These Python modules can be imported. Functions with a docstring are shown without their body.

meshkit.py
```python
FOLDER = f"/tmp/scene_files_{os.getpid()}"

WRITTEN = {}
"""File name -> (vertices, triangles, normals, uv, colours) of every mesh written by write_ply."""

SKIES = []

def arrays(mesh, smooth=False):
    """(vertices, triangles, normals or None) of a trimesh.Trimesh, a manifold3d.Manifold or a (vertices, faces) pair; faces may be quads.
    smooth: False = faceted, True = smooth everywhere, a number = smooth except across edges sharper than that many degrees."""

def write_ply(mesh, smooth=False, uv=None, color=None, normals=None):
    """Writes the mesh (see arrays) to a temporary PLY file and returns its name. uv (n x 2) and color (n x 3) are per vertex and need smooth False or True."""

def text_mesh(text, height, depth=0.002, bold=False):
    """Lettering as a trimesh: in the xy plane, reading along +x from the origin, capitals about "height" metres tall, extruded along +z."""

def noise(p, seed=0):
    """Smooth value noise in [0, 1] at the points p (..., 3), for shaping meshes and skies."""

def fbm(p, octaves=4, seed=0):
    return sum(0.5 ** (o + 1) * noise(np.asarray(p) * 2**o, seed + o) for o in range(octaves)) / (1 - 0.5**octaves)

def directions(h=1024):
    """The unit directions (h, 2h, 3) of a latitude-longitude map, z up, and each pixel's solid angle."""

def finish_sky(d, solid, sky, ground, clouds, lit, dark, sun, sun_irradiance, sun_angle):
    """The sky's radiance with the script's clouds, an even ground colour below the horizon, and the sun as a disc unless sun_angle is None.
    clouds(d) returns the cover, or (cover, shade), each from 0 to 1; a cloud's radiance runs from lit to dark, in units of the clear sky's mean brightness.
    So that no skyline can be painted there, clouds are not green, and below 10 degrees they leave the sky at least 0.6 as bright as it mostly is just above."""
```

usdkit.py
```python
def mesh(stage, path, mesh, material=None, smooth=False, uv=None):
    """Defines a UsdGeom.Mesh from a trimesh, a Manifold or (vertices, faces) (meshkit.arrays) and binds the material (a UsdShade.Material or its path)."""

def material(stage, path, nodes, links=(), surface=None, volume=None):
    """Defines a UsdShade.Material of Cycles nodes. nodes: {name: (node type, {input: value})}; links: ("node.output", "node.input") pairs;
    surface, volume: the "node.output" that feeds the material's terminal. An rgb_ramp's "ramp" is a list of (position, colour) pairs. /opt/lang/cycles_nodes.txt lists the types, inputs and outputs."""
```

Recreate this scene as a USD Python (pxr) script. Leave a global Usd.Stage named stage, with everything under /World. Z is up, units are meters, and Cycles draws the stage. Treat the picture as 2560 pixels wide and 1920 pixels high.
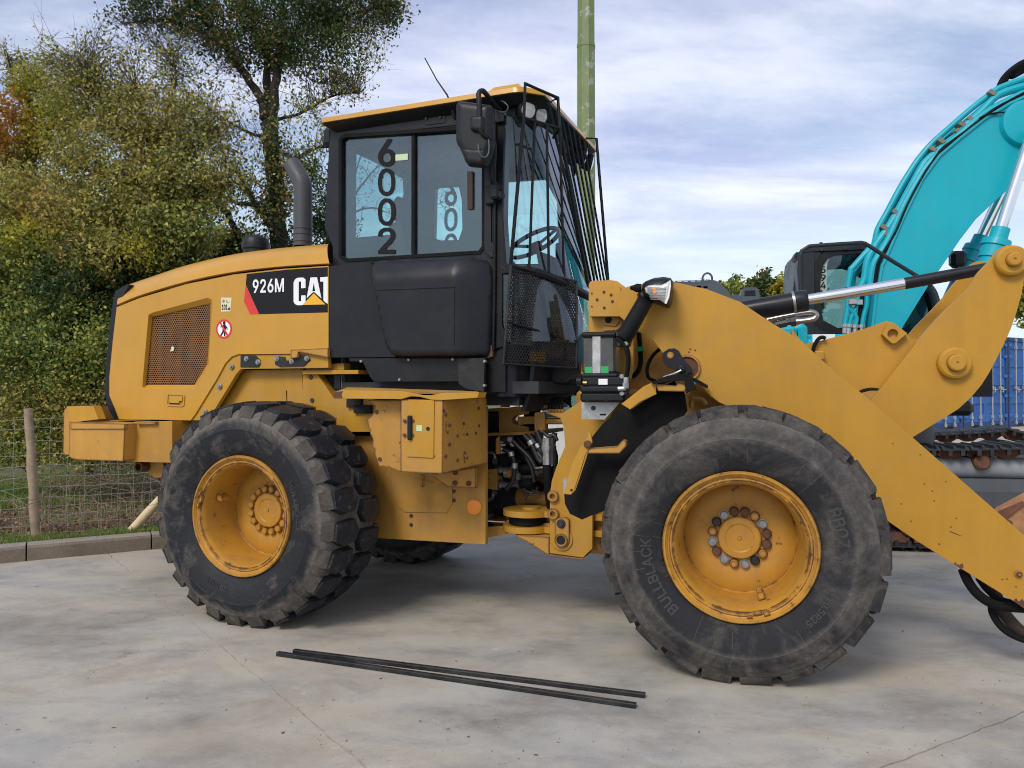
import math, random
import numpy as np
import trimesh
import manifold3d as m3
from shapely.geometry import Polygon, Point, box as sbox
from shapely.ops import unary_union
from scipy.spatial import Delaunay
from pxr import Usd, UsdGeom, UsdLux, UsdShade, Gf, Sdf, Vt
import usdkit, meshkit

stage = Usd.Stage.CreateInMemory()
UsdGeom.SetStageUpAxis(stage, "Z")
UsdGeom.SetStageMetersPerUnit(stage, 1.0)
world = UsdGeom.Xform.Define(stage, "/World")
stage.SetDefaultPrim(world.GetPrim())
UsdGeom.Scope.Define(stage, "/World/Looks")
rng = np.random.default_rng(7)
random.seed(7)

# ------------------------------------------------------------------ camera
CAM_H, PITCH, FPX = 1.53, math.radians(0.6), 1922.0
cam = UsdGeom.Camera.Define(stage, "/World/camera")
cam.AddTranslateOp().Set(Gf.Vec3d(0, 0, CAM_H))
cam.AddRotateXOp().Set(90 + math.degrees(PITCH))
cam.CreateHorizontalApertureAttr(36.0)
cam.CreateVerticalApertureAttr(27.0)
cam.CreateFocalLengthAttr(36.0 * FPX / 2560)
cam.CreateClippingRangeAttr(Gf.Vec2f(0.05, 5000))
cam.CreateFStopAttr(0.0)
cam.CreateExposureAttr(EXPOSURE := 0.34)

# ------------------------------------------------------------------ sky and sun
SUN_EL, SUN_AZ = math.radians(42), math.radians(-148)      # azimuth = atan2(x, y) of the direction towards the sun
dome = UsdLux.DomeLight.Define(stage, "/World/sky")
dome.GetPrim().SetCustomDataByKey("kind", "structure")
dome.GetPrim().SetCustomDataByKey("label", "pale blue sky with thin lavender cloud sheets")
dome.GetPrim().SetCustomDataByKey("category", "sky")
skym = usdkit.material(stage, "/World/Looks/sky_air", {
    "tc": ("texture_coordinate", {}),
    "sky": ("sky_texture", {"sky_type": "single_scattering", "sun_disc": False, "sun_elevation": SUN_EL, "sun_rotation": SUN_AZ, "air_density": 1.0, "aerosol_density": 1.6, "ozone_density": 1.0}),
    "sxyz": ("separate_xyz", {}),
    "zc": ("math", {"math_type": "maximum", "value2": 0.0}),
    "za": ("math", {"math_type": "add", "value2": 0.16}),
    "dx": ("math", {"math_type": "divide"}), "dy": ("math", {"math_type": "divide"}),
    "cmb": ("combine_xyz", {}),
    "map": ("mapping", {"scale": (0.6, 1.2, 1.0), "rotation": (0, 0, 0.15), "location": (1.7, 0.4, 0)}),
    "n1": ("noise_texture", {"scale": 0.95, "detail": 9.0, "roughness": 0.60, "distortion": 0.35}),
    "r1": ("rgb_ramp", {"ramp": [(0.40, (0.15, 0.15, 0.15)), (0.53, (0.66, 0.66, 0.66)), (0.66, (1.0, 1.0, 1.0))]}),
    "n2": ("noise_texture", {"scale": 1.9, "detail": 8.0, "roughness": 0.62, "distortion": 0.3}),
    "cloudcol": ("rgb_ramp", {"ramp": [(0.38, CLOUD_LO := (3.5, 3.75, 5.5)), (0.60, CLOUD_HI := (5.9, 6.1, 7.0))]}),
    "mix": ("mix_color", {"use_clamp": False}),
    "hz": ("rgb_ramp", {"ramp": [(0.0, (0.9, 0.9, 0.9)), (0.12, (0.6, 0.6, 0.6)), (0.30, (0.0, 0.0, 0.0))]}),
    "hmix": ("mix_color", {"b": (5.2, 6.1, 6.7)}),
    "bg": ("background_shader", {"strength": 0.13}),
}, [("tc.generated", "sxyz.vector"), ("tc.generated", "sky.vector"), ("sxyz.z", "zc.value1"), ("zc.value", "za.value1"),
    ("sxyz.x", "dx.value1"), ("za.value", "dx.value2"), ("sxyz.y", "dy.value1"), ("za.value", "dy.value2"),
    ("dx.value", "cmb.x"), ("dy.value", "cmb.y"), ("cmb.vector", "map.vector"), ("map.vector", "n1.vector"), ("map.vector", "n2.vector"),
    ("n1.fac", "r1.fac"), ("n2.fac", "cloudcol.fac"), ("r1.color", "mix.fac"), ("sky.color", "mix.a"), ("cloudcol.color", "mix.b"),
    ("zc.value", "hz.fac"), ("hz.color", "hmix.fac"), ("mix.result", "hmix.a"), ("hmix.result", "bg.color")], surface="bg.background")
UsdShade.MaterialBindingAPI.Apply(dome.GetPrim()).Bind(skym)

sun = UsdLux.DistantLight.Define(stage, "/World/sun")
sun.CreateIntensityAttr(0.45)
sun.CreateAngleAttr(20.0)
sun.CreateColorAttr(Gf.Vec3f(1.0, 0.93, 0.82))
sun.CreateNormalizeAttr(True)
sd = np.array([math.sin(SUN_AZ) * math.cos(SUN_EL), math.cos(SUN_AZ) * math.cos(SUN_EL), math.sin(SUN_EL)])
_rot = Gf.Rotation(Gf.Vec3d(0, 0, 1), Gf.Vec3d(*sd))
_m = Gf.Matrix4d(); _m.SetRotate(_rot)
sun.AddTransformOp().Set(_m)

# ------------------------------------------------------------------ naming and mesh helpers
_names = {}
XF = None      # set while the front half of the loader, which stands turned at the joint, is being built
def npath(name, parent):
    base = parent if isinstance(parent, str) else str(parent.GetPath())
    k = _names.get((base, name), 0); _names[(base, name)] = k + 1
    return f"{base}/{name}" + (f"_{k:03d}" if k else "")
def data(prim, label=None, cat=None, group=None, kind=None):
    for k, v in (("label", label), ("category", cat), ("group", group), ("kind", kind)):
        if v: prim.SetCustomDataByKey(k, v)
    return prim
def obj(name, mesh, material, parent="/World", smooth=30, label=None, cat=None, group=None, kind=None, tone=0):
    if isinstance(mesh, (list, tuple)) and not isinstance(mesh[0], np.ndarray): mesh = cat_(mesh)
    if XF is not None and str(parent if isinstance(parent, str) else parent.GetPath()).startswith("/World/wheel_loader") and "/wheel_loader/wheel" not in str(parent if isinstance(parent, str) else parent.GetPath()):
        mesh = mesh.copy(); mesh.apply_transform(XF)
    p = usdkit.mesh(stage, npath(name, parent), mesh, M[material] if isinstance(material, str) else material, smooth=smooth).GetPrim()
    if tone:      # one tone for each leaf or blade of "tone" corners
        k = len(mesh.vertices); t = np.repeat(np.random.default_rng(k).uniform(0, 1, k // tone + 1), tone)[:k]
        UsdGeom.PrimvarsAPI(p).CreatePrimvar("tone", Sdf.ValueTypeNames.FloatArray, "vertex").Set(Vt.FloatArray.FromNumpy(t.astype(np.float32)))
    return data(p, label, cat, group, kind)
def thing(name, label=None, cat=None, loc=None, yaw=None, parent="/World", group=None, kind=None):
    x = UsdGeom.Xform.Define(stage, npath(name, parent))
    if loc is not None: x.AddTranslateOp().Set(Gf.Vec3d(*map(float, loc)))
    if yaw is not None: x.AddRotateZOp().Set(math.degrees(yaw))
    return data(x.GetPrim(), label, cat, group, kind)
def copy_of(root, loc, yaw, label, cat, group=None):
    x = UsdGeom.Xform.Define(stage, npath(root.GetName(), "/World"))
    x.AddTranslateOp().Set(Gf.Vec3d(*map(float, loc))); x.AddRotateZOp().Set(math.degrees(yaw))
    x.GetPrim().GetReferences().AddInternalReference(root.GetPath()); x.GetPrim().SetInstanceable(True)
    return data(x.GetPrim(), label, cat, group)
def cat_(ms):
    return trimesh.util.concatenate([m for m in ms if m is not None])
def tm(v, f):
    return trimesh.Trimesh(np.asarray(v, float), np.asarray(f, int), process=False)
def hull(pts):
    return trimesh.convex.convex_hull(np.asarray(pts, float))
def box3(x0, x1, y0, y1, z0, z1, c=0.0):
    x0, x1 = sorted((x0, x1)); y0, y1 = sorted((y0, y1)); z0, z1 = sorted((z0, z1))
    if c <= 0:
        b = trimesh.creation.box((x1 - x0, y1 - y0, z1 - z0)); b.apply_translation(((x0 + x1) / 2, (y0 + y1) / 2, (z0 + z1) / 2)); return b
    c = min(c, (x1 - x0) / 2.01, (y1 - y0) / 2.01, (z1 - z0) / 2.01)
    P = []
    for a, b_, d in ((0, c, c), (c, 0, c), (c, c, 0)):
        for x in (x0 + a, x1 - a):
            for y in (y0 + b_, y1 - b_):
                for z in (z0 + d, z1 - d): P.append((x, y, z))
    return hull(P)
def prism(poly, v0, v1):
    """polygon in (u, z), extruded from v0 to v1"""
    if not hasattr(poly, "exterior") and not hasattr(poly, "geoms"):
        poly = Polygon(poly)
    if not poly.is_valid: poly = poly.buffer(0)
    out = []
    for g in getattr(poly, "geoms", [poly]):
        m = trimesh.creation.extrude_polygon(g, abs(v1 - v0), engine="earcut")
        v = m.vertices
        out.append(tm(np.stack([v[:, 0], min(v0, v1) + v[:, 2], v[:, 1]], 1), m.faces[:, ::-1]))
    return cat_(out)
def plan(poly, z0, z1):
    if not hasattr(poly, "exterior"): poly = Polygon(poly)
    if not poly.is_valid: poly = poly.buffer(0)
    m = trimesh.creation.extrude_polygon(poly, abs(z1 - z0), engine="earcut"); m.apply_translation((0, 0, min(z0, z1))); return m
def spline(pts, n=8):
    P = np.asarray(pts, float)
    if len(P) < 3: return P
    Q = np.vstack([2 * P[0] - P[1], P, 2 * P[-1] - P[-2]])
    out = []
    for i in range(1, len(Q) - 2):
        for t in np.linspace(0, 1, n, endpoint=False):
            a, b, c, d = Q[i - 1], Q[i], Q[i + 1], Q[i + 2]
            out.append(0.5 * (2 * b + (c - a) * t + (2 * a - 5 * b + 4 * c - d) * t * t + (3 * b - a - 3 * c + d) * t ** 3))
    return np.array(out + [P[-1]])
def tube(pts, r, n=10, smooth_n=0, caps=True):
    P = spline(pts, smooth_n) if smooth_n else np.asarray(pts, float)
    r = np.broadcast_to(np.asarray(r, float), (len(P),)) if np.ndim(r) == 0 or len(r) == len(P) else np.interp(np.linspace(0, 1, len(P)), np.linspace(0, 1, len(r)), r)
    T = np.gradient(P, axis=0); T /= np.maximum(np.linalg.norm(T, axis=1, keepdims=True), 1e-9)
    a = np.array([0, 0, 1.0]) if abs(T[0][2]) < 0.9 else np.array([1.0, 0, 0])
    N = np.cross(T[0], a); N /= np.linalg.norm(N)
    V = []; ang = np.arange(n) / n * 2 * math.pi
    for i in range(len(P)):
        N = N - T[i] * (N @ T[i]); N /= max(np.linalg.norm(N), 1e-9); B = np.cross(T[i], N)
        V.append(P[i] + r[i] * (np.cos(ang)[:, None] * N + np.sin(ang)[:, None] * B))
    V = np.vstack(V); F = []
    k = np.arange(n); k2 = (k + 1) % n
    for i in range(len(P) - 1):
        a0 = i * n; b0 = a0 + n
        F.append(np.stack([a0 + k, a0 + k2, b0 + k2], 1)); F.append(np.stack([a0 + k, b0 + k2, b0 + k], 1))
    F = np.vstack(F)
    if caps:
        e = len(V); V = np.vstack([V, P[:1], P[-1:]]); l = (len(P) - 1) * n
        F = np.vstack([F, np.stack([k2, k, np.full(n, e)], 1), np.stack([l + k, l + k2, np.full(n, e + 1)], 1)])
    return tm(V, F)
def cyl(p, q, r, n=24, r2=None):
    return tube(np.array([p, q], float), np.array([r, r if r2 is None else r2]), n)
def vcyl(u, z, r, v0, v1, n=32, c=0.0):
    """round boss along v, chamfered on its v0 (near) end"""
    if c: return tube([(u, v0, z), (u, v0 + c, z), (u, v1, z)], np.array([r - c, r, r]), n)
    return tube([(u, v0, z), (u, v1, z)], r, n)
def hexbolt(u, z, v, r=0.012, d=0.012, n=6):
    return tube([(u, v, z), (u, v - d, z)], r, n)
def lathe(prof, n=48, axis="v", center=(0, 0, 0), closed=False):
    """prof: (along, radius)"""
    prof = np.asarray(prof, float); ang = np.arange(n) / n * 2 * math.pi; V = []
    for a, r in prof:
        if axis == "v": V.append(np.stack([r * np.cos(ang), np.full(n, a), r * np.sin(ang)], 1))
        else: V.append(np.stack([r * np.cos(ang), r * np.sin(ang), np.full(n, a)], 1))
    V = np.vstack(V) + np.asarray(center, float); F = []; k = np.arange(n); k2 = (k + 1) % n; m = len(prof)
    for i in range(m if closed else m - 1):
        a0 = i * n; b0 = ((i + 1) % m) * n
        F.append(np.stack([a0 + k, b0 + k2, a0 + k2], 1)); F.append(np.stack([a0 + k, b0 + k, b0 + k2], 1))
    t = tm(V, np.vstack(F))
    if axis != "v": t.invert()
    return t
def puff(poly, v, h, er, step=0.02, back=0.02, fn=None):
    """panel in the (u, z) plane that bulges by h towards -v, rounded over er at its edges"""
    poly = poly if hasattr(poly, "exterior") else Polygon(poly)
    if not poly.is_valid: poly = poly.buffer(0)
    x0, y0, x1, y1 = poly.bounds
    ring = poly.exterior; n = max(12, int(ring.length / (step * 0.45)))
    B = np.array([ring.interpolate(i / n, normalized=True).coords[0] for i in range(n)])
    gx, gy = np.meshgrid(np.arange(x0, x1, step), np.arange(y0, y1, step))
    G = [(x, y) for x, y in zip(gx.ravel(), gy.ravel()) if poly.contains(Point(x, y)) and ring.distance(Point(x, y)) > step * 0.5]
    P = np.vstack([B, np.array(G).reshape(-1, 2)])
    tri = Delaunay(P).simplices
    c = P[tri].mean(1)
    keep = np.array([poly.contains(Point(*q)) for q in c]); tri = tri[keep]
    d = np.array([ring.distance(Point(*q)) for q in P]); d[:n] = 0
    t = np.clip(d / er, 0, 1); off = h * np.sqrt(np.maximum(0, 1 - (1 - t) ** 2))
    if fn is not None: off = off + np.array([fn(*q) for q in P])
    e = P[tri]; cr = (e[:, 1, 0] - e[:, 0, 0]) * (e[:, 2, 1] - e[:, 0, 1]) - (e[:, 1, 1] - e[:, 0, 1]) * (e[:, 2, 0] - e[:, 0, 0])
    tri = np.where((cr > 0)[:, None], tri, tri[:, ::-1])
    V = np.stack([P[:, 0], v - off, P[:, 1]], 1); N = len(V)
    Vb = V.copy(); Vb[:, 1] = v + back - (off * 0 if fn is None else np.array([min(0, fn(*q)) for q in P]))
    k = np.arange(n); k2 = (k + 1) % n
    area = sum(B[i, 0] * B[(i + 1) % n, 1] - B[(i + 1) % n, 0] * B[i, 1] for i in range(n))
    side = np.vstack([np.stack([k, N + k, N + k2], 1), np.stack([k, N + k2, k2], 1)])
    if area < 0: side = side[:, ::-1]
    return tm(np.vstack([V, Vb]), np.vstack([tri, N + tri[:, ::-1], side]))
def quads(rows):
    """grid of points rows[i][j] as a surface"""
    R = np.asarray(rows, float); a, b = R.shape[:2]; V = R.reshape(-1, 3); F = []
    for i in range(a - 1):
        for j in range(b - 1):
            p = i * b + j; F += [(p, p + 1, p + b + 1), (p, p + b + 1, p + b)]
    return tm(V, F)
def solid(rows, offset):
    """grid of points given a thickness by the vector 'offset'"""
    R = np.asarray(rows, float); a, b = R.shape[:2]; q = quads(R); V = q.vertices; N = len(V)
    idx = np.arange(N).reshape(a, b); rim = np.concatenate([idx[0, :], idx[1:, -1], idx[-1, -2::-1], idx[-2:0:-1, 0]]); r2 = np.roll(rim, -1)
    F = np.vstack([q.faces, N + q.faces[:, ::-1], np.stack([rim, N + rim, N + r2], 1), np.stack([rim, N + r2, r2], 1)])
    t = tm(np.vstack([V, V + np.asarray(offset)]), F); return t
def letters(txt, h, u, z, v, sx=1.0, depth=0.0015, bold=True, align="l", mirror=False, parts=False):
    t = meshkit.text_mesh(txt, h, depth, bold); V = t.vertices.copy(); x0, x1 = V[:, 0].min(), V[:, 0].max()
    off = {"l": x0, "c": (x0 + x1) / 2, "r": x1}[align]; X = (V[:, 0] - off) * sx
    if mirror: X = -X
    f = t.faces if mirror else t.faces[:, ::-1]
    return tm(np.stack([u + X, v - V[:, 2], z + V[:, 1]], 1), t.faces if not mirror else t.faces[:, ::-1])

# ------------------------------------------------------------------ from measured sight lines to places in the yard
CR = dict(A=(0, 600, 860 / 2212), K=(340, 960, 640 / 1659), B=(780, 180, 800 / 1659), D=(820, 860, 820 / 2212), E=(1460, 960, 820 / 1744), G=(1400, 600, 1160 / 2212),
          H=(1900, 100, 660 / 1659), I=(2100, 760, 460 / 2120), J=(2180, 1060, 380 / 1087), Mg=(1180, 200, 360 / 1659), N=(0, 1000, 420 / 1659), Q=(1440, 680, 360 / 1572),
          R=(1180, 1000, 260 / 1269), S=(820, 200, 480 / 1659), T=(1200, 640, 360 / 1659), U=(560, 640, 440 / 1659), V=(1960, 580, 480 / 2212), W=(1640, 660, 440 / 2212), F=(0, 0, 1))
def ray(px, py):
    x, z = (px - 1280) / FPX, (960 - py) / FPX
    c, s = math.cos(PITCH), math.sin(PITCH)
    return np.array([x, c - z * s, s + z * c])
def on_z(px, py, z=0.0):
    d = ray(px, py); t = (z - CAM_H) / d[2]; return np.array([0, 0, CAM_H]) + t * d
def at_y(px, py, y):
    d = ray(px, py); return np.array([0, 0, CAM_H]) + d * (y / d[1])
class Frame:
    def __init__(s, ox, oy, yaw):
        s.o = np.array([ox, oy, 0.0]); s.yaw = yaw; c, q = math.cos(yaw), math.sin(yaw); s.u = np.array([c, q, 0]); s.v = np.array([-q, c, 0])
    def local(s, P):
        d = np.asarray(P) - s.o; return np.array([d @ s.u, d @ s.v, d[2]])
    def pv(s, k, x, y, v):
        """crop k, position (x, y) in it, on the plane v -> (u, v, z)"""
        x0, y0, sc = CR[k]; d = ray(x0 + x * sc, y0 + y * sc); e = np.array([0, 0, CAM_H]) - s.o
        t = (v - e @ s.v) / (d @ s.v); return s.local(np.array([0, 0, CAM_H]) + t * d)
    def pu(s, k, x, y, u):
        x0, y0, sc = CR[k]; d = ray(x0 + x * sc, y0 + y * sc); e = np.array([0, 0, CAM_H]) - s.o
        t = (u - e @ s.u) / (d @ s.u); return s.local(np.array([0, 0, CAM_H]) + t * d)
    def pz(s, k, x, y, z):
        x0, y0, sc = CR[k]; return s.local(on_z(x0 + x * sc, y0 + y * sc, z))
    def poly(s, k, pts, v):
        return [tuple(s.pv(k, x, y, v)[[0, 2]]) for x, y in pts]
    def pts(s, k, pts, v):
        return [s.pv(k, x, y, v) for x, y in pts]
# ------------------------------------------------------------------ materials
M = {}
def material(name, nodes, links, surface="p.BSDF"):
    M[name] = usdkit.material(stage, "/World/Looks/" + name, nodes, links, surface=surface); return M[name]
def paint(name, col, rough=0.42, dirt=(0.30, 0.24, 0.16), dirt_amt=0.25, rust=0.0, rust_col=(0.075, 0.03, 0.014), rust_scale=14.0, edge=0.0, bevel=0.004, metallic=0.0, bump=0.15, var=0.16, coat=0.0, spec=0.38):
    """painted metal: faint tone drift, dusty film, chips and rust spots, worn edges"""
    n = {"tc": ("texture_coordinate", {}), "g": ("geometry", {}),
         "n1": ("noise_texture", {"scale": 1.6, "detail": 5.0, "roughness": 0.6}),
         "r1": ("rgb_ramp", {"ramp": [(0.3, tuple(c * (1 - var) for c in col)), (0.7, tuple(min(1, c * (1 + var * 0.7)) for c in col))]}),
         "n2": ("noise_texture", {"scale": 4.5, "detail": 8.0, "roughness": 0.7, "distortion": 0.4}),
         "r2": ("rgb_ramp", {"ramp": [(0.45, (0, 0, 0)), (0.75, (dirt_amt,) * 3)]}),
         "md": ("mix_color", {"b": dirt}),
         "ms": ("mapping", {"scale": (9.0, 9.0, 0.9)}), "n7": ("noise_texture", {"scale": 1.0, "detail": 6.0, "roughness": 0.65}), "r7": ("rgb_ramp", {"ramp": [(0.34, (1 - 0.55 * var,) * 3), (0.56, (1, 1, 1))]}), "m7": ("mix_color", {"blend_type": "multiply", "fac": 1.0}),
         "n3": ("noise_texture", {"scale": rust_scale, "detail": 9.0, "roughness": 0.65}),
         "mr": ("mix_color", {"b": rust_col}),
         "n4": ("noise_texture", {"scale": 90.0, "detail": 3.0}),
         "b": ("bump", {"strength": bump, "distance": 0.002}),
         "rr": ("map_range", {"from_min": 0.3, "from_max": 0.7, "to_min": rough - 0.08, "to_max": rough + 0.10}),
         "p": ("principled_bsdf", {"metallic": metallic, "coat_weight": coat, "coat_roughness": 0.15, "specular_ior_level": spec})}
    L = [("tc.object", "n1.vector"), ("tc.object", "n2.vector"), ("tc.object", "n3.vector"), ("tc.object", "n4.vector"), ("n1.fac", "r1.fac"), ("n2.fac", "r2.fac"), ("r2.color", "md.fac"), ("r1.color", "m7.a"), ("tc.object", "ms.vector"), ("ms.vector", "n7.vector"), ("n7.fac", "r7.fac"), ("r7.color", "m7.b"), ("m7.result", "md.a"),
         ("md.result", "mr.a"), ("mr.result", "p.base_color"), ("n4.fac", "b.height"), ("b.normal", "p.normal"), ("n2.fac", "rr.value"), ("rr.result", "p.roughness")]
    if rust > 0 or edge > 0:
        t = 0.76 - 0.22 * rust
        n["r3"] = ("rgb_ramp", {"ramp": [(t, (0, 0, 0)), (t + 0.03, (1, 1, 1))]})
        L += [("n3.fac", "r3.fac")]
        if edge > 0:
            n.update({"bw": ("bevel", {"radius": 0.022, "samples": 6}), "dot": ("vector_math", {"math_type": "dot_product"}), "inv": ("map_range", {"from_min": 0.985, "from_max": 0.80, "to_min": 0.0, "to_max": edge, "clamp": True}),
                      "ad": ("math", {"math_type": "add"}), "r4": ("rgb_ramp", {"ramp": [(0.62, (0, 0, 0)), (0.70, (1, 1, 1))]}), "mx": ("mix_color", {"blend_type": "lighten", "fac": 1.0})})
            L += [("bw.bevel", "dot.vector1"), ("g.normal", "dot.vector2"), ("dot.value", "inv.value"), ("inv.result", "ad.value1"), ("n3.fac", "ad.value2"), ("ad.value", "r4.fac"), ("r3.color", "mx.a"), ("r4.color", "mx.b"), ("mx.result", "mr.fac")]
        else: L += [("r3.color", "mr.fac")]
    else: n["mr"][1]["fac"] = 0.0
    if bevel > 0:
        n["bv"] = ("bevel", {"radius": bevel, "samples": 4}); L.append(("bv.bevel", "b.normal"))
    return material(name, n, L)
def plain(name, col, rough=0.5, metallic=0.0, spec=0.5, bumps=0.0, bscale=60, var=0.12, vscale=5.0, coat=0.0, trans=0.0, bevel=0.0):
    n = {"tc": ("texture_coordinate", {}), "n1": ("noise_texture", {"scale": vscale, "detail": 6.0, "roughness": 0.65}),
         "r1": ("rgb_ramp", {"ramp": [(0.3, tuple(c * (1 - var) for c in col)), (0.7, tuple(min(1, c * (1 + var)) for c in col))]}),
         "n2": ("noise_texture", {"scale": bscale, "detail": 5.0}), "b": ("bump", {"strength": bumps, "distance": 0.004}),
         "rr": ("map_range", {"from_min": 0.3, "from_max": 0.7, "to_min": max(0.02, rough * 0.85), "to_max": min(1, rough * 1.2)}),
         "p": ("principled_bsdf", {"metallic": metallic, "specular_ior_level": spec, "coat_weight": coat, "transmission_weight": trans})}
    L = [("tc.object", "n1.vector"), ("tc.object", "n2.vector"), ("n1.fac", "r1.fac"), ("r1.color", "p.base_color"), ("n1.fac", "rr.value"), ("rr.result", "p.roughness")]
    if bumps > 0: L += [("n2.fac", "b.height"), ("b.normal", "p.normal")]
    if bevel > 0:
        n["bv"] = ("bevel", {"radius": bevel, "samples": 4}); L.append(("bv.bevel", "b.normal"))
        if bumps <= 0: L += [("n2.fac", "b.height"), ("b.normal", "p.normal")]; n["b"][1]["strength"] = 0.02
    return material(name, n, L)

YEL = (0.48, 0.244, 0.021)
paint("yellow_paint", YEL, rough=0.40, dirt_amt=0.30, rust=0.12, rust_scale=22)
paint("yellow_hood", (0.52, 0.262, 0.024), rough=0.33, dirt_amt=0.15, rust=0.0, coat=0.25, var=0.08)
paint("yellow_arm", (0.46, 0.234, 0.022), rough=0.44, dirt=(0.26, 0.18, 0.08), dirt_amt=0.24, rust=0.12, rust_scale=34, var=0.12)
paint("yellow_worn", (0.48, 0.245, 0.042), rough=0.5, dirt=(0.26, 0.17, 0.10), dirt_amt=0.45, rust=0.5, rust_scale=11, edge=0.45)
paint("yellow_dusty", (0.44, 0.225, 0.036), rough=0.52, dirt=(0.22, 0.14, 0.08), dirt_amt=0.55, rust=0.22, rust_scale=18)
paint("rim_yellow", (0.47, 0.228, 0.027), rough=0.45, dirt=(0.20, 0.12, 0.06), dirt_amt=0.5, rust=0.30, rust_scale=16, edge=0.22)
paint("black_panel", (0.011, 0.012, 0.016), rough=0.34, dirt=(0.06, 0.058, 0.058), dirt_amt=0.14, bump=0.25, var=0.2, spec=0.28)
paint("black_frame", (0.007, 0.0075, 0.009), rough=0.42, dirt=(0.05, 0.045, 0.04), dirt_amt=0.2, bump=0.2, var=0.2, spec=0.25)
paint("black_worn", (0.014, 0.015, 0.018), rough=0.5, dirt=(0.10, 0.07, 0.05), dirt_amt=0.45, rust=0.28, rust_scale=14, bump=0.3)
plain("black_plastic", (0.009, 0.010, 0.012), spec=0.3, rough=0.42, bumps=0.12, bscale=220, bevel=0.004)
plain("black_rubber", (0.005, 0.005, 0.0055), spec=0.2, rough=0.75, bumps=0.2)
plain("hose_black", (0.012, 0.012, 0.013), rough=0.45, spec=0.5)
plain("matte_black", (0.006, 0.006, 0.007), rough=0.8)
plain("grey_interior", (0.10, 0.11, 0.115), rough=0.7)
plain("dark_interior", (0.022, 0.024, 0.026), rough=0.75)
plain("dark_steel", (0.05, 0.05, 0.055), rough=0.5, metallic=0.6, bumps=0.2)
plain("galvanised_steel", (0.42, 0.43, 0.43), rough=0.45, metallic=0.7, bumps=0.15, vscale=22, var=0.25)
plain("bolt_steel", (0.30, 0.30, 0.31), rough=0.42, metallic=0.75, var=0.3, vscale=30)
plain("chrome", (0.74, 0.74, 0.76), rough=0.10, metallic=1.0, var=0.05)
plain("steel_pipe", (0.36, 0.36, 0.35), rough=0.32, metallic=0.85, var=0.2, vscale=14)
plain("rust_brown", (0.10, 0.045, 0.022), rough=0.85, bumps=0.5, var=0.4, vscale=16)
plain("brown_rubber", (0.045, 0.026, 0.020), rough=0.8, bumps=0.4, var=0.4)
plain("white_print", (0.78, 0.79, 0.80), rough=0.5, var=0.05)
plain("white_panel", (0.72, 0.73, 0.72), rough=0.55, var=0.08)
plain("black_print", (0.010, 0.010, 0.013), rough=0.55, spec=0.2)
plain("red_print", (0.62, 0.035, 0.025), rough=0.45, var=0.08)
plain("amber_print", (0.80, 0.42, 0.015), rough=0.45, var=0.06)
plain("cream_sticker", (0.62, 0.60, 0.42), rough=0.6)
plain("pale_green_sticker", (0.50, 0.60, 0.36), rough=0.6)
plain("green_sticker", (0.02, 0.33, 0.09), rough=0.5, var=0.05)
plain("orange_reflector", (0.95, 0.27, 0.008), rough=0.3, coat=0.4)
plain("number_print", (0.014, 0.013, 0.015), rough=0.7, spec=0.15)
plain("lamp_lens", (0.62, 0.62, 0.58), rough=0.18, coat=1.0, var=0.15, vscale=40)
plain("smoky_plastic", (0.045, 0.043, 0.04), rough=0.22, coat=0.6, var=0.5, vscale=9)
plain("silver_tape", (0.40, 0.40, 0.40), rough=0.4, metallic=0.3, var=0.3, vscale=18)
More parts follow.
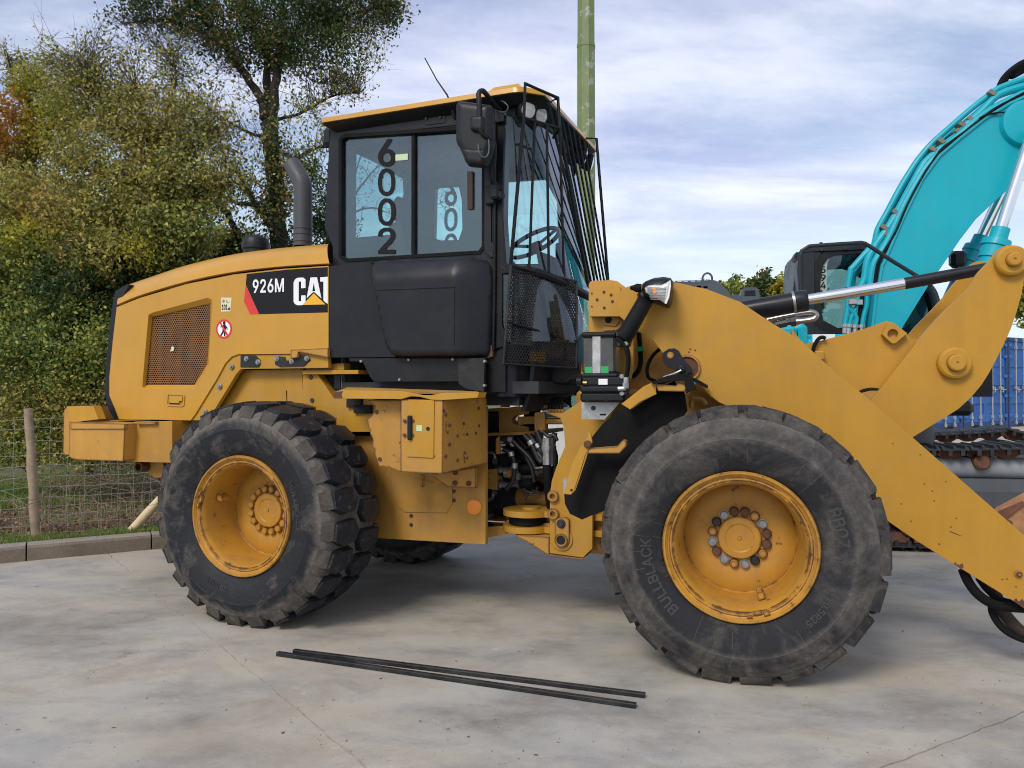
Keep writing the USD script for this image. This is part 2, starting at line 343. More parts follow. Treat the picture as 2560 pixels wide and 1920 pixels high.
plain("clamp_beige", (0.20, 0.19, 0.14), rough=0.5, metallic=0.3)
plain("brass", (0.45, 0.28, 0.09), rough=0.35, metallic=0.9)
paint("turquoise_paint", (0.003, 0.37, 0.46), rough=0.38, dirt=(0.08, 0.22, 0.26), dirt_amt=0.15, coat=0.05, var=0.06)
paint("turquoise_dark", (0.008, 0.26, 0.32), rough=0.38, dirt=(0.08, 0.12, 0.12), dirt_amt=0.3, var=0.1)
paint("cab_dark", (0.022, 0.025, 0.031), rough=0.42, dirt_amt=0.15, dirt=(0.06, 0.06, 0.06), var=0.15, spec=0.3)
paint("excavator_grey", (0.075, 0.085, 0.105), rough=0.42, dirt_amt=0.15, dirt=(0.12, 0.11, 0.10), var=0.1)
paint("exhaust_grey", (0.06, 0.064, 0.075), rough=0.5, dirt=(0.12, 0.09, 0.07), dirt_amt=0.35, var=0.2)
paint("track_frame_grey", (0.085, 0.095, 0.11), rough=0.5, dirt=(0.12, 0.10, 0.09), dirt_amt=0.4, var=0.2)
paint("track_frame_light", (0.25, 0.27, 0.30), rough=0.45, dirt=(0.12, 0.10, 0.09), dirt_amt=0.4, var=0.2)
paint("frame_dark_grey", (0.055, 0.062, 0.072), rough=0.5, dirt=(0.12, 0.10, 0.09), dirt_amt=0.5, rust=0.2)
plain("track_pad", (0.016, 0.017, 0.019), rough=0.5, bumps=0.4, var=0.4, bevel=0.006)
plain("track_rust", (0.13, 0.055, 0.032), rough=0.85, bumps=0.5, var=0.4, vscale=12)
plain("sandy_mud", (0.36, 0.185, 0.085), rough=0.9, bumps=0.8, bscale=40, var=0.35, vscale=8)
paint("container_blue", (0.025, 0.125, 0.40), rough=0.45, dirt=(0.06, 0.12, 0.22), dirt_amt=0.3, rust=0.1, var=0.15)
paint("container_dark", (0.016, 0.05, 0.16), rough=0.5, dirt_amt=0.3, dirt=(0.04, 0.05, 0.07))
paint("green_pole", (0.19, 0.245, 0.105), rough=0.5, dirt=(0.10, 0.11, 0.05), dirt_amt=0.4, rust=0.82, rust_col=(0.34, 0.34, 0.29), rust_scale=5.5, var=0.12)
plain("fence_wood", (0.30, 0.225, 0.155), rough=0.85, bumps=0.7, bscale=45, var=0.3, vscale=9)
plain("pale_wood", (0.62, 0.49, 0.30), rough=0.7, bumps=0.3, var=0.15)
plain("fence_wire", (0.33, 0.34, 0.33), rough=0.5, metallic=0.5)

# glass panes: light passes, the sky is mirrored at a slant
def pane(name, tint, gloss=(0.9, 0.95, 1.0), f0=0.05):
    material(name, {"t": ("transparent_bsdf", {"color": tint}), "g": ("glossy_bsdf", {"color": gloss, "roughness": 0.015}), "lw": ("layer_weight", {"blend": 0.5}), "pw": ("math", {"math_type": "power", "value2": 3.0}), "f": ("math", {"math_type": "multiply_add", "value2": 0.92, "value3": f0, "use_clamp": True}), "m": ("mix_closure", {})},
             [("lw.facing", "pw.value1"), ("pw.value", "f.value1"), ("f.value", "m.fac"), ("t.BSDF", "m.closure1"), ("g.BSDF", "m.closure2")], surface="m.closure")
pane("cab_glass", (0.76, 0.90, 0.90), f0=0.07)
pane("excavator_glass", (0.62, 0.74, 0.72), f0=0.06)

# tyres
def rubber(name, base, dust, lo, hi, scale=5.0, rough=0.6, bumpd=0.006, rings=None, scuff=0.0):
    n = {"tc": ("texture_coordinate", {}), "n1": ("noise_texture", {"scale": scale, "detail": 9.0, "roughness": 0.72, "distortion": 0.6}),
        "r1": ("rgb_ramp", {"ramp": [(lo, (0, 0, 0)), (hi, (1, 1, 1))]}), "n2": ("noise_texture", {"scale": 38.0, "detail": 8.0, "roughness": 0.75}),
        "rd": ("rgb_ramp", {"ramp": [(0.3, tuple(c * 0.55 for c in dust)), (0.7, tuple(min(1, c * 1.4) for c in dust))]}),
        "mx": ("mix_color", {"a": base}), "b": ("bump", {"strength": 0.8, "distance": bumpd}),
        "rr": ("map_range", {"from_min": 0.3, "from_max": 0.7, "to_min": rough - 0.14, "to_max": rough + 0.2}), "p": ("principled_bsdf", {"specular_ior_level": 0.35})}
    L = [("tc.object", "n1.vector"), ("tc.object", "n2.vector"), ("n2.fac", "rd.fac"), ("rd.color", "mx.b"), ("mx.result", "p.base_color"), ("n2.fac", "b.height"), ("b.normal", "p.normal"), ("n1.fac", "rr.value"), ("rr.result", "p.roughness")]
    if rings:
        n.update({"sx": ("separate_xyz", {}), "cx": ("combine_xyz", {}), "ln": ("vector_math", {"math_type": "length"}), "rg": ("rgb_ramp", {"ramp": rings}), "sb": ("math", {"math_type": "add"}), "an": ("math", {"math_type": "arctan2"}),
                  "a2": ("math", {"math_type": "multiply_add", "value2": 5.73}), "n5": ("noise_texture", {"scale": 2.2, "detail": 2.0}), "fr": ("math", {"math_type": "fraction"}), "lt": ("math", {"math_type": "less_than", "value2": 0.028}),
                  "n6": ("noise_texture", {"scale": 7.0, "detail": 3.0}), "gt": ("math", {"math_type": "greater_than", "value2": 0.53}), "ml": ("math", {"math_type": "multiply"}), "m2": ("math", {"math_type": "multiply", "value2": scuff}), "mf": ("math", {"math_type": "maximum"})})
        L += [("tc.object", "sx.vector"), ("sx.x", "cx.x"), ("sx.z", "cx.z"), ("cx.vector", "ln.vector1"), ("ln.value", "rg.fac"), ("rg.color", "sb.value1"), ("n1.fac", "sb.value2"), ("sb.value", "r1.fac"),
              ("sx.z", "an.value1"), ("sx.x", "an.value2"), ("an.value", "a2.value1"), ("tc.object", "n5.vector"), ("n5.fac", "a2.value3"), ("a2.value", "fr.value1"), ("fr.value", "lt.value1"), ("tc.object", "n6.vector"), ("n6.fac", "gt.value1"), ("lt.value", "ml.value1"), ("gt.value", "ml.value2"),
              ("ml.value", "m2.value1"), ("m2.value", "mf.value1"), ("r1.color", "mf.value2"), ("mf.value", "mx.fac")]
    else: L += [("n1.fac", "r1.fac"), ("r1.color", "mx.fac")]
    material(name, n, L)
_g = lambda *q: [(a, (max(0, b),) * 3) for a, b in q]
rubber("tyre_dark", (0.010, 0.011, 0.015), (0.12, 0.105, 0.09), 0.52, 0.76, rings=_g((0.40, 0.0), (0.52, 0.02), (0.555, 0.0), (0.60, 0.06), (0.635, 0.20), (0.66, 0.28), (0.69, 0.30), (0.75, 0.24)), scuff=0.15)
rubber("tyre_dusty", (0.013, 0.0135, 0.017), (0.115, 0.102, 0.09), 0.50, 0.80, scale=3.6, rough=0.72, rings=_g((0.40, 0.0), (0.46, 0.02), (0.54, 0.05), (0.565, 0.20), (0.60, 0.13), (0.64, 0.18), (0.67, 0.26), (0.74, 0.18)), scuff=0.6)
rubber("tread_muddy", (0.022, 0.021, 0.021), (0.105, 0.09, 0.075), 0.34, 0.66, scale=6, rough=0.8)
rubber("lug_black", (0.009, 0.0105, 0.015), (0.12, 0.12, 0.12), 0.55, 0.74, scale=22, rough=0.36, bumpd=0.014)
rubber("lug_worn", (0.022, 0.022, 0.024), (0.125, 0.108, 0.09), 0.38, 0.70, scale=8, rough=0.72, bumpd=0.016)
plain("tyre_letters", (0.040, 0.039, 0.039), rough=0.75, var=0.4, vscale=30)

# leaves: each leaf takes its own tone
def leaves(name, ramp, trans=0.35):
    material(name, {"g": ("attribute", {"attribute": "tone"}), "tc": ("texture_coordinate", {}), "n": ("noise_texture", {"scale": 0.55, "detail": 3.0}), "mm": ("map_range", {"from_min": 0.25, "from_max": 0.75, "to_min": -0.28, "to_max": 0.28}),
        "ad": ("math", {"math_type": "add", "use_clamp": True}), "r": ("rgb_ramp", {"ramp": ramp}), "p": ("principled_bsdf", {"roughness": 0.5, "specular_ior_level": 0.35}), "t": ("translucent_bsdf", {}), "m": ("mix_closure", {"fac": trans})},
        [("g.fac", "ad.value1"), ("tc.object", "n.vector"), ("n.fac", "mm.value"), ("mm.result", "ad.value2"), ("ad.value", "r.fac"), ("r.color", "p.base_color"), ("r.color", "t.color"), ("p.BSDF", "m.closure1"), ("t.BSDF", "m.closure2")], surface="m.closure")
leaves("leaf_dark_green", [(0.0, (0.021, 0.047, 0.016)), (0.6, (0.047, 0.088, 0.024)), (0.95, (0.132, 0.167, 0.040)), (1.0, (0.356, 0.197, 0.040))])
leaves("leaf_olive", [(0.0, (0.094, 0.110, 0.028)), (0.45, (0.273, 0.260, 0.055)), (0.75, (0.484, 0.414, 0.098)), (0.92, (0.520, 0.455, 0.121)), (1.0, (0.520, 0.309, 0.103))])
leaves("leaf_green", [(0.0, (0.066, 0.127, 0.035)), (0.5, (0.195, 0.245, 0.053)), (0.85, (0.469, 0.439, 0.088)), (1.0, (0.520, 0.492, 0.088))])
leaves("leaf_orange", [(0.0, (0.268, 0.168, 0.027)), (0.4, (0.495, 0.216, 0.027)), (0.8, (0.500, 0.256, 0.027)), (1.0, (0.500, 0.315, 0.037))], 0.45)
leaves("leaf_yellow", [(0.0, (0.191, 0.213, 0.026)), (0.5, (0.408, 0.356, 0.037)), (0.85, (0.520, 0.485, 0.048)), (1.0, (0.520, 0.343, 0.037))], 0.4)
leaves("leaf_brown", [(0.0, (0.098, 0.058, 0.031)), (0.5, (0.215, 0.127, 0.069)), (1.0, (0.370, 0.225, 0.117))], 0.15)
leaves("grass_blades", [(0.0, (0.058, 0.127, 0.023)), (0.55, (0.137, 0.234, 0.043)), (0.85, (0.254, 0.273, 0.069)), (1.0, (0.429, 0.332, 0.156))], 0.3)
plain("bark_dark", (0.032, 0.027, 0.022), rough=0.9, bumps=0.9, bscale=22, var=0.4, vscale=9)
plain("bark_grey", (0.075, 0.066, 0.05), rough=0.9, bumps=0.8, bscale=30, var=0.4, vscale=9)
plain("dry_stalk", (0.24, 0.18, 0.12), rough=0.9, var=0.5, vscale=3)
plain("twig_bark", (0.085, 0.072, 0.052), rough=0.9, var=0.4, vscale=4)
# ------------------------------------------------------------------ the yard: ground sheet, concrete slabs, kerb, verge
YA, YB = np.array([0.864, 0.504]), np.array([0.504, -0.864]); YO = np.array([-4.57, 6.87])      # along the kerb, away from it, a point of the kerb foot
def yard(s, t): return YO + s * YA + t * YB
material("concrete", {"g": ("geometry", {}), "m1": ("mapping", {"rotation": (0, 0, 0.5), "scale": (0.75, 1.15, 1.0)}),
    "n1": ("noise_texture", {"scale": 0.7, "detail": 9.0, "roughness": 0.66, "distortion": 0.25}), "r1": ("rgb_ramp", {"ramp": [(0.30, (0.345, 0.305, 0.245)), (0.43, (0.415, 0.378, 0.318)), (0.54, (0.455, 0.428, 0.37)), (0.68, (0.40, 0.39, 0.37))]}),
    "n2": ("noise_texture", {"scale": 2.2, "detail": 12.0, "roughness": 0.74, "distortion": 0.3}), "r2": ("rgb_ramp", {"ramp": [(0.47, (0, 0, 0)), (0.58, (0.32, 0.32, 0.32)), (0.70, (0.65, 0.65, 0.65))]}), "mx": ("mix_color", {"b": (0.245, 0.21, 0.17)}),
    "n3": ("noise_texture", {"scale": 3.4, "detail": 12.0, "roughness": 0.72, "distortion": 0.2}), "r3": ("rgb_ramp", {"ramp": [(0.63, (0, 0, 0)), (0.69, (0.8, 0.8, 0.8))]}), "m3": ("mix_color", {"b": (0.56, 0.52, 0.45)}),
    "n4": ("noise_texture", {"scale": 1.9, "detail": 8.0, "roughness": 0.7}), "r4": ("rgb_ramp", {"ramp": [(0.62, (0, 0, 0)), (0.70, (0.6, 0.6, 0.6))]}), "m4": ("mix_color", {"b": (0.235, 0.165, 0.11)}),
    "n5": ("noise_texture", {"scale": 130.0, "detail": 4.0, "roughness": 0.8}), "r5": ("rgb_ramp", {"ramp": [(0.3, (0.80, 0.80, 0.80)), (0.7, (1.12, 1.12, 1.12))]}), "m5": ("mix_color", {"blend_type": "multiply", "fac": 1.0, "use_clamp": False}),
    "n6": ("noise_texture", {"scale": 0.9, "detail": 10.0, "roughness": 0.68, "distortion": 0.2}), "rr": ("map_range", {"from_min": 0.42, "from_max": 0.62, "to_min": 0.88, "to_max": 0.46, "clamp": True}),
    "r6": ("rgb_ramp", {"ramp": [(0.38, (1.0, 0.96, 0.90)), (0.47, (0.97, 0.96, 0.95)), (0.545, (0.83, 0.85, 0.885)), (0.63, (0.66, 0.66, 0.67))]}), "m6": ("mix_color", {"blend_type": "multiply", "fac": 1.0}),
    "b": ("bump", {"strength": 0.35, "distance": 0.006}), "ab": ("math", {"math_type": "multiply_add", "value2": 0.25}), "p": ("principled_bsdf", {"specular_ior_level": 0.4})},
    [("g.position", "m1.vector"), ("m1.vector", "n1.vector"), ("m1.vector", "n2.vector"), ("g.position", "n3.vector"), ("g.position", "n4.vector"), ("g.position", "n5.vector"), ("m1.vector", "n6.vector"),
     ("n1.fac", "r1.fac"), ("n2.fac", "r2.fac"), ("r1.color", "mx.a"), ("r2.color", "mx.fac"), ("n3.fac", "r3.fac"), ("mx.result", "m3.a"), ("r3.color", "m3.fac"), ("n4.fac", "r4.fac"), ("m3.result", "m4.a"), ("r4.color", "m4.fac"),
     ("n5.fac", "r5.fac"), ("m4.result", "m5.a"), ("r5.color", "m5.b"), ("n6.fac", "rr.value"), ("rr.result", "p.roughness"), ("n6.fac", "r6.fac"), ("m5.result", "m6.a"), ("r6.color", "m6.b"), ("m6.result", "p.base_color"),
     ("n5.fac", "ab.value1"), ("n2.fac", "ab.value3"), ("ab.value", "b.height"), ("b.normal", "p.normal")])
material("joint_dirt", {"g": ("geometry", {}), "n": ("noise_texture", {"scale": 14.0, "detail": 6.0, "roughness": 0.7}), "r": ("rgb_ramp", {"ramp": [(0.3, (0.26, 0.215, 0.17)), (0.7, (0.50, 0.45, 0.38))]}), "p": ("principled_bsdf", {"roughness": 0.9})},
    [("g.position", "n.vector"), ("n.fac", "r.fac"), ("r.color", "p.base_color")])
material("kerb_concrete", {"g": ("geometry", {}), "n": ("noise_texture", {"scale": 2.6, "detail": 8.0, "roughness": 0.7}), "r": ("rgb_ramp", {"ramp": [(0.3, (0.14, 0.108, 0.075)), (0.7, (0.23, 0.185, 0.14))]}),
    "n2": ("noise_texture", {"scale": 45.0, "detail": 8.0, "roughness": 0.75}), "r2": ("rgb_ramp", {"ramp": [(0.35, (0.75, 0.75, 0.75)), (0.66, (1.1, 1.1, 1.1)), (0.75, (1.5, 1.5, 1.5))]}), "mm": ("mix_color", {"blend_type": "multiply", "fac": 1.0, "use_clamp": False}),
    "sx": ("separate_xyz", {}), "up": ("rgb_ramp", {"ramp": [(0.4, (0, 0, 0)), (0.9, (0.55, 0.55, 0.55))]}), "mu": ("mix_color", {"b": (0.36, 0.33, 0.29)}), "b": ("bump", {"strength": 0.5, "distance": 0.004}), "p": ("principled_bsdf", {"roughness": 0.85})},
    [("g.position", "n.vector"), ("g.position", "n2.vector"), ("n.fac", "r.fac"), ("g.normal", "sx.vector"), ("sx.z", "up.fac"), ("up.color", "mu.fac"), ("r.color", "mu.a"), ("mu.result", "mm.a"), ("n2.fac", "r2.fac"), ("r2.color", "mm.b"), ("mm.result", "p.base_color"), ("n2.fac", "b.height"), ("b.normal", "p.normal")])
material("earth", {"g": ("geometry", {}), "n": ("noise_texture", {"scale": 0.9, "detail": 8.0, "roughness": 0.65}), "r": ("rgb_ramp", {"ramp": [(0.30, (0.13, 0.09, 0.062)), (0.43, (0.17, 0.13, 0.085)), (0.50, (0.11, 0.14, 0.045)), (0.75, (0.12, 0.18, 0.045))]}),
    "n2": ("noise_texture", {"scale": 32.0, "detail": 8.0, "roughness": 0.75}), "r2": ("rgb_ramp", {"ramp": [(0.3, (0.5, 0.5, 0.5)), (0.7, (1.35, 1.35, 1.35))]}), "mm": ("mix_color", {"blend_type": "multiply", "fac": 1.0, "use_clamp": False}), "b": ("bump", {"strength": 0.9, "distance": 0.03}), "p": ("principled_bsdf", {"roughness": 0.95})},
    [("g.position", "n.vector"), ("g.position", "n2.vector"), ("n.fac", "r.fac"), ("r.color", "mm.a"), ("n2.fac", "r2.fac"), ("r2.color", "mm.b"), ("mm.result", "p.base_color"), ("n2.fac", "b.height"), ("b.normal", "p.normal")])
plain("sandy_ground", (0.42, 0.35, 0.26), rough=0.95, bumps=0.6, bscale=18, var=0.2, vscale=0.8)

gr = 900.0
obj("ground", tm([(-gr, -gr, -0.30), (gr, -gr, -0.30), (gr, gr, -0.30), (-gr, gr, -0.30)], [(0, 1, 2), (0, 2, 3)]), "earth", smooth=False, label="earth and rough grass reaching away behind the yard", cat="ground", kind="structure")
yardp = thing("concrete_yard", "pale stained concrete slabs of the machine yard", "yard", kind="structure")
def j1(t): return 0.86 + 0.135 * t
g = 0.0055
slabs = [[(-22, 0), (j1(0) - g, 0), (j1(6.28) - g, 6.28 - g), (-22, 6.28 - g)], [(j1(0) + g, 0), (34, 0), (34, 6.28 - g), (j1(6.28) + g, 6.28 - g)],
         [(-22, 6.28 + g), (j1(6.3) - g, 6.28 + g), (j1(14) - g, 14), (-22, 14)], [(j1(6.3) + g, 6.28 + g), (34, 6.28 + g), (34, 14), (j1(14) + g, 14)]]
def rough_edge(ring):
    P = np.array(ring, float); out = []
    for a, b in zip(P, np.roll(P, -1, 0)):
        L = np.linalg.norm(b - a); n = max(1, int(min(L, 400) / 0.05)); t = np.linspace(0, 1, n, endpoint=False)[:, None]; q = a + (b - a) * t
        q += (meshkit.fbm(np.hstack([q * 9, np.zeros((len(q), 1))]), 4)[:, None] - 0.5) * 0.030; out.append(q)
    return np.vstack(out)
for ring in slabs:
    q = rough_edge(ring); obj("slab", plan([tuple(yard(s, t)) for s, t in q], -0.16, 0.0), "concrete", yardp, smooth=False)
jb = plan([tuple(yard(*c)) for c in [(-21.9, 0.0), (33.9, 0.0), (33.9, 13.9), (-21.9, 13.9)]], -0.17, -0.007)
obj("joint_filler", jb, "joint_dirt", yardp, smooth=False)

kerb = thing("kerb", "brown grey concrete kerb along the edge of the yard", "kerb", kind="structure")
s0 = float((on_z(67, 1395)[:2] - YO) @ YA)
for k in range(-14, 16):
    a, b = s0 + k * 1.03 + 0.006, s0 + (k + 1) * 1.03 - 0.006
    prof = [(0.0, -0.12), (0.0, 0.115), (-0.012, 0.138), (-0.035, 0.148), (-0.155, 0.150), (-0.155, -0.12)]
    r0 = [(*yard(a, t), z) for t, z in prof]; r1 = [(*yard(b, t), z) for t, z in prof]
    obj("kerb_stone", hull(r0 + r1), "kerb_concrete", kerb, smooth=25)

def verge_z(s, t):
    d = np.maximum(0, -t - 0.15)
    return 0.10 + 0.05 * np.minimum(d, 3) / 3 + 0.10 * (meshkit.fbm(np.stack([s * 0.8, t * 0.8, np.zeros_like(s)], -1), 4, 3) - 0.5) * np.minimum(d * 2, 1) + 0.02 * np.maximum(0, d - 4)
S_, T_ = np.meshgrid(np.concatenate([np.linspace(-40, -6, 18), np.linspace(-5.6, 8, 90), np.linspace(9, 40, 20)]), np.concatenate([np.linspace(-0.152, -7, 70), np.linspace(-8, -60, 22)]), indexing="ij")
XY = YO + S_[..., None] * YA + T_[..., None] * YB
vg = quads(np.concatenate([XY, verge_z(S_, T_)[..., None]], -1)); 
if vg.face_normals[:, 2].mean() < 0: vg.invert()
obj("grass_verge", vg, "earth", smooth=True, label="strip of rough grass and leaf litter behind the kerb", cat="verge", kind="structure")
# ------------------------------------------------------------------ wheel loader
LY, LYF = math.radians(-21.6), math.radians(-16.3)      # rear half and front half: the machine stands steered a little at its joint
LFR = Frame(-1.771 + 3.12 * math.cos(LY), 5.006 + 3.12 * math.sin(LY), LY)
LFF = Frame(1.182, 4.0, LYF)
LF = LFR
_d = LFR.local(LFF.o); XFRONT = np.eye(4); _c, _s = math.cos(LYF - LY), math.sin(LYF - LY); XFRONT[:2, :2] = [[_c, -_s], [_s, _c]]; XFRONT[:3, 3] = _d
VM = 1.28                                              # middle plane of the machine
loader = thing("wheel_loader", "yellow wheel loader with black cab, standing side on in the middle of the yard", "wheel loader", LF.o, LY)
def P(k, pts, v): return LF.poly(k, pts, v)
def p3(k, x, y, v): return LF.pv(k, x, y, v)
def P3(k, pts, v): return LF.pts(k, pts, v)
def mir(m):
    m = m.copy(); m.vertices[:, 1] = 2 * VM - m.vertices[:, 1]; m.invert(); return m

TW = 0.53
tyre_prof = [(0.04, 0.378), (0.012, 0.392), (-0.004, 0.405), (-0.006, 0.412), (-0.018, 0.43), (-0.036, 0.48), (-0.045, 0.53), (-0.046, 0.56), (-0.049, 0.566), (-0.045, 0.573), (-0.040, 0.60), (-0.028, 0.632), (-0.026, 0.640), (-0.018, 0.646), (-0.004, 0.668), (0.025, 0.688), (0.06, 0.697), (TW / 2, 0.702)]
tyre_prof = tyre_prof + [(TW - a, r) for a, r in tyre_prof[-2::-1]]
def side_a(r):
    q = [(rr, a) for a, rr in tyre_prof[:15]]; return np.interp(r, [x[0] for x in q], [x[1] for x in q])
def on_tyre(ang, a, r): return np.array([r * math.cos(ang), a, r * math.sin(ang)])
def flat(m, zc):
    m.vertices[:, 2] = np.maximum(m.vertices[:, 2], -zc + 0.001 + 0.0 * m.vertices[:, 2]); return m
def tread(N, top, worn, seed, mirror_dir=1):
    r_ = np.random.default_rng(seed); out, sh = [], []; p = 2 * math.pi / N
    for side in (0, 1):
        for k in range(N):
            a0 = (k + 0.5 * side) * p + r_.uniform(-0.01, 0.01); w = 0.04 * worn
            A = (lambda x: x) if side == 0 else (lambda x: TW - x)
            j = lambda x: x * r_.uniform(0.8, 1.2)
            foot = [(-0.36 - w, 0.014), (0.22 + w, 0.006), (0.45 + w, 0.09), (0.38 + w, 0.205), (0.03, 0.252), (-0.42 - w, 0.205), (-0.27 - w, 0.10)] if not worn else [(-0.40, 0.075), (0.26, 0.062), (0.47, 0.135), (0.40, 0.225), (0.02, 0.262), (-0.44, 0.225), (-0.32, 0.15)]
            ac = 0.16 if worn else 0.125
            pts = []
            for q, a in foot:
                qq = q * mirror_dir; t = top + r_.uniform(-0.005, 0.003)
                pts.append(on_tyre(a0 + p * qq * 0.94, A(ac + (a - ac) * 0.95), t - (0.012 if a < 0.02 else 0.0)))
                pts.append(on_tyre(a0 + p * qq * 1.05, A(a), 0.685))
            out.append(hull(pts))
            tp = []
            if worn: h, lv = r_.uniform(0.36, 0.485), ((0.10, top - 0.002), (0.055, top - 0.003), (0.030, top - 0.010 + r_.uniform(-0.006, 0.003)), (0.014, 0.712 + r_.uniform(-0.006, 0.004)), (0.0015, 0.676), (0.05, 0.66))
            else: h, lv = r_.uniform(0.27, 0.31), ((0.04, top - 0.035), (0.008, top - 0.030), (-0.006, top - 0.055), (-0.025, 0.645), (-0.02, 0.634), (0.03, 0.64))
            sk = r_.uniform(-0.06, 0.06) if worn else 0.0
            for q in (-h + sk, h + sk):
                for a, r in lv:
                    tp.append(on_tyre(a0 + p * (q * (1.0 if r > 0.7 else 1.10) - 0.10) * mirror_dir, A(a), r + r_.uniform(-0.004, 0.004)))
            sh.append(hull(tp))
    return cat_(out), cat_(sh)
def wobble(m, amt):
    m = m.subdivide(); m.merge_vertices(); d = meshkit.fbm(m.vertices * 26, 3, 8) - 0.5; r = np.linalg.norm(m.vertices[:, [0, 2]], axis=1); m.vertices[:, [0, 2]] *= (1 + amt * d / np.maximum(r, 0.1) * 1.4)[:, None]; m.vertices[:, 1] += (meshkit.fbm(m.vertices * 31, 2, 4) - 0.5) * amt; return m
def arc_text(txt, h, r, ang, spread=1.0, sink=0.0):
    """raised lettering on the sidewall, tops outwards, reading clockwise as one faces the wheel"""
    t = meshkit.text_mesh(txt, h, 0.004, True); V = t.vertices; x = (V[:, 0] - V[:, 0].mean()) * spread; rr = r + V[:, 1]; th = ang - x / r
    return tm(np.stack([rr * np.cos(th), side_a(rr) + 0.001 - V[:, 2], rr * np.sin(th)], 1), t.faces[:, ::-1])
def ringbox(r0, r1, a0, a1, t0, t1, n=6):
    P_ = []
    for t in np.linspace(t0, t1, n):
        P_ += [on_tyre(t, a, r) for a in (a0, a1) for r in (r0, r1)]
    return hull(P_)
rim_prof = [(0.05, 0.384), (0.012, 0.394), (-0.006, 0.396), (-0.016, 0.391), (-0.016, 0.380), (-0.006, 0.374), (0.004, 0.369), (0.008, 0.362), (0.003, 0.357), (0.003, 0.349), (0.012, 0.345), (0.010, 0.338), (0.020, 0.333), (0.045, 0.322), (0.14, 0.313), (0.285, 0.308), (0.31, 0.300)]
disc_prof = [(0.285, 0.309), (0.292, 0.302), (0.278, 0.27), (0.276, 0.22), (0.284, 0.182), (0.287, 0.172), (0.287, 0.124), (0.284, 0.119), (0.262, 0.114), (0.260, 0.080), (0.264, 0.073), (0.262, 0.012), (0.257, 0.010), (0.256, 0.0005)]
def wheel(u, zc, far, worn, nut_mats, label, front=False, phase=0.0):
    v0 = 0.012; loc = np.array([u, 2 * VM - v0 if far else v0, zc])
    if front: loc = (XFRONT @ np.append(loc, 1))[:3]
    w = thing("wheel", label, None, loc, LYF - LY if front else 0.0, parent=loader)
    def place(m):
        m = flat(m.copy(), zc)
        if far: m.vertices[:, 1] *= -1; m.invert()
        return m
    body = lathe(tyre_prof, 120); d = (meshkit.fbm(body.vertices * 6, 3, 5) - 0.5) * 0.008; body.vertices *= (1 + d[:, None])
    ty = obj("tyre", place(body), "tyre_dusty" if worn else "tyre_dark", w, smooth=45)
    tr = tread(22 if worn else 24, 0.738 if worn else 0.748, worn, 3 + int(worn), -1); rot = trimesh.transformations.rotation_matrix(phase, [0, 1, 0]); tr, ts = (wobble(x, 0.007) for x in tr)
    tr.apply_transform(rot); ts.apply_transform(rot)
    obj("tread", place(tr), "lug_worn" if worn else "lug_black", w, smooth=25, kind="stuff")
    obj("shoulder_tread", place(ts), "lug_worn" if worn else "tread_muddy", w, smooth=25, kind="stuff")
    if not worn and not far:      # wear bars in the tread gaps
        nb = [hull([on_tyre(k * 2 * math.pi / 24 + 0.15 + q * 0.012, a, r) for q in (-1, 1) for a in (x, x + 0.012) for r in (0.69, 0.722)]) for k in range(24) for x in (0.10, 0.122, 0.144)]
        obj("tread_rib", place(cat_(nb)), "tread_muddy", w, smooth=False, kind="stuff")
    if not far:
        if worn: L = [("BULLBLACK", 0.052, 0.455, math.radians(199), 0.98), ("RB07", 0.056, 0.472, math.radians(16), 1.0), ("20.5R25", 0.032, 0.475, math.radians(-38), 1.0), ("TUBELESS", 0.016, 0.437, math.radians(20), 1.1), ("RADIAL", 0.02, 0.49, math.radians(103), 1.0)]
        else: L = [("BULLBLACK", 0.040, 0.46, math.radians(8), 1.0), ("20.5R25", 0.03, 0.47, math.radians(-110), 1.0)]
        for q in L: obj("raised_lettering", place(arc_text(*q)), "tyre_letters" if worn else "tyre_dusty", w, smooth=False)
    obj("rim", place(lathe(rim_prof, 96)), "rim_yellow", w, smooth=28)
    obj("hub", place(lathe(disc_prof, 72)), "rim_yellow", w, smooth=28)
    for k in range(16):
        a = (k + 0.5) * 2 * math.pi / 16; c = on_tyre(a, 0, 0.147)
        m = cat_([tube([(c[0], 0.29, c[2]), (c[0], 0.262, c[2]), (c[0], 0.258, c[2])], np.array([0.0225, 0.0225, 0.019]), 14 if worn else 12), tube([(c[0], 0.29, c[2]), (c[0], 0.280, c[2])], 0.027, 16)])
        obj("wheel_nut", place(m), nut_mats[k % len(nut_mats)], w, smooth=35)
    if not far:
        ta = math.radians(-72) if worn else math.radians(158)
        obj("valve_guard", place(cat_([ringbox(0.27, 0.31, 0.10, 0.112, ta, ta + 0.13), ringbox(0.262, 0.275, 0.10, 0.17, ta + 0.02, ta + 0.12), ringbox(0.27, 0.315, 0.158, 0.17, ta, ta + 0.13)])), "rim_yellow", w, smooth=25)
        la = ta - 0.02 if worn else ta + 0.15
        obj("lock_ring_tab", place(cat_([ringbox(0.335, 0.352, -0.008, 0.012, la - 0.10, la + 0.02), ringbox(0.345, 0.366, -0.012, 0.004, la + 0.04, la + 0.13), ringbox(0.352, 0.362, -0.014, 0.0, la - 0.2, la - 0.12)])), "yellow_worn", w, smooth=25)
    return w
mixed = ["rust_brown", "bolt_steel", "yellow_worn", "rust_brown", "rust_brown", "bolt_steel", "black_worn", "yellow_worn", "bolt_steel", "rust_brown", "bolt_steel", "yellow_worn", "bolt_steel", "black_worn", "yellow_worn", "rust_brown"]
ZC = 0.722
wheel(0.0, ZC, False, True, mixed, "near front wheel with worn dusty tyre and bare wheel nuts", front=True, phase=0.05)
wheel(-3.12, ZC, False, False, ["rim_yellow"], "near rear wheel with deep black tread and yellow nuts", phase=0.1)
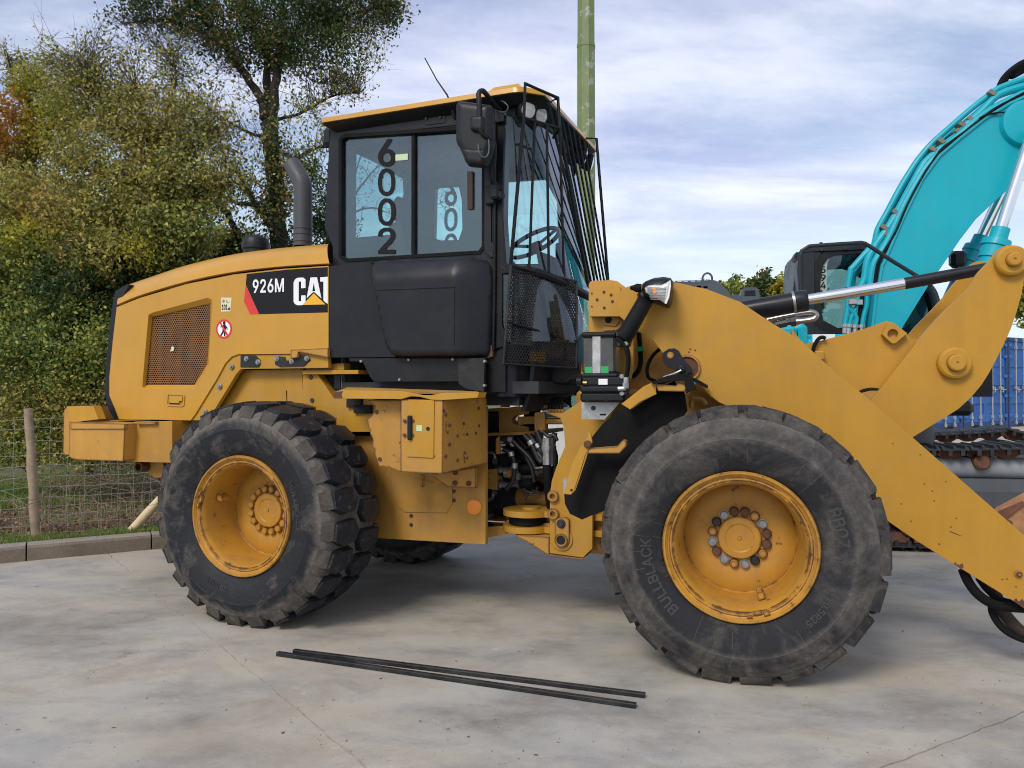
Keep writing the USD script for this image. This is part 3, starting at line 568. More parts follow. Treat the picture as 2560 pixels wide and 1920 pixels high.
wheel(0.0, ZC, True, True, mixed, "far front wheel", front=True)
wheel(-3.12, ZC, True, False, ["rim_yellow"], "far rear wheel")
for u in (0.0, -3.12):
    XF = XFRONT if u == 0.0 else None
    obj("axle", cat_([tube([(u, 0.30, ZC), (u, 0.62, ZC), (u, 0.80, ZC), (u, VM, ZC), (u, 1.76, ZC), (u, 1.94, ZC), (u, 2.26, ZC)], np.array([0.17, 0.15, 0.11, 0.20, 0.11, 0.15, 0.17]), 20)]), "yellow_dusty", loader)

XF = None
# --------------------------------------------------------------- engine hood
HV = 0.56
side_c = [(750, 432), (900, 372), (1200, 283), (1500, 222), (1800, 187), (2112, 166), (2112, 730), (1530, 735), (1490, 750), (1450, 790), (1390, 900), (1255, 1120), (1225, 1160), (765, 1152), (735, 1075), (703, 1000), (703, 880), (725, 650)]
hole_c = [(955, 482), (980, 468), (1335, 372), (1362, 384), (1366, 420), (1352, 620), (1342, 805), (1265, 945), (1240, 957), (925, 957), (914, 945)]
side = Polygon(P("A", side_c, HV)); hole = Polygon(P("A", hole_c, HV))
for far in (0, 1):
    m = prism(side.difference(hole), HV, HV + 0.03); obj("hood_side_panel", mir(m) if far else m, "yellow_hood", loader)
# sloping reveal round the grille
hp = np.array(P("A", hole_c, HV)); hc = np.array(Polygon(P("A", [(965, 497), (1352, 408), (1347, 600), (1330, 800), (1250, 932), (930, 932)], HV + 0.035)).exterior.coords)
inner = Polygon(hc); ir = inner.exterior
hi = np.array([ir.interpolate(ir.project(Point(*q))).coords[0] for q in hp])
rows = [[(*q[:1], HV + 0.002, q[1]) for q in np.vstack([hp, hp[:1]])], [(*q[:1], HV + 0.038, q[1]) for q in np.vstack([hi, hi[:1]])]]
rv = quads(rows); rvm = cat_([rv, tm(rv.vertices, rv.faces[:, ::-1])])
obj("grille_surround", rv, "yellow_hood", loader, smooth=20)
def hexmesh(poly, cell, wall, to3, thick):
    """perforated sheet: one six-sided opening after another"""
    x0, y0, x1, y1 = poly.bounds; dx = cell * math.sqrt(3) / 2 * 1.1547 ; V, F = [], []; ang = np.radians(np.arange(6) * 60 + 30)
    row = 0; y = y0; R = cell / math.sqrt(3)
    while y < y1:
        x = x0 + (cell / 2 if row % 2 else 0)
        while x < x1:
            if poly.contains(Point(x, y)):
                o = len(V); ri = R * (1 - wall)
                for rr, dep in ((R * 1.005, 0), (ri, 0), (ri, thick)):
                    for a in ang: V.append((x + rr * math.cos(a), y + rr * math.sin(a), dep))
                for k in range(6):
                    k2 = (k + 1) % 6
                    F += [(o + k, o + k2, o + 6 + k2), (o + k, o + 6 + k2, o + 6 + k), (o + 6 + k, o + 6 + k2, o + 12 + k2), (o + 6 + k, o + 12 + k2, o + 12 + k)]
            x += cell
        y += R * 1.5; row += 1
    V = np.array(V); return tm(to3(V), F)
gm = hexmesh(inner.buffer(0.004), 0.0185, 0.27, lambda V: np.stack([V[:, 0], HV + 0.040 + V[:, 2], V[:, 1]], 1), 0.003)
paint("grille_yellow", (0.30, 0.14, 0.05), rough=0.6, dirt=(0.13, 0.07, 0.045), dirt_amt=0.8, rust=0.3, rust_scale=6, bevel=0)
plain("grille_dark", (0.014, 0.010, 0.009), rough=0.9, var=0.8, vscale=4)
obj("grille_mesh", gm, "grille_yellow", loader, smooth=False)
obj("grille_backing", prism(inner.buffer(0.03), HV + 0.10, HV + 0.11), "grille_dark", loader, smooth=False)
w0 = p3("A", 1105, 700, HV + 0.03)
obj("grille_sticker", prism([(w0[0] - 0.02, w0[2] - 0.02), (w0[0] + 0.012, w0[2] - 0.016), (w0[0] + 0.02, w0[2] + 0.012), (w0[0] - 0.004, w0[2] + 0.022)], HV + 0.034, HV + 0.037), "cream_sticker", loader, smooth=False)
# bonnet top
lo = [(751, 416), (900, 355), (1200, 266), (1500, 205), (1800, 170), (2118, 150)]
hi_ = [(830, 285), (1000, 227), (1200, 162), (1500, 92), (1800, 52), (2112, 25)]
lo3 = np.array(P3("A", lo, HV - 0.012)); hi3 = np.array(P3("A", hi_, HV + 0.16))
uu = np.linspace(0, 1, 22); cu = lambda A_, t: np.stack([np.interp(t, np.linspace(0, 1, len(A_)), A_[:, j]) for j in range(3)], -1)
LO, HI = spline(lo3, 5), spline(hi3, 5)
rows = []
for t in np.linspace(0, 1, 24):
    a = cu(LO, np.array([t]))[0]; b = cu(HI, np.array([t]))[0]; c = [a + np.array([0.004, 0.028, -0.004]), a]
    for q in np.linspace(0, 1, 9)[1:]:
        s_ = math.sin(q * math.pi / 2); c_ = 1 - math.cos(q * math.pi / 2)
        c.append(np.array([a[0] + (b[0] - a[0]) * q, a[1] + (b[1] - a[1]) * (c_ * 0.55 + q * 0.45), a[2] + (b[2] - a[2]) * (s_ * 0.55 + q * 0.45)]))
    c.append(np.array([b[0], VM - 0.3, b[2] + 0.012])); c.append(np.array([b[0], VM, b[2] + 0.018]))
    c = np.array(c); m_ = c[-2::-1].copy(); m_[:, 1] = 2 * VM - m_[:, 1]; rows.append(np.vstack([c, m_]))
bt = quads(rows)
if bt.face_normals[:, 2].mean() < 0: bt.invert()
obj("bonnet", bt, "yellow_hood", loader, smooth=40)
# black radiator guard at the tail
re = P("A", [(741, 329), (817, 284), (830, 288), (752, 430), (727, 650), (707, 880), (707, 1000), (738, 1075), (768, 1152), (732, 1149), (702, 1096), (680, 1020), (673, 965), (679, 836), (702, 586), (724, 414)], HV + 0.01)
obj("radiator_guard", prism(re, HV + 0.01, 2 * VM - HV - 0.01), "black_panel", loader)
# inner engine bay so that no light leaks through
obj("engine_block", box3(-4.7, -2.7, 0.72, 1.84, 1.1, 2.0, 0.05), "matte_black", loader)
# latch
pl = Polygon(P("A", [(1082, 985), (1178, 990), (1188, 1000), (1184, 1064), (1172, 1072), (1078, 1068), (1070, 1056), (1074, 992)], HV - 0.004))
obj("door_latch", prism(pl.difference(pl.buffer(-0.012)), HV - 0.007, HV + 0.004), "yellow_hood", loader)
obj("latch_recess", prism(pl.buffer(-0.012), HV - 0.0015, HV + 0.003), "yellow_dusty", loader)
obj("latch_handle", prism(P("A", [(1090, 1003), (1172, 1005), (1170, 1035), (1150, 1036), (1150, 1050), (1090, 1048)], HV - 0.014), HV - 0.014, HV - 0.003), "yellow_hood", loader)
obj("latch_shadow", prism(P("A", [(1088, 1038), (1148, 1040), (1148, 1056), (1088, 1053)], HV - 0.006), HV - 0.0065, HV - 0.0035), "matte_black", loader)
# rear arch strip with bolts
arch = P("A", [(1225, 1158), (1255, 1120), (1390, 900), (1450, 795), (1492, 752), (1532, 738), (2112, 733), (2112, 822), (1550, 830), (1520, 862), (1480, 930), (1400, 1060), (1340, 1160)], HV + 0.015)
obj("arch_strip", prism(arch, HV + 0.012, HV + 0.05), "yellow_paint", loader)
for pts in ([(1547, 738), (1640, 741), (1672, 772), (1672, 795), (1660, 818), (1545, 817)], [(1768, 780), (1790, 748), (1830, 752), (1838, 775), (1870, 775), (1870, 740), (1960, 742), (1995, 770), (1950, 812), (1800, 815), (1768, 800)]):
    obj("bolt_plate", prism(P("A", pts, HV + 0.004), HV + 0.004, HV + 0.013), "black_worn", loader)
for x, y in ((1583, 765), (1657, 785), (1779, 764), (1874, 782), (1972, 762), (1486, 814), (1409, 940), (1315, 1103)):
    c = p3("A", x, y, HV); obj("bolt", cat_([vcyl(c[0], c[2], 0.021, HV - 0.004, HV + 0.012, 18, 0.003), vcyl(c[0], c[2], 0.011, HV - 0.012, HV, 6)]), "bolt_steel", loader)
tab = P("U", [(628, 884), (980, 868), (980, 958), (740, 910), (700, 905), (690, 960), (630, 965)], HV - 0.02)
obj("bent_bracket", prism(tab, HV - 0.02, HV + 0.01), "yellow_worn", loader)
# decal: black field, red wedge, model number and maker's mark
dz = HV - 0.0012
obj("hood_decal", prism(P("U", [(214, 170), (600, 128), (978, 104), (978, 532), (332, 548), (205, 270)], dz), dz, HV + 0.002), "black_print", loader, smooth=False)
obj("red_wedge", prism(P("U", [(204, 276), (332, 548), (246, 551), (188, 430)], dz), dz - 0.0004, HV + 0.002), "red_print", loader, smooth=False)
def fit_text(txt, k, x0, x1, yb, yt, v, bold=True, mat="white_print", name="model_number", parent=loader, mirror=False, depth=0.0012, slope=None):
    """lettering that spans x0..x1 and rises from yb to yt as measured"""
    a = p3(k, x0, yb, v); b = p3(k, x1, yb if slope is None else slope, v); c = p3(k, x0, yt, v)
    t = meshkit.text_mesh(txt, 1.0, depth, bold); V = t.vertices; lo_, hi2 = V.min(0), V.max(0)
    X = (V[:, 0] - lo_[0]) / (hi2[0] - lo_[0]); Y = (V[:, 1] - lo_[1]) / (hi2[1] - lo_[1]); X = 1 - X if mirror else X
    W = np.stack([a[0] + X * (b[0] - a[0]), v - V[:, 2], a[2] + X * (b[2] - a[2]) + Y * (c[2] - a[2])], 1)
    return obj(name, tm(W, t.faces if mirror else t.faces[:, ::-1]), mat, parent, smooth=False)
fit_text("926M", "U", 272, 566, 352, 222, dz - 0.001, slope=340)
dk = dz - 0.001
def ring_c(cx, x0, x1, y0, y1, w): pass
cl = Polygon(P("U", [(668, 222), (690, 206), (745, 203), (768, 220), (768, 302), (726, 303), (726, 240), (704, 241), (704, 425), (726, 426), (727, 372), (768, 370), (768, 440), (745, 462), (690, 464), (666, 450), (656, 430), (656, 250)], dk))
al = Polygon(P("U", [(815, 203), (876, 200), (918, 400), (876, 362), (846, 336), (812, 366), (779, 398)], dk)).difference(Polygon(P("U", [(846, 250), (860, 330), (832, 332)], dk)))
tl = Polygon(P("U", [(906, 200), (978, 196), (978, 452), (950, 432), (937, 418), (937, 240), (906, 242)], dk))
for q in (cl, al, tl): obj("maker_letter", prism(q, dk, dz + 0.001), "white_print", loader, smooth=False)
obj("maker_triangle", prism(P("U", [(846, 352), (955, 456), (738, 462)], dk), dk, dz + 0.001), "amber_print", loader, smooth=False)
# small stickers
ds = HV - 0.001
obj("noise_sticker", prism(P("A", [(1421, 370), (1488, 371), (1482, 458), (1422, 461)], ds), ds, HV + 0.001), "cream_sticker", loader, smooth=False)
fit_text("101", "A", 1427, 1462, 449, 414, ds - 0.0006, mat="black_print", name="sticker_number")
fit_text("dB", "A", 1466, 1480, 450, 434, ds - 0.0006, mat="black_print", name="sticker_number")
fit_text("L", "A", 1457, 1476, 401, 388, ds - 0.0006, mat="black_print", name="sticker_number", bold=False)
c = p3("A", 1438, 393, ds); obj("sticker_mark", cat_([lathe([(ds - 0.0006, 0.011), (ds - 0.0006, 0.008)], 16, center=(c[0], 0, c[2])), prism(Point(c[0], c[2]).buffer(0.005), ds - 0.0006, ds)]), "black_print", loader, smooth=False)
c = p3("A", 1440, 572, ds); rS = abs(p3("A", 1490, 572, ds)[0] - p3("A", 1388, 572, ds)[0]) / 2; rZ = abs(p3("A", 1440, 510, ds)[2] - p3("A", 1440, 634, ds)[2]) / 2
def ell(rx, rz, n=40): return Polygon([(c[0] + rx * math.cos(a), c[2] + rz * math.sin(a)) for a in np.linspace(0, 2 * math.pi, n, endpoint=False)])
obj("no_pedestrian_sign", prism(ell(rS * 0.98, rZ * 0.98), ds, HV + 0.001), "white_print", loader, smooth=False)
man = unary_union([Polygon(P("A", q, ds)) for q in ([(1434, 545), (1450, 543), (1456, 562), (1448, 590), (1430, 588)], [(1432, 585), (1443, 588), (1424, 618), (1416, 613)], [(1440, 585), (1450, 586), (1450, 618), (1441, 618)], [(1436, 546), (1416, 558), (1419, 563), (1438, 556)], [(1448, 546), (1462, 562), (1464, 578), (1458, 577), (1456, 564), (1446, 554)])] + [Point(*p3("A", 1442, 533, ds)[[0, 2]]).buffer(0.0125)])
obj("sign_figure", prism(man, ds - 0.0006, ds), "black_print", loader, smooth=False)
bar = Polygon(P("A", [(1408, 527), (1416, 519), (1472, 616), (1463, 624)], ds))
obj("sign_ring", prism(unary_union([ell(rS, rZ).difference(ell(rS * 0.80, rZ * 0.80)), bar.intersection(ell(rS, rZ))]), ds - 0.0012, ds), "red_print", loader, smooth=False)
# exhaust stack and air pre-cleaner on the bonnet
e0 = p3("A", 1950, 20, 0.98)
ez = lambda x, y: p3("F", x, y, 0.98)
ex = tube([ez(757, 616), ez(757, 540), ez(757, 470), ez(753, 452), ez(742, 432), ez(728, 408)], np.array([0.072, 0.072, 0.072, 0.072, 0.070, 0.066]), 28, 5, caps=False)
obj("exhaust_stack", ex, "exhaust_grey", loader, smooth=50)
exi = tube([ez(757, 560), ez(757, 470), ez(753, 452), ez(742, 432), ez(728, 408)], np.array([0.060, 0.066, 0.066, 0.064, 0.0655]), 28, 5, caps=False); exi.invert()
obj("exhaust_inside", exi, "matte_black", loader, smooth=50)
for y in (604, 586, 572): q = ez(757, y); obj("exhaust_clamp", tube([(q[0], q[1], q[2] - 0.006), (q[0], q[1], q[2] + 0.006)], 0.076, 28), "exhaust_grey", loader)
q = p3("F", 640, 600, 0.98)
obj("air_precleaner", lathe([(-0.12, 0.10), (-0.03, 0.10), (-0.02, 0.112), (0.02, 0.112), (0.04, 0.105), (0.06, 0.10), (0.075, 0.085), (0.085, 0.06), (0.088, 0.0)], 36, "z", (q[0], q[1], q[2] - 0.055)), "black_plastic", loader)

# --------------------------------------------------------------- counterweight and rear frame
cv = 0.36
obj("counterweight", [prism(P("N", [(690, 215), (1232, 236), (1215, 604), (760, 590), (705, 575), (680, 555)], cv), cv, 2 * VM - cv)], "yellow_worn", loader)
obj("counterweight_lip", prism(P("N", [(705, 222), (1232, 236), (1225, 290), (695, 290)], cv - 0.008), cv - 0.008, cv + 0.02), "yellow_worn", loader)
cr = P("N", [(630, 100), (660, 60), (690, 215), (690, 545), (640, 545), (624, 510)], cv + 0.03)
obj("counterweight_back", prism(cr, cv + 0.03, 2 * VM - cv - 0.03), "yellow_worn", loader)
obj("counterweight_horn", prism(P("N", [(660, 62), (920, 57), (972, 190), (700, 224), (680, 216)], cv + 0.02), cv + 0.02, cv + 0.09), "yellow_paint", loader)
obj("rear_bumper_block", prism(P("N", [(1236, 236), (1330, 214), (1540, 212), (1690, 206), (1690, 620), (1236, 610)], cv + 0.10), cv + 0.11, 2 * VM - cv - 0.11), "yellow_dusty", loader)
obj("bumper_hinge", prism(P("N", [(1338, 226), (1535, 214), (1535, 240), (1340, 242)], cv + 0.08), cv + 0.08, cv + 0.12), "yellow_worn", loader)
obj("tow_lug", prism(P("N", [(1290, 612), (1600, 590), (1640, 760), (1520, 768), (1500, 740)], 0.62), 0.62, 0.66), "yellow_dusty", loader)
q = p3("N", 1425, 656, 0.60); obj("tow_pin", cat_([lathe([(0.54, 0.028), (0.54, 0.044), (0.64, 0.044)], 24, center=(q[0], 0, q[2]))]), "rust_brown", loader)
q = p3("N", 905, 190, cv + 0.1); obj("bumper_latch", box3(q[0], q[0] + 0.15, q[1], q[1] + 0.05, q[2] - 0.012, q[2] + 0.012, 0.006), "rust_brown", loader)
# body sides below the hood
bv = 0.66
obj("rear_body_panel", prism(P("A", [(1100, 1150), (1260, 1150), (1400, 1065), (1552, 838), (1945, 828), (1945, 1035), (1838, 965), (1843, 1060), (1700, 1500), (1100, 1320)], bv), bv, 2 * VM - bv), "yellow_paint", loader)
obj("tank_panel", prism(P("U", [(596, 1268), (742, 1262), (746, 1120), (885, 1118), (905, 1150), (1035, 1340), (1100, 1340), (1420, 1320), (1420, 1659), (600, 1659)], bv - 0.015), bv - 0.016, bv + 0.3), "yellow_paint", loader)
obj("body_rail", prism(P("U", [(740, 1078), (1265, 1074), (1265, 1112), (740, 1116)], bv - 0.05), bv - 0.05, bv + 0.1), "yellow_paint", loader)
obj("body_rail_upper", prism(P("U", [(775, 1030), (1130, 1010), (1130, 1074), (775, 1076)], bv - 0.02), bv - 0.02, bv + 0.1), "yellow_dusty", loader)
for x, y in ((832, 1142), (846, 1360)):
    c = p3("U", x, y, bv); obj("bolt", hexbolt(c[0], c[2], bv - 0.016, 0.016, 0.008, 10), "dark_steel", loader)
fv = 0.74
frame_c = [(120, 620), (330, 620), (1000, 600), (1030, 420), (1048, 412), (1064, 425), (1062, 1352), (320, 1308), (100, 1300), (60, 900)]
obj("rear_frame_plate", prism(P("D", frame_c, fv), fv, fv + 0.04), "yellow_dusty", loader)
obj("rear_frame_far_plate", mir(prism(P("D", frame_c, fv), fv, fv + 0.04)), "yellow_dusty", loader)
obj("rear_frame_core", box3(-4.6, -1.95, 0.82, 1.74, 0.55, 1.35, 0.03), "matte_black", loader)
obj("frame_cover", prism(P("D", [(430, 870), (838, 960), (838, 1075), (800, 1138), (520, 1134), (480, 1105), (440, 1040), (428, 960)], fv - 0.006), fv - 0.006, fv + 0.01), "yellow_dusty", loader)
for x, y in ((850, 993), (850, 1055), (562, 1158), (562, 1219)):
    c = p3("D", x, y, fv); obj("bolt", hexbolt(c[0], c[2], fv, 0.013, 0.006, 10), "dark_steel", loader)
q = p3("D", 987, 1099, fv); obj("side_reflector", lathe([(fv + 0.002, 0.055), (fv - 0.010, 0.054), (fv - 0.016, 0.046), (fv - 0.018, 0.0)], 28, center=(q[0], 0, q[2])), "orange_reflector", loader)
obj("frame_label", prism(P("D", [(1040, 618), (1058, 618), (1055, 768), (1037, 768)], fv), fv - 0.001, fv + 0.001), "silver_tape", loader, smooth=False)
# box on the side with door, step edge and bolted end
xv = 0.20
a_ = p3("D", 775, 375, xv); b_ = p3("D", 770, 875, xv); c_ = p3("D", 492, 375, xv); d_ = p3("D", 490, 862, xv); e_ = p3("D", 1022, 360, 0.60); f_ = p3("D", 1030, 812, 0.60)
obj("side_box", hull([a_, b_, c_, d_, e_, f_, (c_[0], 0.72, c_[2]), (d_[0], 0.72, d_[2]), (e_[0], 0.72, e_[2]), (f_[0], 0.72, f_[2])]), "yellow_worn", loader)
obj("side_box_door", prism(P("D", [(545, 374), (720, 378), (714, 768), (536, 758)], xv), xv - 0.008, xv + 0.004), "yellow_paint", loader)
q = p3("D", 550, 565, xv - 0.02); obj("door_hinge", box3(q[0] - 0.014, q[0] + 0.014, xv - 0.03, xv, q[2] - 0.075, q[2] + 0.075, 0.006), "black_plastic", loader)
for x, y in ((521, 519), (579, 520), (519, 614), (576, 616)):
    c = p3("D", x, y, xv); obj("bolt", hexbolt(c[0], c[2], xv - 0.006, 0.011, 0.006, 10), "rust_brown", loader)
q = p3("D", 679, 571, xv); obj("door_lock", vcyl(q[0], q[2], 0.012, xv - 0.012, xv, 14), "matte_black", loader)
q = p3("D", 619, 567, xv); obj("door_sticker", box3(q[0] - 0.02, q[0] + 0.02, xv - 0.0095, xv - 0.007, q[2] - 0.018, q[2] + 0.018), "pale_green_sticker", loader, smooth=False)
nrm = np.cross(e_ - a_, b_ - a_); nrm /= np.linalg.norm(nrm); nrm = -nrm if nrm[0] < 0 else nrm
x0_, y0_, sc_ = CR["D"]
for x, y in ((1012, 432), (789, 475), (814, 547), (909, 538), (1012, 551), (867, 618), (931, 609), (991, 600), (814, 676), (789, 755), (867, 783), (931, 768), (991, 755)):
    d = ray(x0_ + x * sc_, y0_ + y * sc_); d = np.array([d @ LF.u, d @ LF.v, d[2]]); o = LF.local((0, 0, CAM_H)); t = ((a_ - o) @ nrm) / (d @ nrm); q = o + t * d
    obj("bolt", cyl(q - nrm * 0.005, q + nrm * 0.011, 0.013, 8, 0.010), "rust_brown", loader)
edge = P("D", [(45, 322), (100, 312), (500, 318), (560, 328), (640, 345), (700, 345), (775, 330), (1020, 325), (1010, 362), (775, 378), (700, 376), (620, 356), (560, 352), (495, 372), (60, 368)], xv - 0.01)
obj("step_edge", prism(edge, xv - 0.012, xv + 0.10), "yellow_paint", loader)
tp = [p3("D", 45, 322, xv - 0.01), p3("D", 1020, 325, xv - 0.01), p3("D", 1005, 318, 0.62), p3("D", 130, 290, 0.62)]
obj("step_top", hull(tp + [q - np.array([0, 0, 0.012]) for q in tp]), "yellow_worn", loader)
jag = [(495, 378), (495, 862), (470, 858), (455, 848), (430, 842), (412, 828), (390, 832), (372, 824), (345, 830), (332, 790), (312, 735), (318, 708), (300, 700), (302, 640), (283, 606), (285, 575), (272, 560), (262, 508), (280, 495), (300, 478), (310, 455), (318, 420), (300, 405), (265, 378)]
obj("torn_fender", prism(P("D", jag, xv + 0.10), xv + 0.10, xv + 0.112), "yellow_worn", loader)
for x, y in ((329, 458), (351, 776)):
    c = p3("D", x, y, xv + 0.1); obj("bolt", hexbolt(c[0], c[2], xv + 0.10, 0.013, 0.008, 10), "rust_brown", loader)
obj("torn_fender_edge", prism(P("D", [(40, 345), (48, 322), (100, 318), (90, 340), (98, 366), (44, 368)], xv - 0.014), xv - 0.0135, xv), "rust_brown", loader)
obj("fender_bracket", prism(P("D", [(625, 880), (640, 880), (820, 862), (998, 830), (994, 972), (812, 965), (700, 890), (640, 890), (636, 965), (625, 965)], 0.60), 0.60, 0.63), "yellow_worn", loader)
for x, y in ((858, 938), (950, 940), (860, 866)):
    c = p3("D", x, y, 0.6); obj("bolt", hexbolt(c[0], c[2], 0.60, 0.018, 0.008, 12), "rust_brown", loader)
# --------------------------------------------------------------- cab
CV = 0.62
FARV = 2 * VM - CV
shell = Polygon(P("B", [(98, 262), (880, 132), (985, 112), (985, 290), (955, 300), (958, 930), (960, 1040), (940, 1480), (85, 1480), (85, 1003), (108, 985), (108, 905), (66, 800), (75, 600)], CV))
whole = Polygon(P("B", [(152, 352), (170, 337), (870, 291), (886, 301), (886, 905), (868, 930), (180, 972), (152, 955)], CV))
obj("cab_side", prism(shell.difference(whole), CV, CV + 0.06), "black_panel", loader)
# far side of the cab with its door window and rear side window
w1 = Polygon(P("S", [(950, 950), (970, 936), (1150, 925), (1178, 1050), (1182, 1300), (1150, 1392), (1000, 1395), (938, 1378)], FARV))
w2 = Polygon(P("S", [(738, 960), (815, 990), (812, 1240), (756, 1200), (735, 1100)], FARV))
w3 = Polygon(P("B", [(985, 575), (1215, 560), (1290, 700), (1300, 1000), (1060, 1000), (990, 900)], FARV))
shell_f = Polygon([(shell.bounds[0] + 0.06, 1.55), (shell.bounds[0] + 0.06, 3.42), (-1.42, 3.42), (-1.36, 2.2), (-1.40, 1.5)])
fs = shell_f.difference(unary_union([w1, w2, w3]))
obj("cab_far_side", prism(fs, FARV - 0.05, FARV), "black_panel", loader)
obj("cab_far_lining", prism(fs.buffer(-0.01), FARV - 0.062, FARV - 0.052), "grey_interior", loader)
for w in (w1, w2, w3): obj("far_window", prism(w.buffer(0.01), FARV - 0.03, FARV - 0.026), "cab_glass", loader, smooth=False)
t = "600"; 
for ch, yb in (("6", 1080), ("0", 1300), ("0", 1520), ("2", 1740)):
    qn = LF.pv("S", 1062, yb, FARV - 0.034)
    tmm = meshkit.text_mesh(ch, 0.186, 0.002, True); Vv = tmm.vertices; X = (Vv[:, 0] - (Vv[:, 0].max() + Vv[:, 0].min()) / 2) * 0.9
    obj("far_number", tm(np.stack([qn[0] - X, FARV - 0.034 - Vv[:, 2], qn[2] + Vv[:, 1]], 1), tmm.faces), "number_print", loader, smooth=False)
# rear wall of the cab with its window
U0 = shell.bounds[0] + 0.05
def upl(poly_vz, u0, u1):
    m = prism(poly_vz, u0, u1); V = m.vertices; return tm(np.stack([V[:, 1], V[:, 0], V[:, 2]], 1), m.faces[:, ::-1])
rw = Polygon([(CV + 0.05, 1.55), (FARV - 0.05, 1.55), (FARV - 0.05, 3.42), (CV + 0.05, 3.42)])
rwin = Polygon([(q[1], q[2]) for q in (LF.pu("S", x, y, U0 + 0.05) for x, y in [(242, 607), (440, 700), (560, 770), (690, 850), (698, 985), (640, 1160), (620, 1330), (235, 1362)])])
rwin = rwin.buffer(0)
obj("cab_rear_wall", upl(rw.difference(rwin), U0, U0 + 0.05), "black_panel", loader)
obj("cab_rear_lining", upl(rw.difference(rwin).buffer(-0.008), U0 + 0.051, U0 + 0.06), "grey_interior", loader)
obj("rear_window", upl(rwin.buffer(0.01), U0 + 0.02, U0 + 0.025), "cab_glass", loader, smooth=False)
obj("cab_floor", box3(U0, -1.30, CV + 0.06, FARV - 0.06, 1.52, 1.60), "dark_interior", loader)
obj("cab_headliner", box3(U0, -1.36, CV + 0.05, FARV - 0.05, 3.36, 3.41), "grey_interior", loader)
# side glazing: sliding window in two panes
gx = whole.bounds
gl = p3("B", 520, 600, CV)[0]
rear = whole.buffer(0.012).intersection(sbox(-9, 0, gl - 0.006, 9)); front = whole.buffer(0.012).intersection(sbox(gl + 0.006, 0, 9, 9))
obj("side_window", prism(rear, CV + 0.020, CV + 0.025), "cab_glass", loader, smooth=False)
obj("side_window", prism(front, CV + 0.030, CV + 0.035), "cab_glass", loader, smooth=False)
obj("window_seal", prism(whole.buffer(0.018).difference(whole.buffer(-0.005)), CV - 0.008, CV + 0.02), "black_rubber", loader, smooth=25)
obj("window_divider", box3(gl - 0.012, gl + 0.012, CV + 0.008, CV + 0.04, gx[1], gx[3]), "black_rubber", loader)
for i, (y0, y1) in enumerate(((748, 510), (1004, 763), (1260, 1022), (1503, 1275))):
    fit_text("6002"[i], "S", 432, 583, y1 + (y0 - y1), y1, CV + 0.017, mat="number_print", name="window_number")
obj("window_sticker", prism(P("S", [(583, 645), (690, 636), (690, 690), (583, 698)], CV + 0.018), CV + 0.017, CV + 0.0185), "pale_green_sticker", loader, smooth=False)
obj("grab_strip", prism(P("S", [(1206, 792), (1252, 790), (1252, 1115), (1208, 1118)], CV + 0.02), CV + 0.012, CV + 0.028), "brown_rubber", loader)
c = p3("B", 630, 245, CV); 
obj("header_plate", prism(P("B", [(580, 232), (690, 214), (690, 262), (586, 275)], CV - 0.004), CV - 0.005, CV + 0.004), "black_panel", loader)
for x, y in ((595, 244), (668, 237)): c = p3("B", x, y, CV); obj("bolt", vcyl(c[0], c[2], 0.010, CV - 0.014, CV, 12, 0.002), "dark_steel", loader)
obj("header_strip", prism(P("B", [(170, 325), (750, 268), (960, 250), (960, 258), (750, 277), (170, 335)], CV), CV - 0.006, CV + 0.002), "black_frame", loader)
# lower side: flat rear part and bulging cover
lp = P("B", [(84, 1006), (300, 985), (335, 1130), (390, 1390), (420, 1450), (440, 1480), (84, 1482)], CV - 0.05)
obj("cab_lower_panel", prism(Polygon(lp).buffer(-0.002), CV - 0.055, CV + 0.05), "black_panel", loader)
cv_pts = [(300, 1000), (312, 975), (340, 968), (500, 960), (880, 948), (905, 955), (918, 985), (922, 1080), (918, 1300), (908, 1450), (890, 1474), (520, 1476), (440, 1474), (410, 1448), (388, 1395), (362, 1260), (330, 1120)]
cpoly = Polygon(P("B", cv_pts, CV - 0.10)).buffer(0.02).buffer(-0.02)
crease = p3("B", 742, 1100, CV - 0.12)[0]
rightmost = cpoly.bounds[2]; topz = cpoly.bounds[3]
def cover_fn(u, z):
    o = 0.0
    if u > crease: q = (u - crease) / (rightmost - crease); o -= 0.075 * q + 0.075 * q ** 2
    zz = (topz - z) / 0.17
    if zz < 1: o -= 0.085 * (1 - zz) ** 1.7
    return o
obj("cab_fuel_cover", puff(cpoly, CV - 0.125, 0.025, 0.028, 0.018, back=0.16, fn=cover_fn), "black_panel", loader, smooth=38)
s1 = p3("B", 335, 1130, CV - 0.15); s2 = p3("B", 738, 1115, CV - 0.15)
obj("cover_seam", cat_([tube([s1, s2], 0.0055, 6), tube([s2, p3("B", 736, 1410, CV - 0.15)], 0.003, 6)]), "matte_black", loader)
obj("cover_gap", prism(P("B", [(282, 1008), (306, 985), (344, 1120), (396, 1390), (424, 1450), (410, 1462), (376, 1400), (322, 1130)], CV - 0.06), CV - 0.06, CV), "matte_black", loader)
obj("cover_underside", prism(P("B", [(440, 1420), (900, 1412), (900, 1470), (880, 1476), (470, 1478), (430, 1460)], CV - 0.135), CV - 0.02, CV + 0.02), "rust_brown", loader)
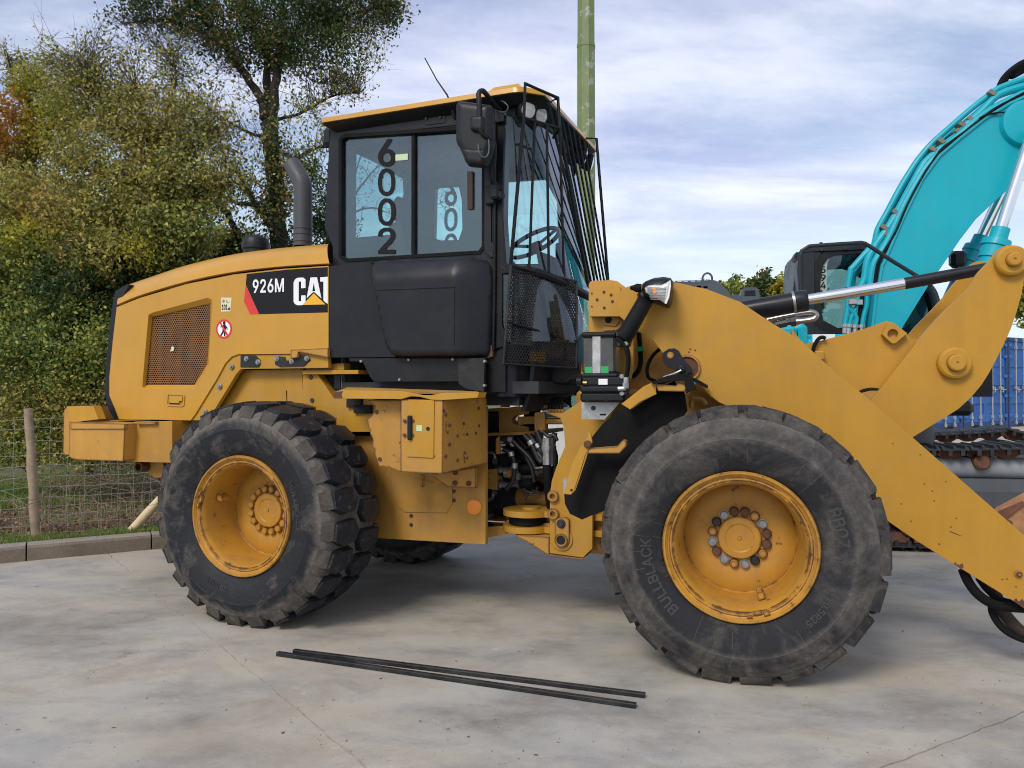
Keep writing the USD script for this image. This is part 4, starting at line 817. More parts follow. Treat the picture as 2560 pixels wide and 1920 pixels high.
# skirt beneath
sk = P("B", [(192, 1484), (895, 1484), (890, 1655), (800, 1640), (762, 1620), (758, 1604), (322, 1606), (300, 1580), (262, 1500), (195, 1500)], CV - 0.06)
obj("cab_skirt", prism(sk, CV - 0.06, CV - 0.03), "black_panel", loader)
obj("cab_skirt_end", prism(P("B", [(755, 1484), (895, 1484), (889, 1660), (800, 1642), (760, 1618)], CV - 0.075), CV - 0.075, CV - 0.055), "black_worn", loader)
for x, y in ((258, 1500), (505, 1492), (733, 1490), (457, 1595), (898, 1500), (896, 1625)):
    c = p3("B", x, y, CV - 0.06); obj("bolt", vcyl(c[0], c[2], 0.010, CV - 0.076, CV - 0.05, 10, 0.002), "bolt_steel", loader)
und = P("B", [(880, 1440), (990, 1445), (1380, 1520), (1390, 1560), (1200, 1640), (1080, 1660), (880, 1660)], CV + 0.02)
und_l, und_r = Polygon(und).intersection(sbox(-9, 0, p3("B", 1000, 1500, CV)[0], 9)), P("B", [(985, 1445), (1380, 1500), (1390, 1560), (1200, 1640), (1080, 1660), (960, 1660)], 0.99)
obj("cab_underside", prism(und_l, CV + 0.01, FARV), "black_frame", loader)
obj("cab_underside", prism(und_r, 0.99, FARV), "black_frame", loader)
obj("cab_mount", cat_([box3(-2.72, -2.60, CV, CV + 0.2, 1.42, 1.50), box3(-2.66, -2.52, CV, CV + 0.2, 1.38, 1.44)]), "matte_black", loader)
obj("cab_underfloor", box3(-2.6, -1.45, CV + 0.1, FARV - 0.1, 1.44, 1.52), "matte_black", loader)
# A pillar and front corner
ap = P("B", [(895, 285), (958, 252), (985, 250), (996, 300), (990, 500), (985, 760), (1000, 985), (1025, 1010), (1020, 1040), (985, 1045), (985, 1310), (1000, 1350), (1000, 1420), (925, 1440), (950, 1020), (890, 930)], CV - 0.005)
apoly = Polygon(ap).difference(Polygon(P("B", [(988, 1070), (1060, 1070), (1060, 1345), (988, 1325)], CV - 0.005)))
obj("front_pillar", prism(apoly, CV - 0.005, CV + 0.10), "black_frame", loader)
obj("pillar_trim", prism(P("B", [(896, 300), (925, 298), (928, 880), (950, 905), (950, 955), (925, 960), (905, 940), (893, 920)], CV - 0.018), CV - 0.018, CV), "black_panel", loader)
obj("pillar_pipe", tube(P3("B", [(948, 260), (948, 600), (946, 1000), (945, 1200), (940, 1445)], CV - 0.02), 0.010, 10), "black_frame", loader)
obj("mirror_mount", cat_([box3(*(lambda a, b: (a[0], b[0], CV - 0.05, CV, b[2], a[2]))(p3("B", 910, 600, CV), p3("B", 962, 690, CV)), 0.008), box3(*(lambda a, b: (a[0], b[0], CV - 0.10, CV - 0.02, b[2], a[2]))(p3("B", 950, 595, CV), p3("B", 995, 672, CV)), 0.014)]), "black_plastic", loader)
# windscreen, curved round the front
top = spline([(-1.53, CV + 0.02), (-1.43, CV + 0.09), (-1.36, CV + 0.26), (-1.335, CV + 0.46), (-1.33, VM)], 6)
top = np.vstack([top, np.stack([top[-2::-1, 0], 2 * VM - top[-2::-1, 1]], 1)])
def screen_row(z):
    k = (3.36 - z) / 1.0; return np.array([(u + 0.185 * k * math.sin(math.pi * i / (len(top) - 1)) ** 0.7, v, z) for i, (u, v) in enumerate(top)])
def zlow(v): return 2.36 - 0.14 * math.sin(math.pi * (v - CV) / (FARV - CV))
rows = []
for s_ in np.linspace(0, 1, 12):
    R_ = screen_row(3.36); R2 = []
    for i, (u, v) in enumerate(top):
        z = 3.37 + (zlow(v) - 3.37) * s_; R2.append(screen_row(z)[i])
    rows.append(R2)
obj("windscreen", quads(rows), "cab_glass", loader, smooth=True)
rows2 = [[screen_row(zlow(v) - (zlow(v) - 1.86) * s_)[i] * np.array([1, 1, 1]) for i, (u, v) in enumerate(top[: len(top) // 2])] for s_ in np.linspace(0.06, 1, 5)]
obj("lower_front_glass", quads(rows2), "cab_glass", loader, smooth=True)
rim_b = [screen_row(zlow(v) - 0.02)[i] for i, (u, v) in enumerate(top)]
obj("windscreen_base", tube(rim_b, 0.03, 8), "black_frame", loader)
obj("far_front_pillar", tube([(-1.545, FARV - 0.02, 3.4), (-1.50, FARV - 0.02, 2.3), (-1.50, FARV - 0.02, 1.6)], 0.05, 10), "black_frame", loader)
# black nose under the screen
nose = []
for z, gr_ in ((2.24, -0.03), (2.12, 0.03), (1.95, 0.07), (1.75, 0.07), (1.55, 0.02), (1.40, -0.10)):
    nose.append([(u + gr_ * math.sin(math.pi * (0.15 + 0.7 * i / (len(top) - 1))), v, z - (0.10 * abs(v - VM) if False else 0)) for i, (u, v) in enumerate(top[9:])])
nm = solid(nose, (-0.03, 0, 0)); obj("cab_nose", nm, "black_panel", loader, smooth=60)
obj("cab_nose_side", solid([[(u - 0.02, v, z) for u, v in top[:11]] for z in (1.84, 1.7, 1.5)], (-0.03, 0.01, 0)), "black_panel", loader, smooth=60)
# roof
rp = [(-2.894, 0.57), (-2.87, 0.53), (-1.42, 0.53), (-1.36, 0.545), (-1.245, 0.66), (-1.255, 0.80), (-1.262, VM)]
rp = rp + [(u, 2 * VM - v) for u, v in rp[-2::-1]]
zr = lambda u: 3.432 + 0.004 * (u + 2.9)
def roof_layer(inset, dz):
    pg = Polygon(rp).buffer(-inset, join_style=2); R_ = np.array(pg.exterior.coords)[:-1]; return [(u, v, zr(u) + dz) for u, v in R_]
obj("roof", hull(roof_layer(0.0, 0.0) + roof_layer(0.006, 0.034) + roof_layer(0.06, 0.052)), "yellow_hood", loader, smooth=35)
for vent in [hull([(-2.80 + a, 0.62 + b, zr(-2.8) + c) for a, b, c in ((0, 0, 0.03), (0.2, 0, 0.03), (0, 0.3, 0.03), (0.2, 0.3, 0.03), (0.03, 0.03, 0.075), (0.16, 0.03, 0.075), (0.03, 0.27, 0.075), (0.16, 0.27, 0.075))]), hull([(-1.62 + a, 0.56 + b, zr(-1.6) + c) for a, b, c in ((0, 0, 0.03), (0.26, 0, 0.03), (0, 0.3, 0.03), (0.26, 0.3, 0.03), (0.05, 0.02, 0.072), (0.22, 0.02, 0.072), (0.05, 0.27, 0.072), (0.22, 0.27, 0.072))])]: obj("roof_vent", vent, "yellow_hood", loader)
obj("roof_underside", hull([(u, v, zr(u) - 0.004) for u, v in Polygon(rp).buffer(-0.01).exterior.coords] + [(u, v, zr(u) - 0.05) for u, v in Polygon(rp).buffer(-0.085).exterior.coords]), "black_frame", loader)
obj("cab_top_band", box3(U0, -1.45, CV + 0.03, FARV - 0.03, 3.34, 3.44), "black_frame", loader)
# work lamps under the roof front
def work_lamp(c, r, aim, label=None):
    w = thing("work_lamp", label, parent=loader); a = np.array(aim, float); a /= np.linalg.norm(a); c = np.array(c)
    obj("lamp_body", tube([c - a * 0.10, c - a * 0.07, c - a * 0.01, c], np.array([r * 0.55, r * 0.9, r * 1.12, r * 1.12]), 24), "black_plastic", w)
    obj("lamp_bezel", tube([c - a * 0.005, c + a * 0.006], np.array([r * 1.14, r * 1.05]), 24), "black_plastic", w)
    obj("lamp_glass", tube([c + a * 0.004, c + a * 0.009, c + a * 0.014], np.array([r * 0.9, r * 0.75, r * 0.2]), 24), "lamp_lens", w, smooth=60)
    obj("lamp_bracket", tube([c - a * 0.05, c - a * 0.05 + np.array([0, 0, 0.12])], 0.014, 8), "black_plastic", w)
work_lamp(p3("Mg", 645, 345, 0.66), 0.062, (0.75, -0.55, -0.25))
work_lamp(p3("Mg", 795, 410, 0.80), 0.062, (0.85, -0.35, -0.25))
for v in (1.66, 1.84): work_lamp((-1.27, v, 3.33), 0.062, (0.9, 0.3, -0.25))
# seat, console and steering wheel
seat = thing("driver_seat", parent=loader)
obj("cushion", box3(-2.45, -1.95, 1.02, 1.52, 2.0, 2.16, 0.05), "dark_interior", seat)
obj("backrest", hull([(x, y, z) for y in (1.02, 1.52) for x, z in ((-2.46, 2.1), (-2.34, 2.1), (-2.62, 2.78), (-2.52, 2.82))]), "dark_interior", seat)
obj("headrest", box3(-2.68, -2.58, 1.14, 1.40, 2.84, 3.04, 0.04), "dark_interior", seat)
obj("pedestal", box3(-2.4, -2.0, 1.1, 1.45, 1.6, 2.0, 0.04), "dark_interior", seat)
obj("arm_console", box3(-2.30, -1.75, 1.56, 1.74, 2.18, 2.30, 0.04), "dark_interior", loader)
obj("side_console", box3(-2.75, -2.2, 1.6, 1.88, 1.7, 2.32, 0.05), "dark_interior", loader)
sw = thing("steering_wheel", parent=loader)
cS = np.array([-1.55, VM, 2.62]); ax = np.array([-0.45, 0, 0.9]); ax /= np.linalg.norm(ax); e1 = np.array([0, 1.0, 0]); e2 = np.cross(ax, e1)
obj("steering_rim", tube([cS + 0.20 * (math.cos(a) * e1 + math.sin(a) * e2) for a in np.linspace(0, 2 * math.pi, 37)], 0.016, 10, caps=False), "black_plastic", sw)
for a in (0.5, 2.6, 4.7): obj("spoke", tube([cS - ax * 0.03, cS + 0.19 * (math.cos(a) * e1 + math.sin(a) * e2)], 0.012, 8), "black_plastic", sw)
obj("steering_boss", tube([cS - ax * 0.06, cS - ax * 0.01], 0.05, 16), "black_plastic", sw)
obj("steering_column", hull([(-1.50, VM - 0.10, 2.55), (-1.50, VM + 0.10, 2.55), (-1.38, VM - 0.13, 2.5), (-1.38, VM + 0.13, 2.5), (-1.30, VM - 0.12, 1.6), (-1.30, VM + 0.12, 1.6), (-1.22, VM + 0.12, 1.6), (-1.22, VM - 0.12, 1.6)]), "dark_interior", loader)
obj("screen_monitor", box3(-1.50, -1.46, 1.62, 1.84, 2.45, 2.68, 0.01), "black_plastic", loader)
# guard in front of the windscreen
A1, A2 = p3("F", 1313, 209, 0.45), p3("F", 1395, 245, 0.72)
B1, B2, B3 = p3("F", 1371, 257, 0.69), p3("F", 1457.5, 346, 1.60), p3("F", 1491, 346, 1.66)
gA, gB = LF.pv("B", 1030, 1000, CV - 0.06), LF.pv("B", 1262, 1066, 0.80)
gC = LF.pv("B", 1432, 1116, 1.26); gD = LF.pv("B", 1535, 1080, 1.72)
m1a, m1b = p3("B", 1098, 238, 0.47), p3("B", 1284, 292, 0.73)
guard = thing("windscreen_guard", parent=loader)
rb = 0.0105
obj("guard_rail", tube([m1a, A1, A2, m1b], rb * 1.1, 8), "black_frame", guard)
obj("guard_rail", tube([m1a, m1b], rb, 8), "black_frame", guard)
obj("guard_rail", tube([A2, B1, B2, B3, gD], rb * 1.1, 8), "black_frame", guard)
obj("guard_rail", tube([gA, gB, gC], rb * 1.1, 8), "black_frame", guard)
obj("guard_rail", tube([gC, gD], rb * 1.1, 8), "black_frame", guard)
obj("guard_rail", tube([m1a, gA], rb * 1.2, 8), "black_frame", guard)
obj("guard_rail", tube([m1b, gC], rb * 1.1, 8), "black_frame", guard)
for t in (0.30, 0.63): obj("guard_bar", tube([m1a + (m1b - m1a) * t, gA + (gB - gA) * (t * 1.35)], rb * 0.9, 8), "black_frame", guard)
obj("guard_bar", tube([m1b + (A2 - m1b) * 0.0, gB + (gC - gB) * 0.25], rb * 0.9, 8), "black_frame", guard)
for i in range(7):
    t = i / 6.0
    obj("guard_bar", tube([B1 + (B2 - B1) * t, gC + (gD - gC) * (0.02 + 0.93 * t)], rb * 0.8, 8), "black_frame", guard)
obj("guard_stay", tube([m1b, B1 + (B2 - B1) * 0.12 + np.array([0, 0, -0.2])], rb * 0.9, 8), "black_frame", guard)
# perforated lower guard
pg = [LF.pv("B", x, y, v) for x, y, v in ((1030, 1000, CV - 0.06), (1345, 1092, 0.98), (1368, 1535, 0.94), (990, 1512, CV - 0.10))]
o_, ex_, ey_ = pg[3], pg[2] - pg[3], pg[0] - pg[3]
Lx, Ly = np.linalg.norm(ex_), np.linalg.norm(ey_); exn = ex_ / Lx; eyn = ey_ - exn * (ey_ @ exn); eyn /= np.linalg.norm(eyn); nn = np.cross(exn, eyn)
pp = [((q - o_) @ exn, (q - o_) @ eyn) for q in pg]
to3 = lambda V: o_ + V[:, :1] * exn + V[:, 1:2] * eyn + V[:, 2:3] * -nn * -1
obj("perforated_sheet", hexmesh(Polygon(pp), 0.0195, 0.40, to3, 0.003), "black_worn", guard, smooth=False)
pg2 = [to3(np.array([[x, y, 0.004]]))[0] for x, y in pp]
obj("sheet_frame", tube(pg2 + [pg2[0]], 0.011, 8), "black_worn", guard)
obj("guard_rail", tube([to3(np.array([[pp[0][0] * 0.45 + pp[3][0] * 0.55, Ly * 0.42, 0.012]]))[0], to3(np.array([[Lx * 0.98, Ly * 0.28, 0.012]]))[0]], 0.008, 8), "black_frame", guard)
yq = [((x_ - 1030) / 310.0, (y_ - 1515) / -500.0) for x_, y_ in ((1090, 1450), (1150, 1455), (1150, 1483), (1090, 1480))]
obj("yellow_sticker", tm([to3(np.array([[Lx * 0.0 + 0.10 + a, 0.03 + b, -0.012]]))[0] for a, b in ((0.10, 0.0), (0.22, 0.0), (0.22, 0.07), (0.10, 0.07))], [(0, 1, 2), (0, 2, 3), (0, 2, 1), (0, 3, 2)]), "amber_print", guard, smooth=False)
# mirror
mv = 0.40
mirror = thing("side_mirror", parent=loader)
mp = P("B", [(752, 165), (768, 150), (925, 172), (938, 190), (936, 385), (922, 440), (905, 480), (888, 492), (808, 482), (796, 465), (770, 402), (752, 372), (747, 300)], mv)
obj("mirror_housing", puff(mp, mv, 0.045, 0.05, 0.014, back=0.035), "black_plastic", mirror, smooth=45)
obj("mirror_lower_housing", puff(P("B", [(768, 392), (918, 400), (912, 440), (898, 486), (886, 494), (812, 486), (800, 468)], mv - 0.02), mv - 0.022, 0.035, 0.03, 0.012, back=0.03), "black_plastic", mirror, smooth=45)
obj("mirror_clamp", puff(P("B", [(826, 240), (838, 228), (890, 230), (900, 240), (898, 310), (884, 318), (840, 316), (824, 300)], mv - 0.04), mv - 0.04, 0.035, 0.02, 0.01, back=0.04), "black_plastic", mirror, smooth=45)
obj("mirror_arm", tube([p3("B", 868, 240, mv - 0.05), p3("B", 866, 150, mv - 0.05), p3("B", 864, 112, mv - 0.045), p3("B", 878, 98, mv - 0.03), p3("B", 895, 105, mv), p3("B", 940, 160, CV - 0.08), p3("B", 978, 195, CV)], 0.016, 10, 4), "black_plastic", mirror)
obj("mirror_arm", tube([p3("B", 868, 296, mv - 0.07), p3("B", 885, 322, mv - 0.06), p3("B", 918, 345, mv - 0.02), p3("B", 942, 365, mv + 0.04), p3("B", 946, 420, 0.46), p3("B", 940, 520, 0.5), p3("B", 944, 568, 0.52), p3("B", 985, 610, CV - 0.06)], 0.014, 10, 4), "black_frame", mirror)
obj("mirror_cable", tube([p3("B", 860, 372, mv - 0.07), p3("B", 866, 410, mv - 0.085), p3("B", 885, 440, mv - 0.08), p3("B", 908, 436, mv - 0.07), p3("B", 918, 400, mv - 0.06), p3("B", 916, 350, mv - 0.05)], 0.004, 6, 5), "excavator_grey", mirror)
obj("roof_cable", tube([p3("Mg", 300, 225, CV - 0.03), p3("Mg", 370, 255, CV - 0.06), p3("Mg", 415, 310, CV - 0.06), p3("Mg", 390, 365, CV - 0.05), p3("Mg", 330, 368, CV - 0.03), p3("Mg", 290, 335, CV - 0.01)], 0.005, 6, 5), "excavator_grey", mirror)
obj("mirror_bracket", prism(P("Mg", [(255, 350), (372, 395), (370, 480), (300, 492), (262, 470)], CV - 0.02), CV - 0.03, CV + 0.02), "black_plastic", mirror)
# antenna
obj("antenna", tube([p3("S", 1085, 305, CV - 0.02), p3("S", 1075, 245, CV - 0.03), p3("S", 1030, 130, CV - 0.04), p3("F", 1092, 200, CV - 0.05), p3("F", 1062, 145, CV - 0.05)], np.array([0.012, 0.009, 0.006, 0.0045, 0.004]), 8), "black_plastic", loader)
obj("antenna_base", tube([p3("S", 1100, 330, CV), p3("S", 1082, 270, CV - 0.03)], 0.014, 10), "black_plastic", loader)
q = p3("B", 82, 330, CV + 0.06); obj("rear_work_lamp", cat_([box3(q[0] - 0.06, q[0] + 0.04, q[1], q[1] + 0.14, q[2] - 0.075, q[2] + 0.075, 0.03)]), "black_plastic", loader)

# --------------------------------------------------------------- articulated joint
HA = 1.10
def h3(x, y, v=HA): return p3("R", x, y, v)
def hpl(name, pts, v0, v1, mat="yellow_dusty"): obj(name, prism(P("R", pts, v0), v0, v1), mat, loader)
hpl("hitch_plate", [(100, 110), (900, 60), (905, 95), (880, 105), (100, 140)], HA - 0.05, HA + 0.45)
hpl("hitch_plate", [(100, 410), (845, 375), (850, 420), (100, 440)], HA - 0.05, HA + 0.45)
hpl("hitch_web", [(100, 130), (320, 120), (330, 400), (100, 420)], HA + 0.12, HA + 0.2)
hpl("hitch_web", [(320, 120), (700, 90), (690, 170), (520, 190), (480, 230), (500, 290), (690, 330), (690, 390), (330, 400)], HA + 0.02, HA + 0.10)
hpl("hitch_strut", [(345, 90), (395, 88), (460, -90), (420, -90)], HA - 0.1, HA)
obj("joint_pin", cat_([tube([h3(735, 80, HA + 0.1), h3(735, 395, HA + 0.1)], 0.06, 20)]), "black_rubber", loader)
hpl("hitch_lug", [(560, 205), (770, 200), (770, 290), (560, 300)], HA + 0.0, HA + 0.12)
hpl("lock_pad", [(775, 150), (865, 150), (885, 170), (888, 380), (870, 396), (780, 388), (765, 365), (762, 170)], HA - 0.12, HA - 0.05, "yellow_paint")
obj("lock_bar", tube([h3(870, 258, HA - 0.08), h3(1125, 258, HA - 0.08)], 0.022, 8), "yellow_paint", loader)
q = [(785, 170), (855, 170), (868, 185), (870, 360), (850, 375), (790, 368)]
hpl("lock_pad_face", q, HA - 0.122, HA - 0.10, "yellow_dusty")
obj("relay_box", prism(P("R", [(180, 150), (318, 160), (318, 350), (180, 360)], HA), HA, HA + 0.1), "black_plastic", loader)
hpl("valve_block", [(180, 850), (300, 840), (300, 1100), (180, 1080)], HA - 0.06, HA + 0.05)
obj("bolt", vcyl(h3(250, 925)[0], h3(250, 925)[2], 0.018, HA - 0.075, HA, 6), "yellow_dusty", loader)
hpl("hose_bracket", [(290, 470), (335, 440), (335, 660), (290, 660)], HA - 0.1, HA - 0.04)
for y in (515, 555, 600, 640): obj("hose_fitting", tube([h3(335, y, HA - 0.07), h3(410, y - 6, HA - 0.05)], np.array([0.011, 0.008]), 10), "steel_pipe", loader)
for y0 in (845, 1030):
    obj("hydraulic_elbow", tube([h3(330, y0 + 10), h3(390, y0 + 5), h3(450, y0 + 8), h3(520, y0 - 8), h3(600, y0)], np.array([0.028, 0.022, 0.022, 0.026, 0.030]), 14, 3), "steel_pipe", loader)
    obj("hydraulic_hose", tube([h3(590, y0), h3(700, y0 - 10), h3(800, y0 + 20, HA + 0.1), h3(1000, y0 + 60, HA + 0.2)], 0.032, 12, 4), "black_rubber", loader)
    obj("hose_flange", tube([h3(290, y0 + 12), h3(345, y0 + 10)], 0.045, 12), "dark_steel", loader)
obj("steel_tube", tube([h3(160, 640), h3(230, 640), h3(275, 670), h3(285, 760)], 0.011, 10, 4), "steel_pipe", loader)
obj("steel_tube", tube([h3(160, 1215), h3(220, 1210), h3(255, 1180), h3(265, 1100)], 0.014, 10, 4), "steel_pipe", loader)
for y in (750, 1105): obj("tube_nut", tube([h3(265, y), h3(300, y)], 0.026, 8), "steel_pipe", loader)
obj("drive_shaft", tube([h3(200, 1180, VM), h3(560, 1185, VM), h3(600, 1185, VM), h3(640, 1185, VM), h3(690, 1190, VM), h3(800, 1195, VM), h3(950, 1205, VM), h3(1250, 1215, VM)], np.array([0.075, 0.075, 0.09, 0.06, 0.045, 0.045, 0.07, 0.07]), 18), "yellow_dusty", loader)
obj("steering_cylinder", tube([h3(100, 1450, HA - 0.12), h3(300, 1455, HA - 0.12)], 0.02, 14), "chrome", loader)
obj("steering_rod", tube([h3(150, 1455, HA - 0.12), h3(540, 1470, HA - 0.12)], 0.026, 16), "chrome", loader)
for z in (0.86, 0.62):
    pass
def oval(k, pts, v0, z0, z1, mat, name):
    pass
ca = h3(655, 1370, HA - 0.16); cb = h3(655, 1560, HA - 0.16)
for name, zz in (("cylinder_ear", ca[2]), ("cylinder_ear", cb[2])):
    pl = unary_union([Point(ca[0], HA - 0.12).buffer(0.17), sbox(ca[0], HA - 0.20, ca[0] + 0.55, HA + 0.02)])
    obj(name, plan(pl, zz - 0.02, zz + 0.02), "yellow_paint", loader)
obj("cylinder_eye", tube([(ca[0], HA - 0.12, cb[2] + 0.03), (ca[0], HA - 0.12, ca[2] - 0.03)], 0.13, 24), "black_rubber", loader)
obj("ear_pin", tube([(ca[0] + 0.02, HA - 0.12, ca[2] + 0.015), (ca[0] + 0.02, HA - 0.12, ca[2] + 0.035)], 0.06, 24), "yellow_paint", loader)
for z in (h3(220, 1375)[2], h3(220, 1515)[2]): obj("grease_cap", tube([(h3(220, 1400)[0], HA - 0.1, z - 0.012), (h3(220, 1400)[0], HA - 0.1, z + 0.012)], 0.07, 24), "dark_steel", loader)
hpl("belly_plate", [(60, 1560), (940, 1500), (960, 1560), (540, 1610), (100, 1700)], HA - 0.15, 2 * VM - HA)
# dark bulk of pipes behind
obj("transmission_case", box3(-2.0, -1.66, 1.15, 1.85, 0.62, 1.30, 0.06), "matte_black", loader)
hs = [((380, 560), (560, 620), (720, 650), (880, 780)), ((420, 700), (600, 640), (760, 700), (860, 900)), ((400, 760), (560, 760), (740, 860), (900, 880)), ((640, 520), (760, 560), (860, 640), (930, 760))]
for k, pts in enumerate(hs): obj("hydraulic_hose", tube([h3(x, y, HA + 0.05 + 0.07 * k) for x, y in pts], 0.028, 12, 5), "black_rubber", loader)
for x, r in ((912, 0.030), (975, 0.024)):
    obj("hose_coupling", tube([h3(x, 465, 0.92), h3(x, 550, 0.92), h3(x, 560, 0.92), h3(x, 605, 0.92), h3(x, 640, 0.92), h3(x + 2, 790, 0.92)], np.array([r, r, r * 1.25, r * 1.25, r * 0.9, r * 0.95]), 8 if x < 950 else 10), "galvanised_steel" if x < 950 else "dark_steel", loader)
obj("hydraulic_hose", tube([h3(914, 790, 0.92), h3(920, 950, 0.92), h3(940, 1150, 0.95), h3(960, 1300, 1.0)], 0.030, 12, 5), "black_rubber", loader)
for k in range(5):
    obj("thin_hose", tube([h3(940 + 40 * k, 130, 1.0), h3(945 + 38 * k, 60 - 12 * k, 1.02), h3(1000 + 30 * k, -20, 1.05), h3(1120 + 20 * k, -10 + 20 * k, 1.1), h3(1200, -40 + 30 * k, 1.15)], 0.009, 8, 5), "black_rubber", loader)
    obj("hose_fitting", tube([h3(945 + 40 * k, 110, 1.0), h3(945 + 40 * k, 165, 1.0)], 0.013, 8), "yellow_dusty", loader)
obj("hose_rail", prism(P("R", [(890, 165), (1150, 160), (1150, 215), (890, 215)], 0.99), 0.99, 1.03), "dark_steel", loader)

for k, (pts, v, r) in enumerate([([((340, 470), (470, 480), (560, 560), (700, 700), (790, 860))], 1.02, 0.017), ([((360, 520), (500, 540), (620, 640), (720, 820), (760, 1000))], 1.05, 0.014), ([((380, 600), (480, 660), (520, 800), (500, 980), (420, 1090))], 1.0, 0.016), ([((640, 430), (720, 520), (800, 700), (850, 760))], 0.98, 0.02),
        ([((700, 430), (800, 560), (880, 700), (940, 740))], 1.0, 0.022), ([((560, 460), (640, 560), (760, 620), (880, 640), (990, 600))], 1.2, 0.02), ([((630, 1180), (660, 1120), (760, 1130), (800, 1060))], 1.0, 0.006), ([((650, 1220), (700, 1150), (820, 1160), (900, 1100))], 0.98, 0.005), ([((440, 900), (560, 930), (700, 940), (880, 905))], 1.12, 0.024)]):
    obj("hydraulic_hose", tube([h3(x, y, v) for x, y in pts[0]], r, 10, 5), "hose_black", loader)
for x, y, v, dx, dy, r in ((470, 480, 1.02, 26, 3, 0.021), (500, 540, 1.05, 24, 8, 0.018), (480, 660, 1.0, 8, 24, 0.02), (720, 520, 0.98, 14, 24, 0.025), (800, 560, 1.0, 14, 22, 0.027), (520, 800, 1.0, -2, 30, 0.02), (440, 900, 1.10, 40, 10, 0.03), (560, 930, 1.10, 30, 4, 0.027)):
    obj("hose_ferrule", tube([h3(x - dx, y - dy, v), h3(x + dx, y + dy, v)], r, 10), "galvanised_steel", loader)
for x0, y0, x1, y1, v in ((620, 560, 690, 600, 1.10), (480, 740, 560, 790, 1.12), (560, 820, 660, 880, 1.14), (410, 860, 470, 950, 1.06)):
    a, b = h3(x0, y0, v), h3(x1, y1, v); obj("valve_body", box3(a[0], b[0], v, v + 0.08, b[2], a[2], 0.008), "yellow_dusty" if y0 > 800 else "dark_steel", loader)
for k, (pts, v, r) in enumerate([([(790, 380), (850, 520), (900, 640), (1010, 700)], 0.97, 0.022), ([(800, 640), (860, 720), (930, 850), (960, 1000)], 0.99, 0.026), ([(1010, 400), (990, 560), (1020, 700), (1000, 900)], 0.97, 0.018), ([(860, 380), (930, 440), (1000, 430), (1040, 500)], 0.96, 0.014), ([(790, 900), (850, 860), (930, 880), (990, 840)], 1.0, 0.03)]):
    obj("hydraulic_hose", tube([h3(x, y, v) for x, y in pts], r, 10, 5), "hose_black", loader)
obj("frame_tube", tube([h3(800, 330, 1.3), h3(800, 1200, 1.3)], 0.045, 14), "yellow_dusty", loader)
obj("grease_line", tube([h3(780, 830, 0.96), h3(890, 820, 0.95), h3(960, 835, 0.95)], 0.008, 8), "steel_pipe", loader)
obj("rear_mirror_frame", tube([(q[0], q[1], q[2]) for q in (p3("T", x, y, 1.75) for x, y in ((915, 1420), (890, 1540), (920, 1560), (1020, 1550), (1050, 1500), (1055, 1410)))], 0.013, 8, 3), "black_plastic", loader)
# --------------------------------------------------------------- front frame
LF, XF = LFF, XFRONT
ff = 0.78
fr = P("D", [(1700, 390), (1560, 480), (1590, 560), (1600, 690), (1540, 830), (1510, 920), (1497, 1010), (1495, 1410), (1720, 1440), (1782, 1380), (1786, 700), (1990, 330), (1990, -60), (1720, -60)], ff)
obj("front_frame_plate", prism(fr, ff, ff + 0.05), "yellow_paint", loader)
obj("front_frame_rib", prism(P("D", [(1460, 465), (1640, 470), (1700, 400), (1720, 440), (1650, 640), (1560, 900), (1540, 830), (1600, 690), (1590, 560), (1560, 500)], ff + 0.03), ff + 0.06, ff + 0.09), "yellow_paint", loader)
obj("front_frame_foot", prism(P("D", [(1268, 1285), (1495, 1300), (1495, 1412), (1722, 1442), (1800, 1385), (1830, 1340), (1830, 1350), (1720, 1450), (1490, 1420)], ff + 0.02), ff - 0.0, 2 * VM - ff), "yellow_worn", loader)
obj("front_frame_core", box3(-1.05, 0.55, 0.90, 1.66, 0.45, 1.55, 0.03), "yellow_dusty", loader)
lug = P("D", [(1530, 1190), (1545, 1172), (1605, 1168), (1626, 1185), (1626, 1330), (1610, 1365), (1560, 1370), (1530, 1340)], ff - 0.02)
obj("tie_plate", prism(lug, ff - 0.022, ff), "yellow_worn", loader)
q = p3("D", 1577, 1318, ff); obj("tie_hole_ring", lathe([(ff - 0.03, 0.030), (ff - 0.035, 0.042), (ff - 0.02, 0.047), (ff, 0.047)], 28, center=(q[0], 0, q[2])), "yellow_worn", loader)
obj("tie_hole", vcyl(q[0], q[2], 0.031, ff - 0.026, ff, 24), "matte_black", loader)
obj("tie_flange", prism(Point(q[0], q[2]).buffer(0.072), ff - 0.010, ff + 0.0), "yellow_paint", loader)
q = p3("D", 1577, 1208, ff); obj("tie_bolt", cat_([vcyl(q[0], q[2], 0.030, ff - 0.030, ff - 0.02, 24, 0.004), vcyl(q[0], q[2], 0.018, ff - 0.045, ff - 0.02, 6)]), "dark_steel", loader)
for x, y in ((1520, 1024), (1522, 1143)):
    q = p3("D", x, y, ff); obj("frame_boss", lathe([(ff, 0.04), (ff - 0.03, 0.036), (ff - 0.03, 0.018), (ff - 0.01, 0.016)], 20, center=(q[0], 0, q[2])), "yellow_worn", loader)
obj("serial_plate", prism(P("D", [(1585, 905), (1612, 902), (1610, 1010), (1588, 1010)], ff - 0.001), ff - 0.0015, ff), "silver_tape", loader, smooth=False)
